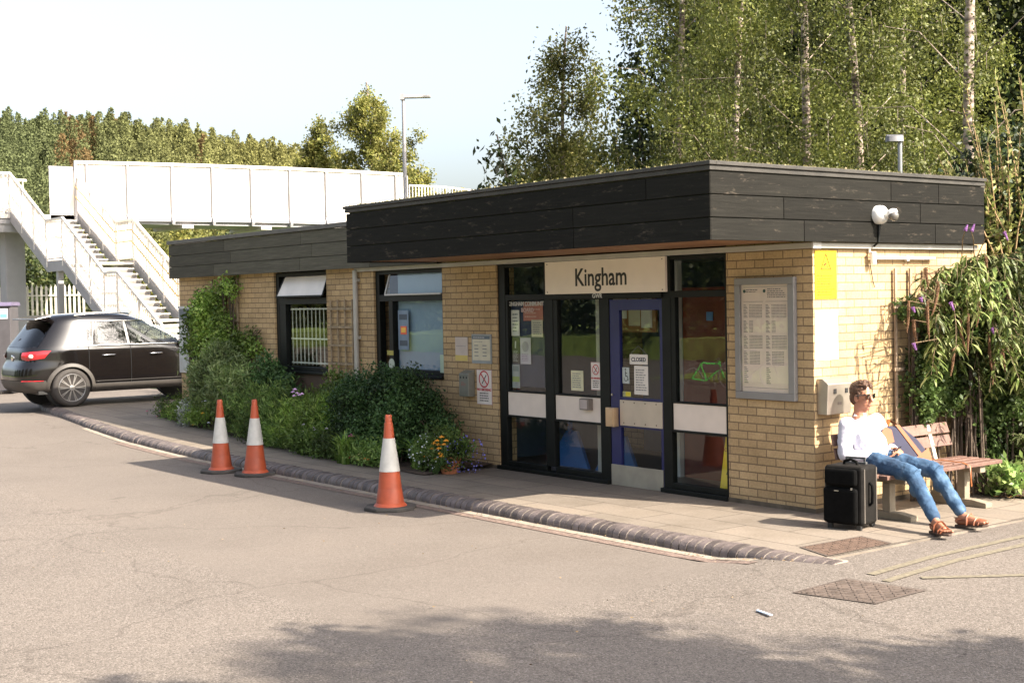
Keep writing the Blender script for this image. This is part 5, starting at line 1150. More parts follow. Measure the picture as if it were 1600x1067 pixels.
for y in (0.45, 0.53): m.tube([(0.20, y, 0.26), (0.02, y, 0.25)], 0.03, 10)
m.split('exhaust_pipe', M('dull_steel', (0.25, 0.22, 0.2), 0.4, 0.7), CAR)
m = MB(); m.tube([(0.24, -0.02, 1.22), (0.20, 0.15, 1.13), (0.17, 0.35, 1.10)], 0.010, 6); m.build('rear_wiper', ink_m, CAR)
m = MB(); m.box(0.3, 4.1, -0.70, 0.70, 0.24, 0.30); m.build('floor_pan', ink_m, CAR)
m = MB(); 
for y in (-0.37, 0.37):
    m.box(2.25, 2.75, y - .25, y + .25, 0.55, 0.70); m.prism([(2.2, .7), (2.35, .7), (2.15, 1.30), (2.05, 1.30)], y - .23, y + .23, lambda u, v, d: (u, d, v)); m.box(2.03, 2.11, y - .12, y + .12, 1.33, 1.50)
m.box(1.2, 1.7, -.6, .6, .5, .65); m.prism([(1.15, .65), (1.3, .65), (1.1, 1.20), (1.0, 1.20)], -.6, .6, lambda u, v, d: (u, d, v)); m.build('seats', M('dark_upholstery', (0.03, 0.03, 0.03), 0.8), CAR)
m = MB(); n = 24; c_ = Vector((2.95, -0.37, 1.0)); R_ = rotm(0, -1.15, 0); m.tube([c_ + R_ @ Vector((0.19 * cos(2 * pi * k / n), 0.19 * sin(2 * pi * k / n), 0)) for k in range(n + 1)], 0.014, 6); m.bar(c_ + R_ @ Vector((0, -.18, 0)), c_ + R_ @ Vector((0, .18, 0)), .05, .02); m.build('steering_wheel', ink_m, CAR)
m = MB(); m.box(3.0, 3.35, -.65, .65, .8, 1.03); m.build('dashboard', MATS['dark_upholstery'], CAR)
CAR.rotation_euler = (0, 0, radians(90.5)); CAR.location = (-17.05, -1.62, 0.168)
# ================================================================ footbridge
bwm = M('bridge_white_paint', (0.74, 0.69, 0.63), 0.5, var=0.12, scale=1.2); bgm = M('bridge_grey_paint', (0.30, 0.29, 0.30), 0.55, var=0.1, scale=2); ylm = M('bridge_yellow_paint', (0.50, 0.36, 0.14), 0.5)
BR = thing('footbridge', 'white panelled railway footbridge with ribbed parapet beyond the low roof', 'footbridge', (-36, 12, 4.8))
YS = [6.25, 6.62, 7.97, 9.49, 10.94, 12.39, 13.87, 15.33, 16.82, 18.28, 18.75]
def btop(y): return 6.53 + 0.13 * sin(pi * min(1, max(0, (y - 6.2) / 19)))
def bbot(y): return 4.80 + 0.07 * sin(pi * min(1, max(0, (y - 6.2) / 14)))
for xb, sgn in ((-35.0, 1), (-37.2, -1)):
    m = MB()
    for a, b in zip(YS, YS[1:]): m.prism([(a, bbot(a)), (b, bbot(b)), (b, btop(b) - .05), (a, btop(a) - .05)], xb - .03, xb + .0, lambda u, v, d: (d, u, v))
    m.build('parapet_panel', bwm, BR)
    m = MB(); 
    for a, b in zip(YS, YS[1:]): m.bar((xb, a, btop(a)), (xb, b, btop(b)), 0.12, 0.10, (0, 0, 1))
    m.build('top_rail', bwm, BR)
    m = MB()
    for a, b in zip(YS, YS[1:]): m.bar((xb + .02, a, bbot(a) - .05), (xb + .02, b, bbot(b) - .05), 0.10, 0.16, (0, 0, 1))
    m.build('bottom_beam', bgm, BR)
    for a in YS:
        m = MB(); m.box(xb + (0 if sgn > 0 else -.09), xb + (.09 if sgn > 0 else 0), a - .035, a + .035, bbot(a), btop(a) - .05)
        m.prism([(0, bbot(a) - .22), (0.13, bbot(a) - .22), (0.16, bbot(a) - .12), (0.09, bbot(a) + .1), (0, bbot(a) + .1)], a - .05, a + .05, lambda u, v, d: (xb + sgn * u, d, v)); m.build('rib', bgm, BR)
m = MB(); m.box(-37.2, -35.03, 6.2, 18.75, 4.62, 4.75); m.build('deck', bgm, BR)
m = MB()
for y in (9.5, 12.4, 15.3): m.box(-37.3, -34.9, y + .3, y + .7, 4.50, 4.62)
m.split('cross_beam', M('pale_beam', (0.4, 0.37, 0.33), 0.6), BR)
m = MB(); m.box(-35.05, -35.0, 5.45, 6.22, 4.2, 6.34); m.build('end_box', bwm, BR); m = MB(); m.box(-35.0, -34.99, 5.6, 6.1, 6.15, 6.19); m.box(-35.06, -34.98, 5.43, 6.24, 6.28, 6.38); m.build('end_box_trim', bgm, BR)
# stairs
ST = thing('footbridge_stairs', 'white steel staircase with three flights coming down from the footbridge', 'stairs', (-29, 5.3, 0.2))
PR = [(-38.5, 4.85), (-35.0, 4.85), (-31.8, 3.22), (-30.5, 3.22), (-27.4, 1.58), (-26.5, 1.58), (-23.8, 0.2)]
def wz(x): return float(np.interp(x, [p[0] for p in PR], [p[1] for p in PR]))
YN, YF_ = 4.22, 6.32
for yy, nm in ((YN, 'near'), (YF_, 'far')):
    x0 = PR[0][0] if yy == YN else -35.0
    P2 = [p for p in PR if p[0] >= x0 - .01]
    m = MB()
    for (a, za), (b, zb) in zip(P2, P2[1:]): m.prism([(a, za - .24), (b, zb - .24), (b, zb + .07), (a, za + .07)], yy - .02, yy + .02, lambda u, v, d: (u, d, v))
    m.build('stringer', bgm, ST)
    m = MB()
    for (a, za), (b, zb) in zip(P2, P2[1:]): m.bar((a, yy, za + 1.25), (b, yy, zb + 1.25), 0.07, 0.06, (0, 0, 1)); m.bar((a, yy, za + .13), (b, yy, zb + .13), 0.04, 0.04, (0, 0, 1))
    m.build('top_rail', bwm, ST)
    m = MB()
    xs_ = sorted({round(a + (b - a) * i / max(1, round((b - a) / 1.1)), 3) for (a, za), (b, zb) in zip(P2, P2[1:]) for i in range(max(1, round((b - a) / 1.1)) + 1)})
    for x in xs_:
        m.box(x - .025, x + .025, yy - .035, yy + .035, wz(x) - .1, wz(x) + 1.24)
    m.split('post', bwm, ST)
    m = MB(); x = x0 + .1
    while x < -23.9: m.box(x - .011, x + .011, yy - .011, yy + .011, wz(x) + .1, wz(x) + 1.22); x += 0.11
    m.build('balusters', bwm, ST)
    q = 0.09 if yy == YN else -0.09
    for h in (0.62, 0.95):
        m = MB(); m.tube([(a, yy + q, za + h) for a, za in P2 if a >= -35.01], 0.02, 6); m.build('handrail', ylm, ST)
m = MB(); nm_ = MB(); rs = MB()
for (a, za), (b, zb) in zip(PR[1:], PR[2:]):
    if abs(za - zb) < .01: m.box(a, b, YN + .03, YF_ - .03, za - .06, za); nm_.box(a, a + .12, YN + .05, YF_ - .05, za, za + .006); nm_.box(b - .12, b, YN + .05, YF_ - .05, za, za + .006); continue
    k = 10
    for i in range(k):
        x0 = a + (b - a) * i / k; x1 = a + (b - a) * (i + 1) / k; z = za + (zb - za) * (i + 1) / k; m.box(x0 - .02, x1, YN + .03, YF_ - .16, z - .05, z); rs.box(x1 - .025, x1 - .002, YN + .05, YF_ - .20, z - .158, z - .052)
        if i % 4 == 2: nm_.box(x1 - .09, x1 + .002, YN + .8, YF_ - .9, z, z + .006)
m.box(-37.2, -35.0, 3.0, 6.2, 4.72, 4.85); m.build('tread', bwm, ST); rs.split('gap_shade_strip', M('gap_shade_paint', (0.16, 0.15, 0.14), .7, var=.2), ST); nm_.build('nosing', ylm, ST)  # dark strips under the treads paint in the shade of open gaps
m = MB(); m.box(-37.2, -35.05, 2.6, 6.2, 4.55, 4.71); m.box(-37.15, -35.1, 2.8, 6.0, 4.3, 4.55); m.build('landing_underside', bgm, ST)
m = MB(); 
for (a, b) in ((( -35.0, 2.6), (-35.0, YN)), ((-37.2, 2.6), (-37.2, 5.45))):
    m.bar((a[0], a[1], 6.10), (b[0], b[1], 6.10), .07, .07, (0, 0, 1)); m.bar((a[0], a[1], 5.0), (b[0], b[1], 5.0), .05, .05, (0, 0, 1)); y = a[1]
    while y < b[1]: m.box(a[0] - .012, a[0] + .012, y - .014, y + .014, 4.85, 6.08); y += .13
    m.build('landing_balustrade', bwm, ST); m = MB()
m = MB()
for h in (5.4, 5.75): m.tube([(-37.1, 4.3, h), (-37.1, 5.35, h)], .03, 6)
m.tube([(-37.1, 5.35, 5.4), (-37.1, 5.4, 5.75)], .03, 6); m.build('handrail', ylm, ST)
for (x, y, wd, zt) in ((-36.0, 4.55, 0.62, 4.55),):
    m = MB(); m.box(x - wd / 2, x + wd / 2, y - wd / 2, y + wd / 2, -0.2, zt); m.build('column', bgm, ST, bevel=.03)
for x in (-31.1, -26.9):
    m = MB()
    for y in (YN + .1, YF_ - .1): m.box(x - .08, x + .08, y - .08, y + .08, -.2, wz(x) - .2)
    m.split('column', bgm, ST)
# the other staircase seen above the roof end
t = thing('stair_railing', 'short length of white stair railing above the roof right of the footbridge', 'railing', (-36, 20, 5))
m = MB(); pts = [(-35, 18.9, 6.25), (-35, 20.4, 6.25), (-35, 23.5, 6.05)]
for a, b in zip(pts, pts[1:]): m.bar(a, b, .06, .06, (0, 0, 1)); m.bar((a[0], a[1], a[2] - 1), (b[0], b[1], b[2] - 1), .05, .05, (0, 0, 1))
m.build('rail', bwm, t); m = MB(); y = 18.9
while y < 23.4: z = float(np.interp(y, [18.9, 20.4, 23.5], [6.25, 6.25, 6.05])); m.box(-35.012, -34.988, y - .014, y + .014, z - 1, z); y += .14
m.build('balusters', bwm, t)
# ================================================================ lamp posts, fence, cabinet
def grd(p): return Vector((p[0], p[1], 0.0))
p = at(630, 152, 33); t = thing('lamp_post', 'tall slim grey lamp post with a flat arm head beside the footbridge end', 'lamp post', (p.x, p.y, 0))
zt = p.z; m = MB(); m.tube([(p.x, p.y, -.2), (p.x, p.y, 3), (p.x, p.y, zt)], [.075, .055, .04], 12); m.build('pole', bgm, t, smooth=60)
d = RT.copy(); d.z = 0; d.normalize(); q = Vector((p.x, p.y, zt)); m = MB(); m.bar(q - d * .06, q + d * .66, .16, .07, (0, 0, 1)); m.build('head', M('lamp_head', (0.4, 0.38, 0.36), 0.5), t, bevel=.02); m = MB(); m.bar(q - d * .07, q + d * .03, .18, .14, (0, 0, 1)); m.build('bracket', bgm, t)
p = at(1406, 216, 15.2); t = thing('lamp_post', 'low grey lamp post with a hooded head behind the flat roof among the birches', 'lamp post', (p.x, p.y, 0)); zt = p.z
m = MB(); m.tube([(p.x, p.y, -.2), (p.x, p.y, zt - .03)], .024, 12); m.build('pole', M('galvanised', (0.22, 0.23, 0.24), 0.45, 0.3), t, smooth=60)
q = Vector((p.x, p.y, zt)); m = MB(); m.loft([[tuple(q + d * (u) + Vector((-d.y, d.x, 0)) * v * w_ + Vector((0, 0, z))) for v, z in ((-1, -.04), (-.8, .02), (0, .04), (.8, .02), (1, -.04))] for u, w_ in ((-.15, .05), (-.13, .07), (-.04, .07), (.03, .045))], close=True); m.build('hood', M('grey_hood', (0.12, 0.12, 0.13), 0.5), t, smooth=50)
m = MB(); n = 30; o = at(-8, 470, 44); dd = Vector((RT.x, RT.y, 0)).normalized(); t = thing('palisade_fence', 'white steel palisade fence behind the stairs at the far left', 'fence', (o.x, o.y, 0))
for i in range(22):
    b = Vector((o.x, o.y, 0)) + dd * (i * .15 - .3); zt = at(10, 446, 44).z
    m.prism([(-.035, -.1), (.035, -.1), (.035, zt - .08), (0, zt), (-.035, zt - .08)], 0, .01, lambda u, v, d_: tuple(b + dd * u + Vector((0, 0, v)) + Vector((-dd.y, dd.x, 0)) * d_))
m.build('pale', bwm, t); m = MB(); 
for h in (0.5, at(10, 463, 44).z): m.bar(Vector((o.x, o.y, h)) - dd * .4, Vector((o.x, o.y, h)) + dd * 3, .05, .05, (0, 0, 1))
m.build('rail', bwm, t)
p = gp(6, 640, 0.1); p = at(4, 560, 30); t = thing('service_cabinet', 'dark grey roadside cabinet with a small blue and white notice at the left edge', 'cabinet', (p.x, p.y, 0.1), world=False, rz=YAW - pi / 2)
m = MB(); m.box(-.45, .20, 0, .5, 0, 1.90); m.build('body', M('cabinet_grey', (0.07, 0.065, 0.07), 0.5), t, bevel=.02)
m = MB(); m.prism([(-.05, 1.90), (.55, 1.90), (.48, 1.98), (.02, 1.98)], -.48, .23, lambda u, v, d_: (d_, u, v)); m.build('lid', M('cabinet_lid', (0.12, 0.10, 0.16), 0.5), t)
m = MB(); m.box(-.03, .14, -.012, -.001, 1.62, 1.84); nb = m.build('notice', M('cabinet_notice', (0.75, 0.75, 0.8), 0.4), t); m = MB(); m.box(-.02, .13, -.014, -.0125, 1.64, 1.73); m.build('print', M('cabinet_blue', (0.15, 0.35, 0.7), 0.4), nb)
# ================================================================ vegetation
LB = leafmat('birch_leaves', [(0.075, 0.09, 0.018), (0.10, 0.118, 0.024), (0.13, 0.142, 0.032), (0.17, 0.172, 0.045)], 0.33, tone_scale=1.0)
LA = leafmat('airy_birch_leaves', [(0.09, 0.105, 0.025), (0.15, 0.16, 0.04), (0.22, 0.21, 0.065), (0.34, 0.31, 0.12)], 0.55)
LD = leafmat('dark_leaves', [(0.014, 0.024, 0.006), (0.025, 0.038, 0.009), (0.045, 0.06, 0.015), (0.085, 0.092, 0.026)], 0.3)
LY = leafmat('yellow_green_leaves', [(0.13, 0.15, 0.035), (0.20, 0.20, 0.05), (0.29, 0.26, 0.08)], 0.5)
def barkm():
    m_, N, L, b = _new('birch_bark'); co = objco(N); mp = N.new('ShaderNodeMapping'); mp.inputs['Scale'].default_value = (3, 3, 9); L.new(co, mp.inputs[0])
    n = N.new('ShaderNodeTexNoise'); n.inputs['Scale'].default_value = 1.6; n.inputs['Detail'].default_value = 6; L.new(mp.outputs[0], n.inputs['Vector'])
    r = ramp(N, [(0.36, (0.07, 0.05, 0.04)), (0.50, (0.26, 0.20, 0.16)), (0.64, (0.46, 0.38, 0.32))]); L.new(n.outputs[0], r.inputs[0]); L.new(r.outputs[0], b.inputs['Base Color']); b.inputs['Roughness'].default_value = 0.8; return m_
BK = barkm(); DBK = M('dark_bark', (0.07, 0.05, 0.035), 0.9, var=0.4, bump=0.6)
def birch(label, px, D, H, tr, env, seed, ncl, per=55, L=0.085, W=0.05, mat=LB, bark=BK, lean=(0, 0), base=None, bend=0.25, droop=0.35, sig=0.16, group='birch trees behind the station building', name='birch_tree', limbs=26, x0=None, power=0.6):
    """env: list of (height, crown radius)"""
    rng = np.random.default_rng(seed); b = at(px, 470, D); b = Vector((b.x, b.y, -0.1)) if base is None else Vector(base)
    t = thing(name, label, 'tree', b, group)
    # trunk path
    K = 12; ph = rng.uniform(0, 6); path = []
    for i in range(K + 1):
        f = i / K; path.append(b + RT * (lean[0] * f * f + bend * sin(ph + f * 5) * f) + Vector((0, 0, H * f)) + Vector((FW.x, FW.y, 0)) * (lean[1] * f))
    def tp_(z): f = max(0, min(.999, z / H)) * K; i = int(f); return path[i].lerp(path[i + 1], f - i)
    tk = MB(); tk.tube(path, [tr * (1 - .88 * (i / K)) + .008 for i in range(K + 1)], 9)
    zs = [e[0] for e in env]; rs = [e[1] for e in env]; lo, hi = zs[0], zs[-1]
    C = []
    if name == 'birch_tree':
        NL = int(22 + 9 * max(rs)); tmp = []
        for i in range(NL):
            z0 = lo - .4 + (hi - lo) * ((i + rng.random()) / NL) ** .95; R = float(np.interp(z0 + .3, zs, rs)) * rng.uniform(.6, 1.25); ang = i * 2.4 + rng.uniform(-.5, .5); dv = Vector((cos(ang), sin(ang), 0))
            st = tp_(max(.5, z0 - .35 * R)); en = tp_(z0) + dv * R + Vector((0, 0, R * rng.uniform(-.05, .35))); md = st.lerp(en, .55) + Vector((0, 0, .22 * R)); tmp.append((st, md, en, R, z0))
        wsum = sum(t_[3] ** .85 for t_ in tmp)
        for st, md, en, R, z0 in tmp:
            rad = tr * (1 - .85 * min(1, z0 / H)) * .12; tk.tube([st, md, en, en + Vector((0, 0, -.25 * R))], [rad + .004, rad * .6 + .003, .004, .002], 5)
            for q_ in range(max(2, int(ncl * .62 * R ** .85 / wsum))):
                f = rng.uniform(.18, 1.08); p = (st.lerp(md, f * 1.8) if f < .55 else md.lerp(en, (f - .55) / .45)); off = Vector(rng.normal(size=3)) * (.13 * R + .05); off.z = off.z * .7 - abs(rng.normal()) * .10; C.append((p + off, 0))
        n_tw = min(len(C), 60)
        for i in rng.permutation(len(C))[:n_tw]: c = C[i][0]; tk.tube([c + Vector((0, 0, .12)), c + Vector((.03, .02, -.35))], [.004, .002], 4)
        limbs = 0; ncl = len(C); per = int(per * 2.6); sig = .14; droop = .18
    for k in range(ncl if name != 'birch_tree' else 0):
        for _ in range(20):
            z = rng.uniform(lo, hi); R = np.interp(z, zs, rs)
            if rng.random() < (R / max(rs)) ** 1.2: break
        a = rng.uniform(0, 2 * pi); lump = 0.78 + 0.30 * sin(a * 3 + z * 1.7 + seed) + 0.18 * sin(a * 5 - z * 2.3 + seed * 2)
        r_ = R * (rng.random() ** power) * lump; c = tp_(z) + Vector((cos(a) * r_, sin(a) * r_, 0)); C.append((c, r_))
    for c, r_ in [C[i] for i in rng.permutation(len(C))[:limbs]] if limbs else []:
        zz_ = max(0.4, c.z - b.z - 0.45 * r_ - .3); s0 = tp_(zz_); rad = tr * (1 - .85 * zz_ / H) * .22
        mid = s0.lerp(c, .5) + Vector((0, 0, .12 * r_)); tk.tube([s0, mid, c], [rad + .005, rad * .6 + .004, .003], 5)
    tk.build('trunk', bark, t, smooth=60)
    cc = np.array([tuple(c) for c, _ in C]); n = rng.integers(int(per * .45), int(per * 1.6), ncl); P = np.repeat(cc, n, 0); j = rng.normal(size=P.shape) * np.array([sig, sig, sig * 1.1]); j[:, 2] -= np.abs(rng.normal(size=len(P))) * droop
    if name == 'birch_tree' and D: L = (.0028 if D < 45 else .0022) * D; W = L * .62
    P = P + j; q = leafquads(P, L, W, (0, 0, -0.7), 1.0, seed)
    link('crown', quadmesh('crown', q), mat, t); return t
def zat(py, D): return at(800, py, D).z + 0.1
# left isolated birch
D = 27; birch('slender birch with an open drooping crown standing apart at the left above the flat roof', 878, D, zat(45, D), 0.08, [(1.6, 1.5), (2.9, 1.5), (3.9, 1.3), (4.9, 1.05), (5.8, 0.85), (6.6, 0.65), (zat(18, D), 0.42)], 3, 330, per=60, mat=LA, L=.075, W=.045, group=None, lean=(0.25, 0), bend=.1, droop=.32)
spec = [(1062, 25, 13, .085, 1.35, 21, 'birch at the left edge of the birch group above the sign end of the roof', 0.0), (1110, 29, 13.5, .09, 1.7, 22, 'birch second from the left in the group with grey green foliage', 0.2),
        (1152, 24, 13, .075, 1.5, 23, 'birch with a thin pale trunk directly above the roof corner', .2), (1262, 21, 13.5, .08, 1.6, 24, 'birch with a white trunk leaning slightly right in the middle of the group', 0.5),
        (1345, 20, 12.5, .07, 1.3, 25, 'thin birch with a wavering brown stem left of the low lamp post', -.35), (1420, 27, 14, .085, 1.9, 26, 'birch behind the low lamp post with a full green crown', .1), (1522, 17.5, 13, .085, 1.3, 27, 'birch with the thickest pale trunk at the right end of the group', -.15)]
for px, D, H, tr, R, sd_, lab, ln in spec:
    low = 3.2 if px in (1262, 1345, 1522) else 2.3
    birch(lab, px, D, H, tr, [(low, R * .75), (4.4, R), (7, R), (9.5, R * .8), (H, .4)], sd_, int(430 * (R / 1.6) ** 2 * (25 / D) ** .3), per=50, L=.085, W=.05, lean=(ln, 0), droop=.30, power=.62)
# low slender sapling with big leaves at the left of the group
birch('small broad leaved sapling at the left just above the roof edge', 800, 24, 4.9, .04, [(2.2, .7), (3.4, .8), (4.2, .6), (4.8, .2)], 31, 42, per=20, L=.15, W=.07, mat=LD, bark=DBK, group=None, name='sapling', droop=.05, sig=.18)
birch('round bushy young tree between the lone birch and the group', 925, 31, 5.6, .08, [(1.5, 1.6), (3.5, 1.8), (4.9, 1.2), (5.5, .4)], 32, 150, per=60, L=.12, W=.07, mat=LY, bark=DBK, group=None, name='young_tree', droop=.1)
# dark broadleaf trees filling the background
k = 0
for px, D, H, R, mat in ((1010, 38, 7.6, 1.6, LD), (1120, 38, 14.5, 2.4, LD), (1190, 36, 15, 3.1, LD), (1290, 35, 14, 3.0, LD), (1385, 37, 15, 3.2, LD), (1480, 34, 15.5, 3.1, LD), (1575, 33, 15, 3.2, LD), (1665, 30, 14, 3.0, LD), (870, 40, 6.2, 2.2, LD)):
    k += 1; lab = ['dark broadleaf tree behind the gap beside the lone birch', 'dark broadleaf tree behind the left birches of the group', 'dark tall tree behind the thin pale trunk above the roof corner', 'dark tree behind the leaning white birch trunk', 'dark tree behind the low hooded lamp post', 'dark tree left of the thickest birch trunk', 'dark tree right of the thickest birch trunk', 'dark tree at the far right edge of the photo', 'low dark tree behind the foot of the lone birch'][k - 1]
    birch(lab, px, D, H, .16, [(1.2, R * .8), (3.5, R), (H * .6, R), (H * .85, R * .65), (H, .5)], 50 + k, 520 if H > 8 else 200, per=52, L=.17, W=.11, mat=mat, bark=DBK, droop=.12, sig=.28, group='dark trees behind the birches', name='broadleaf_tree', limbs=14, power=.5)
# two birches beyond the footbridge and forest hill
for px, top, D, R, sd_, lab in ((497, 176, 62, 1.5, 71, 'narrow distant birch, the shorter one left of the slim lamp post'), (578, 126, 60, 2.3, 72, 'taller distant birch just left of the slim lamp post')):
    H = zat(top, D); birch(lab, px, D, H, .14, [(2, R), (H * .45, R), (H * .7, R * .85), (H * .88, R * .5), (H, .3)], sd_, 900 if R > 1.5 else 520, per=45, L=.17, W=.10, mat=LY, group='distant birches beyond the footbridge', droop=.4, sig=.25, lean=(.2, 0))
# hedge-like trees behind the stairs and under the bridge
k = 0
for px, top, D, R, mat in ((-25, 372, 60, 1.8, LD), (35, 385, 57, 1.6, LD), (95, 400, 60, 1.7, LD), (150, 425, 58, 1.7, LD), (215, 350, 66, 2.2, LY), (285, 338, 68, 2.3, LY), (365, 342, 70, 2.3, LD), (440, 340, 71, 2.3, LY), (520, 342, 72, 2.3, LD), (600, 345, 73, 2.3, LD)):
    k += 1; H = zat(top, D); lab = 'bushy %s tree %s' % ('golden green' if mat is LY else 'dull green', ['at the left edge behind the big stair column', 'directly behind the big stair column', 'just right of the big stair column under the landing', 'under the lower stair flight', 'beside the middle stair landing under the bridge', 'seen under the second bridge bay, paler than its neighbours', 'under the third bay of the footbridge', 'under the fourth bay of the footbridge', 'under the bridge where the low roof meets it', 'hidden mostly by the roof at the right end of the bridge'][k - 1])
    birch(lab, px, D, H, .12, [(.3, R), (H * .5, R * 1.1), (H * .8, R * .8), (H, .5)], 80 + k, 170, per=46, L=.2, W=.13, mat=mat, bark=DBK, droop=.1, sig=.28, group='bushy trees along the railway', name='bushy_tree', limbs=8, power=.5)
# wooded hill: terrain plus a far-off wood that reads as one mass
hx = []
def hillz(s): return 15.0 * sstep(s)
TOP = [(-150, 168), (0, 172), (60, 182), (120, 178), (185, 176), (240, 190), (300, 196), (360, 208), (420, 218), (470, 228), (520, 250), (600, 268), (700, 288), (800, 320)]
m = MB(); rows_h = []
for i in range(30):
    px = -250 + i * 40; top = np.interp(px, [a for a, _ in TOP], [b for _, b in TOP]); r_ = []
    for k_ in range(6):
        D = 92 + 17 * k_; p = at(px, 470, D); zt = at(px, top, 178).z - 9.5; r_.append((p.x, p.y, -1 + zt * sstep(k_ / 5.0)))
    rows_h.append(r_)
m.loft(rows_h, close=False, caps=False); m.build('hillside', grass_m, smooth=180, kind='structure', fix=False)
rng = np.random.default_rng(5); Q = []; CO = []
for k_ in range(1900):
    D = rng.uniform(95, 180) if k_ % 3 else rng.uniform(166, 182); px = rng.uniform(-200, 760); top = np.interp(px, [a for a, _ in TOP], [b for _, b in TOP]); f = (D - 92) / 85; zt = at(px, top, 178).z - 9.5
    zb = -1 + zt * sstep(min(1, f)); h = rng.uniform(7.2, 10.0) if D > 160 else rng.uniform(6, 9.5); w_ = rng.uniform(.8, 1.7) if D > 150 else rng.uniform(1.1, 2.2); p = at(px, 470, D); n = 600
    u = rng.random(n) ** .75; z = zb + h * (0.12 + .88 * u * (1 + .04 * np.sin(k_))); prof_ = np.clip((1 - u) ** .5, .04, 1) * w_; a = rng.uniform(0, 2 * pi, n); lum = 1 + .25 * np.sin(3 * a + u * 9 + k_)
    r_ = prof_ * lum * rng.random(n) ** .35; Q.append(np.stack([p.x + np.cos(a) * r_, p.y + np.sin(a) * r_, z], 1))
    g = np.clip((px - 60) / 420, 0, 1); base = np.array([0.12, 0.14, 0.06]) * (1 - g) + np.array([0.22, 0.21, 0.07]) * g
    if rng.random() < .02 or (95 < px < 155 and 110 < D < 178 and rng.random() < .45): base = np.array([0.17, 0.115, 0.05])
    base = base * rng.uniform(.84, 1.16); CO.append(np.repeat((base[None, :] * rng.uniform(.8, 1.25, (n, 1))), 4, 0))
Q = np.concatenate(Q); CO = np.concatenate(CO); me = quadmesh('woodland', leafquads(Q, .30, .19, (0, 0, .9), 1, 6))
ca = me.color_attributes.new('tint', 'FLOAT_COLOR', 'POINT'); ca.data.foreach_set('color', np.concatenate([CO, np.ones((len(CO), 1))], 1).astype(np.float32).reshape(-1))
wm_, N, L, b = _new('woodland_leaves'); an = N.new('ShaderNodeAttribute'); an.attribute_name = 'tint'; L.new(an.outputs['Color'], b.inputs['Base Color']); b.inputs['Roughness'].default_value = .7; b.inputs['Specular IOR Level'].default_value = .2
tw = N.new('ShaderNodeBsdfTranslucent'); L.new(an.outputs['Color'], tw.inputs[0]); mxw = N.new('ShaderNodeMixShader'); mxw.inputs[0].default_value = .35; L.new(b.outputs[0], mxw.inputs[1]); L.new(tw.outputs[0], mxw.inputs[2]); L.new(mxw.outputs[0], N['Material Output'].inputs[0])
link('woodland', me, wm_, kind='stuff')
# ---------------------------------------------------------------- flower bed plants
MG = lambda n, c, tr=.3: leafmat(n, c, tr)
G1 = MG('fresh_green', [(0.09, 0.16, 0.025), (0.15, 0.24, 0.04), (0.24, 0.31, 0.08)]); G2 = MG('deep_green', [(0.026, 0.06, 0.018), (0.05, 0.105, 0.032), (0.095, 0.16, 0.055)]); G3 = MG('olive_silver', [(0.09, 0.14, 0.04), (0.15, 0.21, 0.07), (0.25, 0.30, 0.14)])
G4 = MG('mid_green', [(0.06, 0.12, 0.025), (0.11, 0.18, 0.04), (0.18, 0.25, 0.07)]); SV = MG('silver_leaves', [(0.26, 0.28, 0.24), (0.38, 0.4, 0.36)], .1)
def shrub(name, label, blobs, mat, per, L, W, seed, sig=.06, dirs=None, spread=1.0, group=None, stem=True, power=.45, droop=0, cat='plant'):
    c0 = blobs[0][0]; t = thing(name, label, cat, (c0[0], c0[1], rise(c0[0])), group)
    foliage('foliage', blobs, mat, t, per, L, W, sig, droop, dirs, spread, seed, zmin=rise(c0[0]) + .02, power=power)
    if stem:
        m_ = MB(); r_ = random.Random(seed)
        for c, r, k_ in blobs:
            for _ in range(7): m_.tube([(c[0] + r_.uniform(-.3, .3) * r[0], c[1] + r_.uniform(-.3, .3) * r[1], rise(c[0])), (c[0] + r_.uniform(-.5, .5) * r[0], c[1] + r_.uniform(-.5, .5) * r[1], c[2]), (c[0] + r_.uniform(-.8, .8) * r[0], c[1] + r_.uniform(-.8, .8) * r[1], c[2] + r[2] * .6)], [.012, .008, .003], 5)
        m_.build('stems', DBK, t)
    return t
shrub('climbing_plant', 'green climber on the tall trellis spilling over the map case', [((-11.75, -.18, 1.75), (.55, .16, .42), 110), ((-11.3, -.16, 1.35), (.5, .16, .42), 80), ((-12.3, -.16, 1.55), (.22, .13, .35), 22), ((-12.62, -.12, 1.35), (.14, .08, .4), 8), ((-11.2, -.12, 2.2), (.35, .08, .12), 12), ((-10.5, -.10, 1.35), (.35, .06, .35), 12), ((-11.9, -.2, 1.05), (.5, .16, .35), 50)], G1, 52, .055, .036, 101, sig=.06, power=.6)
shrub('silvery_shrub', 'tall silvery green narrow leaved shrub at the far end of the flower bed', [((-11.4, -.35, .70), (.6, .25, .38), 90), ((-10.7, -.38, .80), (.55, .25, .38), 100), ((-10.9, -.35, 1.10), (.4, .2, .22), 36), ((-10.2, -.3, .6), (.4, .25, .4), 50)], G3, 46, .10, .02, 102, sig=.07, dirs=(0, 0, .8))
shrub('dark_shrub', 'small glossy dark green bush under the left side of the barred window', [((-9.75, -.25, .85), (.32, .18, .35), 60), ((-9.3, -.25, .55), (.4, .2, .4), 50)], G2, 45, .07, .035, 103)
shrub('evergreen_bush', 'large rounded dark evergreen bush under the blue blind window', [((-6.5, -.50, .60), (.75, .42, .50), 330), ((-5.85, -.45, .62), (.52, .38, .50), 230), ((-7.2, -.42, .50), (.45, .32, .42), 130), ((-6.2, -.55, .35), (.85, .45, .35), 160), ((-5.35, -.4, .35), (.3, .3, .35), 50)], G2, 70, .042, .024, 104, sig=.055, power=.35)
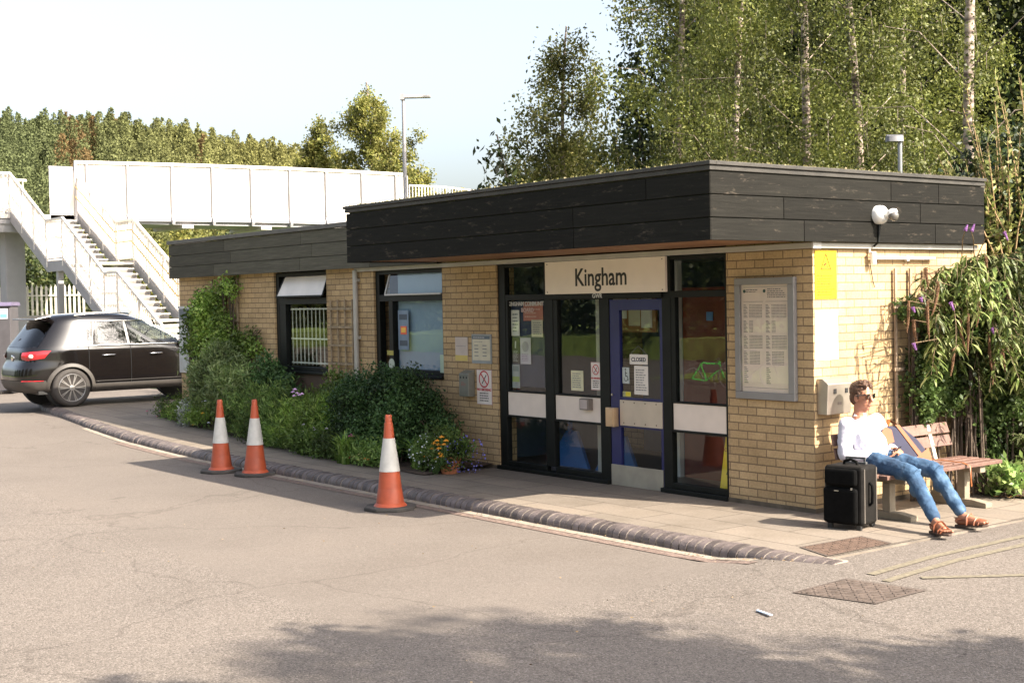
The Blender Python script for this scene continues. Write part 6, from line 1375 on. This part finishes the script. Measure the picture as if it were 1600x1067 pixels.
shrub('climbing_plant', 'pale green climber at the foot of the square trellis', [((-8.0, -.16, .75), (.26, .08, .35), 22), ((-8.2, -.2, .45), (.4, .15, .28), 44)], G1, 32, .05, .034, 105)
shrub('leafy_perennial', 'mid green ferny perennial filling the bed behind the pair of cones', [((-10.0, -.50, .30), (.8, .25, .35), 120), ((-8.9, -.55, .38), (.7, .28, .40), 120), ((-9.6, -.45, .5), (.6, .2, .3), 60)], G4, 48, .085, .014, 106, sig=.07, dirs=(0, -.2, .9), spread=.9)
shrub('leafy_perennial', 'bright green feathery perennial between the trellis and the evergreen bush', [((-8.0, -.62, .30), (.7, .28, .38), 120), ((-7.4, -.62, .38), (.45, .28, .42), 90), ((-8.3, -.5, .42), (.4, .2, .25), 40)], G1, 46, .085, .016, 107, sig=.07, dirs=(0, -.2, .9), spread=.9)
shrub('low_plants', 'low mixed green plants at the left tip of the flower bed', [((-12.4, -.35, .22), (.55, .12, .26), 70), ((-13.2, -.28, .25), (.35, .1, .24), 30), ((-11.7, -.45, .22), (.5, .15, .22), 60)], G1, 40, .06, .016, 108, dirs=(0, 0, .8))
shrub('low_plants', 'low green edging plants along the front of the bed below the white flowers', [((-7.0, -.88, .14), (.9, .13, .16), 100), ((-8.8, -.74, .14), (.7, .12, .18), 70), ((-5.9, -.95, .14), (.5, .12, .15), 50)], G4, 44, .06, .018, 109, dirs=(0, -.3, .6))
t = thing('dusty_miller', 'silver grey leaved plant at the left front of the flower bed', 'plant', (-12.0, -.52, rise(-12))); foliage('foliage', [((-11.95, -.50, .24), (.17, .12, .20), 60)], SV, t, 34, .05, .018, .03, seed=110)
def blades(label, c, n, L_, seed, mat=G1, group=None):
    r_ = random.Random(seed); t = thing('grassy_clump', label, 'plant', c, group); m_ = MB()
    for i in range(n):
        a = r_.uniform(0, 2 * pi); l = L_ * r_.uniform(.6, 1.1); b0 = Vector(c) + Vector((r_.uniform(-.1, .1), r_.uniform(-.07, .07), 0)); dr = Vector((cos(a), sin(a) * .6 - .2, 0)) * r_.uniform(.35, .9)
        pr = None
        for k_ in range(7):
            f = k_ / 6; p = b0 + dr * l * f * f * .8 + Vector((0, 0, l * (f - .42 * f * f * (1 + dr.length * .5)))); w_ = .011 * (1 - f ** 2) + .001; s_ = Vector((-dr.y, dr.x, 0)).normalized() * w_
            if pr: m_.quad(pr[0] - pr[1], pr[0] + pr[1], p + s_, p - s_)
            pr = (p, s_)
    m_.build('leaf_blade', mat, t, fix=False, smooth=60); return t
blades('arching grassy clump just left of the lone cone', (-6.35, -1.0, rise(-6)), 60, .75, 1); blades('tall arching sword leaved clump beside the evergreen bush', (-7.0, -.80, rise(-7)), 46, .85, 2); blades('long sword leaves beside the orange flowers right of the lone cone', (-5.15, -.72, 0), 70, .75, 3); blades('low green grassy tuft at the front of the bed near the red flowers', (-7.6, -.85, 0), 90, .5, 4, G4)
def flowers(name, label, pts, col, r, base, stem_h=None, seed=0, petals=7, group=None):
    r_ = random.Random(seed); t = thing(name, label, 'flower', (base[0], base[1], rise(base[0])), group); h = MB(); s_ = MB()
    for p in pts:
        p = Vector(p)
        for k_ in range(petals):
            a = 2 * pi * k_ / petals; R_ = rotm(0, r_.uniform(.3, .9), a); c = p + Vector((cos(a), sin(a), 0)) * r * .5; h.ell(c, (r * .55, r * .32, r * .16), R_, n=6, m=4)
        h.ell(p + Vector((0, 0, r * .15)), (r * .35, r * .35, r * .3), n=6, m=4)
        s_.tube([(base[0] + (p.x - base[0]) * .6, base[1] + (p.y - base[1]) * .6, rise(base[0])), (p.x, p.y, p.z * .6), p], .004, 4)
    h.build('flower_head', M('petal_%s' % name if name + str(col) not in MATS else name + str(col), col, .6, var=.1) if False else petal(col), t, smooth=60); s_.build('stem', M('flower_stem', (0.06, 0.12, 0.03), .7), t); return t
def petal(col):
    n = 'petals_%d_%d_%d' % tuple(int(c * 100) for c in col); return M(n, col, .6, var=.15, scale=30)
def fp(px, py, y): p = wp(px, py, y); return (p.x, p.y, p.z)
flowers('phlox', 'pale pink phlox head standing tall left of the barred window sill', [fp(458 + dx, 612 + dy, -.62) for dx, dy in ((0, 0), (6, 2), (3, -4), (10, 5), (14, 3), (2, 6))], (0.60, 0.36, 0.60), .035, (-8.9, -.6), seed=1)
flowers('rose', 'single deep pink flower left of the lone cone', [fp(549, 680, -.95)], (0.55, 0.10, 0.25), .045, (-6.6, -.9), seed=2)
flowers('daisy', 'group of small white flowers right of the pair of cones', [fp(475, 663, -.8), fp(473, 674, -.8), fp(490, 668, -.8), fp(492, 671, -.8), fp(510, 669, -.8)], (0.70, 0.62, 0.68), .03, (-7.9, -.75), seed=3)
flowers('geranium', 'red flowers low at the front of the bed left of the lone cone', [fp(470, 697, -.85), fp(474, 700, -.85), fp(545, 712, -1.0), fp(549, 714, -1.0)], (0.45, 0.03, 0.04), .035, (-7.6, -.85), seed=4)
flowers('primrose', 'pale yellow flowers with orange ones low at the front of the bed', [fp(555 + dx, 713 + dy, -1.02) for dx, dy in ((0, 0), (8, -4), (5, 5), (12, 3), (-3, 4))], (0.55, 0.55, 0.20), .035, (-6.1, -1.0), seed=5)
flowers('marigold', 'small orange flower low in front of the grassy clump', [fp(570, 716, -1.02), fp(576, 717, -1.02)], (0.70, 0.18, 0.02), .028, (-6.0, -1.0), seed=6)
flowers('marigold', 'cluster of golden orange flowers between the lone cone and the pot', [fp(x, y, -.85) for x, y in ((683, 688), (690, 682), (678, 692), (686, 700), (694, 694), (688, 708), (682, 716), (690, 712), (665, 712), (676, 700), (697, 688), (685, 694))], (0.75, 0.30, 0.02), .034, (-5.0, -.8), seed=7)
flowers('marigold', 'yellow and orange flowers beside the silver plant at the left front of the bed', [fp(x, y, -.5) for x, y in ((290, 664), (288, 670), (303, 663), (317, 645), (296, 668))], (0.75, 0.42, 0.03), .038, (-11.8, -.5), seed=8)
flowers('small_flowers', 'tiny dusty pink flowers at the left tip of the bed', [fp(x, y, -.33) for x, y in ((230, 642), (251, 642), (255, 654), (268, 645), (246, 650), (262, 635))], (0.42, 0.12, 0.18), .028, (-13.0, -.3), seed=9)
flowers('small_flowers', 'tiny white flowers above the marigolds at the left of the bed', [fp(x, y, -.5) for x, y in ((306, 642), (317, 627), (321, 626), (340, 630), (326, 660))], (0.70, 0.70, 0.78), .026, (-11.4, -.5), seed=10)
# potted plant by the entrance
PT = thing('flower_pot', 'terracotta pot of white and blue trailing lobelia left of the entrance', 'flower pot', (-4.62, -.62, 0.0))
m = MB(); m.lathe([(0.095, 0.0), (0.125, 0.15), (0.13, 0.155), (0.138, 0.16), (0.138, 0.19), (0.125, 0.19), (0.115, 0.17)], (-4.66, -.66, 0.003), 26); m.build('pot', M('terracotta', (0.36, 0.13, 0.06), .8, var=.25), PT, smooth=40)
foliage('foliage', [((-4.72, -.68, .28), (.32, .26, .22), 130), ((-4.9, -.72, .20), (.30, .2, .18), 90)], G4, PT, 40, .04, .02, .04, seed=120, dirs=(0, -.2, .3), zmin=.02)
for cols, nm, rr_, n_, cc in ((leafmat('white_lobelia', [(0.62, 0.66, 0.72), (0.75, 0.78, 0.82)], .1), 'white_flowers', 1, 170, (-4.86, -.76, .24)), (leafmat('blue_lobelia', [(0.12, 0.12, 0.5), (0.25, 0.25, 0.6)], .1), 'blue_flowers', 2, 120, (-4.42, -.60, .22))):
    rg = np.random.default_rng(rr_); P = in_ell(n_, cc, (.34 if rr_ == 1 else .20, .24, .22), rg, .12); P = P[P[:, 2] > .03]; link(nm, quadmesh(nm, leafquads(P, .026, .024, (0, -1, .4), .8, rr_)), cols, PT)
# ---------------------------------------------------------------- buddleia, holly and other growth at the right
BL = leafmat('buddleia_leaves', [(0.05, 0.08, 0.015), (0.10, 0.14, 0.03), (0.17, 0.20, 0.06), (0.30, 0.31, 0.15)], .25)
BD = thing('buddleia', 'big drooping buddleia with narrow pale leaves and brown spent flower spikes over the bench', 'shrub', (0.45, 1.9, 0))
rg = np.random.default_rng(77); m = MB(); V4 = []; SPK = []; tips = []
for k_ in range(210):
    y0_ = rg.uniform(1.75, 2.7); s0 = Vector((.12 + rg.uniform(-.03, .10), y0_, rg.uniform(.9, 1.6))); ang = rg.uniform(-1.5, 1.2); reach = rg.uniform(.15, .75) * (1.15 if ang < 0 else .9); zt = 1.15 + 1.15 * rg.random() ** .75
    tip = Vector((.24 + reach * cos(ang) * .8, y0_ + reach * sin(ang) * 1.05, zt)); mid = s0.lerp(tip, .6) + Vector((0, 0, .30)); end = tip + Vector((cos(ang) * .10, sin(ang) * .12, -.22)); pts = [s0, mid, tip, end]; m.tube(pts, [.007, .005, .003, .002], 5); tips.append((pts, ang))
    for f in np.linspace(.25, 1, 17):
        p = s0.lerp(mid, (f - .25) / .3 * .6 + .4) if f < .55 else (mid.lerp(tip, (f - .55) / .27) if f < .82 else tip.lerp(end, (f - .82) / .18))
        for q_ in range(3):
            a = rg.uniform(0, 2 * pi); d_ = Vector((cos(a), sin(a), rg.uniform(-1.1, .1))).normalized(); l = rg.uniform(.08, .16); w_ = l * .22; s_ = d_.cross(Vector((0, 0, 1))).normalized() * w_; dn = Vector((0, 0, -1))
            p1 = p + d_ * l * .42 + dn * l * .03; p2 = p + d_ * l * .78 + dn * l * .22; p3 = p + d_ * l * .95 + dn * l * .45; V4.append([p, p1 + s_ * .5, p2, p1 - s_ * .5]); V4.append([p1 + s_ * .48, p2 + s_ * .30, p3, p2 - s_ * .30]); V4.append([p1 + s_ * .48, p2 - s_ * .3, p1 - s_ * .48, p1])
m.build('stems', M('buddleia_stem', (0.16, 0.11, 0.06), .8), BD)
link('foliage', quadmesh('foliage', np.array([[tuple(v) for v in q] for q in V4])), BL, BD)
sp_m = M('spent_flower_brown', (0.13, 0.065, 0.03), .9, var=.35, scale=40, bump=1, bscale=120); pk = M('buddleia_purple', (0.22, 0.09, 0.27), .8, var=.2, scale=40, bump=1, bscale=120)
def spike(p, L_, r, mat, nm, d_=None, curl=.1, seed=0):
    r_ = np.random.default_rng(seed); d_ = d_ or Vector((0, 0, -1)); P = []; m_ = MB(); pts = [Vector(p) + d_ * L_ * f + Vector((0, curl * L_ * f * f, 0)) for f in np.linspace(0, 1, 6)]; m_.tube(pts, [r * .4, r * .62, r * .65, r * .55, r * .4, r * .1], 7)
    n_ = 90
    for i in range(n_):
        f = r_.random(); c = Vector(p) + d_ * L_ * f + Vector((0, curl * L_ * f * f, 0)); rr_ = r * (1 - .75 * f); a = r_.uniform(0, 2 * pi); h_ = d_.orthogonal().normalized(); g_ = d_.cross(h_); m_.ell(c + (h_ * cos(a) + g_ * sin(a)) * rr_ * .8, (r * .25, r * .25, r * .25), n=5, m=3)
    m_.build(nm, mat, BD)
def conn(p, i):
    r_ = random.Random(i); b = Vector((.15, 2.15 + r_.uniform(-.2, .2), max(1.2, p.z - .45))); m_ = MB(); m_.tube([b, b.lerp(p, .5) + Vector((0, 0, .16)), Vector(p)], [.007, .005, .0035], 5); m_.build('flower_stem', MATS['buddleia_stem'], BD)
for i, (px, py, x, L_) in enumerate(((1466, 440, .55, .30), (1449, 470, .60, .34), (1513, 490, .65, .38), (1545, 520, .62, .42), (1577, 455, .60, .38), (1590, 470, .55, .28), (1541, 400, .45, .26), (1547, 470, .6, .30), (1447, 418, .4, .20), (1420, 470, .45, .28), (1490, 545, .6, .24), (1567, 545, .6, .22), (1428, 500, .42, .22), (1530, 470, .62, .24), (1580, 530, .62, .2), (1500, 500, .6, .3), (1552, 560, .62, .24))):
    p = sp(px, py, x); conn(p, i); spike(p, L_, .020, sp_m, 'spent_flower', curl=random.uniform(-.35, .35), seed=i)
for i, (px, py, x, L_, dz) in enumerate(((1485, 472, .72, .10, -1), (1427, 536, .6, .08, -1), (1518, 362, .5, .09, 1), (1508, 361, .5, .07, 1), (1549, 512, .66, .08, -1), (1569, 362, .5, .11, -1), (1426, 480, .5, .06, -1), (1438, 465, .5, .05, -1))):
    p = sp(px, py, x); conn(p - Vector((.2, .3, dz)).normalized() * .0, 40 + i); spike(p, L_ * .8, .019, pk, 'purple_flower', d_=Vector((.2, .3, dz)).normalized(), seed=40 + i)
# ivy/honeysuckle on the trellis behind the bench
t = trellis('wooden trellis of tall pales on the sunlit wall behind the buddleia', 1.12, 2.25, .42, 2.15, 6, 3, 'S', M('grey_brown_pales', (0.30, 0.22, 0.15), .8, var=.25, bump=.3))
shrub('climbing_plant', 'dark glossy climber on the wall trellis below the buddleia', [((.16, 1.75, 1.2), (.13, .45, .40), 150), ((.17, 1.30, 1.0), (.12, .16, .38), 42), ((.22, 2.25, 1.1), (.24, .35, .6), 190), ((.14, 1.22, 1.75), (.08, .12, .15), 8), ((.24, 1.9, 1.6), (.26, .5, .40), 170), ((.22, 2.4, 1.7), (.27, .35, .5), 130), ((.2, 2.35, .55), (.2, .3, .4), 90), ((.32, 2.0, 1.65), (.3, .5, .45), 230), ((.38, 2.35, 1.25), (.3, .35, .6), 230)], MG('dark_glossy', [(0.03, 0.055, 0.012), (0.06, 0.10, 0.025), (0.12, 0.17, 0.05)]), 40, .055, .035, 130, sig=.045)
# dark evergreens behind the right end
shrub('holly_bush', 'tall dark evergreen bush filling the corner right of the bench', [((-.15, 3.25, 1.6), (.42, .42, 1.45), 430), ((-.75, 3.5, 2.2), (.55, .55, 1.1), 260), ((.25, 3.15, 1.1), (.45, .45, 1.1), 330), ((.75, 3.3, 1.3), (.5, .5, 1.3), 330), ((.05, 2.85, .75), (.3, .25, .7), 120), ((-.9, 4.3, 2.6), (.8, .6, 1.1), 330), ((-.25, 3.8, 2.7), (.5, .5, .8), 240)], MG('very_dark_green', [(0.012, 0.022, 0.008), (0.02, 0.035, 0.012), (0.04, 0.06, 0.02)], .15), 46, .075, .045, 131, sig=.08, cat='bush')
for i, (lab, bl) in enumerate((('lush pale leaved shrub with drooping rosettes at the right edge beside the bench', [((.42, 2.45, 1.0), (.28, .25, .40), 26), ((.45, 2.45, .50), (.28, .22, .30), 14), ((.50, 2.5, 1.45), (.3, .25, .30), 16)]),)):
    t = thing('rosette_shrub', lab, 'shrub', (.45, 2.6, 0)); rg = np.random.default_rng(9); V4 = []; m = MB()
    for c, r, kk in bl:
        for c_ in in_ell(kk * 2, c, r, rg, .5):
            p = Vector(c_); m.tube([(.40 + rg.uniform(-.1, .1), 2.65, .02), (.42, 2.62, p.z * .6), p], [.012, .008, .004], 5)
            for q_ in range(11):
                a = rg.uniform(0, 2 * pi); d_ = Vector((cos(a), sin(a), rg.uniform(-.7, .6))).normalized(); l = rg.uniform(.08, .14); w_ = l * .26; s_ = d_.cross(Vector((0, 0, 1))).normalized() * w_ * .5; V4.append([p, p + d_ * l * .5 + s_, p + d_ * l * .95 - Vector((0, 0, l * .25)), p + d_ * l * .5 - s_])
    m.build('stems', DBK, t); link('foliage', quadmesh('foliage', np.array([[tuple(v) for v in q] for q in V4])), MG('grey_green_rosette', [(0.10, 0.14, 0.05), (0.18, 0.22, 0.09), (0.30, 0.32, 0.16)]), t)
shrub('laurel_seedling', 'small bright laurel like plant growing under the right end of the bench', [((.62, 2.0, .16), (.22, .26, .14), 34)], MG('laurel_green', [(0.07, 0.13, 0.03), (0.13, 0.2, 0.05), (0.24, 0.3, 0.1)]), 14, .10, .035, 133, dirs=(0, 0, .8), sig=.05)
# sprawling sunlit branches above the roof end
t = thing('cotoneaster', 'tall sprawling shrub with upright sunlit sprays above the right end of the roof', 'shrub', (-.1, 3.2, 0)); rg = np.random.default_rng(12); m = MB(); V4 = []
for i in range(110):
    b0 = Vector((rg.uniform(-.45, .15), 3.05 + rg.uniform(-.1, .45), 1.9)); tip = b0 + Vector((rg.uniform(-.45, .35), rg.uniform(-.55, .25), rg.uniform(.5, 2.1) * (1.1 if b0.x > -.15 else .7))); mid = b0.lerp(tip, .5) + Vector((rg.uniform(-.1, .1), rg.uniform(-.1, .1), .05)); m.tube([b0, mid, tip], [.014, .008, .003], 5)
    for f in np.linspace(.15, 1, 34):
        p = mid.lerp(tip, (f - .5) * 2) if f > .5 else b0.lerp(mid, f * 2)
        for q_ in range(2):
            d_ = Vector(rg.normal(size=3)).normalized() + Vector((0, 0, .5)); l = rg.uniform(.035, .07); s_ = d_.cross(Vector(rg.normal(size=3))).normalized() * l * .3; V4.append([p, p + d_ * l * .5 + s_, p + d_ * l, p + d_ * l * .5 - s_])
m.build('stems', M('pale_twig', (0.30, 0.2, 0.1), .8), t); link('foliage', quadmesh('foliage', np.array([[tuple(v) for v in q] for q in V4])), MG('yellowish_sprays', [(0.08, 0.10, 0.02), (0.16, 0.18, 0.05), (0.32, 0.30, 0.12)]), t)
# ================================================================ what stands on the photographer's side
# tree at the right out of frame: its boughs throw the dappled shade on the foreground tarmac
sh = []
def shade(px, py, tt, r, n): p = gp(px, py, -.05); c = p + Vector((1.16, .385, 1.0)) * tt * 1.05; sh.append(((c.x, c.y, c.z), r, max(3, int(n * .5))))
for px, py, tt, r, n in ((560, 985, 6.0, (.32, .25, .12), 8), (630, 1012, 6.2, (.35, .3, .12), 11), (700, 1040, 6.0, (.4, .3, .15), 14), (980, 975, 5.6, (.25, .2, .15), 8), (1010, 1000, 5.6, (.45, .35, .2), 24), (1130, 1030, 5.8, (.5, .4, .2), 26), (1240, 1055, 5.8, (.4, .35, .2), 18), (900, 1060, 6.4, (.5, .4, .2), 22), (800, 1085, 6.2, (.6, .4, .2), 26), (1470, 1025, 5.4, (.35, .3, .15), 16), (1580, 1020, 5.3, (.35, .3, .15), 14), (1540, 1060, 5.6, (.4, .3, .2), 16), (300, 1075, 6.6, (.6, .4, .2), 20), (1040, 1095, 6.2, (.7, .4, .3), 30), (540, 1120, 6.6, (.5, .3, .2), 10)): shade(px, py, tt, r, n)
OT = thing('roadside_tree', 'broad tree whose boughs shade the foreground, standing right of the camera out of frame', 'tree', (16.5, -1.2, -0.1))
foliage('crown', sh + [((16.5, -.4, 11.5), (2.2, 1.8, 1.4), 160)], LD, OT, 44, .14, .085, .13, seed=140, power=.7)
m = MB(); m.tube([(16.5, -1.2, -.2), (16.4, -1.2, 3), (16.2, -1.0, 7), (16.2, -.8, 11.5)], [.22, .18, .13, .05], 10)
for c, r, n in sh: m.tube([(16.25, -1.0, 7.0), ((c[0] + 16.25) / 2, (c[1] - 1.0) / 2, max(c[2], 7) + .25), c], [.045, .022, .006], 5)
m.build('trunk', DBK, OT)
# verge, hedge and trees that the glass reflects
m = MB(); m.box(-60, 2, -19, -12.6, -.2, .06); m.box(-70, 8, -36, -19, -.2, .7); m.build('grass_verge', M('verge_grass', (0.22, 0.30, 0.06), .9, var=.4, scale=3, bump=.5), kind='structure')
for i, (x, y, H, R, lab) in enumerate(((-30, -21, 7, 3.0, 'tree on the verge reflected in the entrance glass, nearest the bicycles'), (-22, -21, 9, 3.2, 'tall tree on the verge behind the bicycles'), (-40, -22, 8, 3.5, 'tree at the far end of the verge'), (-14, -21, 10, 3.4, 'tree on the verge behind the camera'), (-54, -24, 7, 3.2, 'distant verge tree reflected in the blue blind window'), (-5, -22, 10, 3.6, 'tree on the verge straight across from the entrance'))):
    birch(lab, 0, 0, H, .2, [(1.0, R * .8), (3, R), (H * .7, R * .9), (H, .6)], 150 + i, 300, per=44, L=.24, W=.16, mat=LD, bark=DBK, base=(x, y, -.1), group='trees on the verge across the road', name='verge_tree', droop=.1, sig=.3, limbs=8, power=.5)
def bicycle(label, p, rz, fm, s=1.0):
    t = thing('bicycle', label, 'bicycle', p, None, world=False, rz=rz); ty = M('bike_tyre', (0.20, 0.19, 0.18), .6); R_ = rotm(pi / 2)
    for x in (-.52 * s, .52 * s):
        m = MB(); n = 28; m.tube([(x + .33 * s * cos(2 * pi * k_ / n), 0, .34 * s + .33 * s * sin(2 * pi * k_ / n)) for k_ in range(n + 1)], .018, 6); w_ = m.build('wheel', ty, t)
        m = MB()
        for k_ in range(12): a = 2 * pi * k_ / 12; m.bar((x, 0, .34 * s), (x + .31 * s * cos(a), 0, .34 * s + .31 * s * sin(a)), .003, .003)
        m.build('spokes', steel_m, w_)
    m = MB(); bb = (-.08 * s, 0, .30 * s); st = (-.20 * s, 0, .85 * s); hd = (.36 * s, 0, .85 * s); hd2 = (.40 * s, 0, .68 * s); ra = (-.52 * s, 0, .34 * s)
    for a, b in ((bb, st), (st, hd), (bb, hd2), (hd, hd2), (ra, bb), (ra, (st[0], 0, .80 * s)), (hd2, (.52 * s, 0, .34 * s)), (hd, (.34 * s, 0, .98 * s))): m.tube([a, b], .018, 8)
    m.build('frame', fm, t); m = MB(); m.tube([(.30 * s, -.28, 1.0 * s), (.36 * s, -.1, .98 * s), (.36 * s, .1, .98 * s), (.30 * s, .28, 1.0 * s)], .013, 6); m.build('handlebar', steel_m, t); m = MB(); m.ell((-.23 * s, 0, .93 * s), (.13, .06, .03)); m.tube([(-.21 * s, 0, .85 * s), (-.22 * s, 0, .92 * s)], .013, 6); m.build('saddle', ink_m, t)
    m = MB(); m.lathe([(.09, -.01), (.09, .01)], bb, 16, R_); m.bar((bb[0], -.06, bb[2]), (bb[0] + .1, -.06, bb[2] - .13), .02, .015); m.build('crank', steel_m, t)
bicycle('small bright green bicycle parked across the road, reflected in the glass', (-13.0, -11.9, -.09), -.7, M('bike_green', (0.10, 0.75, 0.12), .35), .66)
bicycle('dark bicycle parked across the road, reflected in the glass', (-11.9, -12.3, -.09), -.8, M('bike_dark', (0.05, 0.04, 0.05), .35))
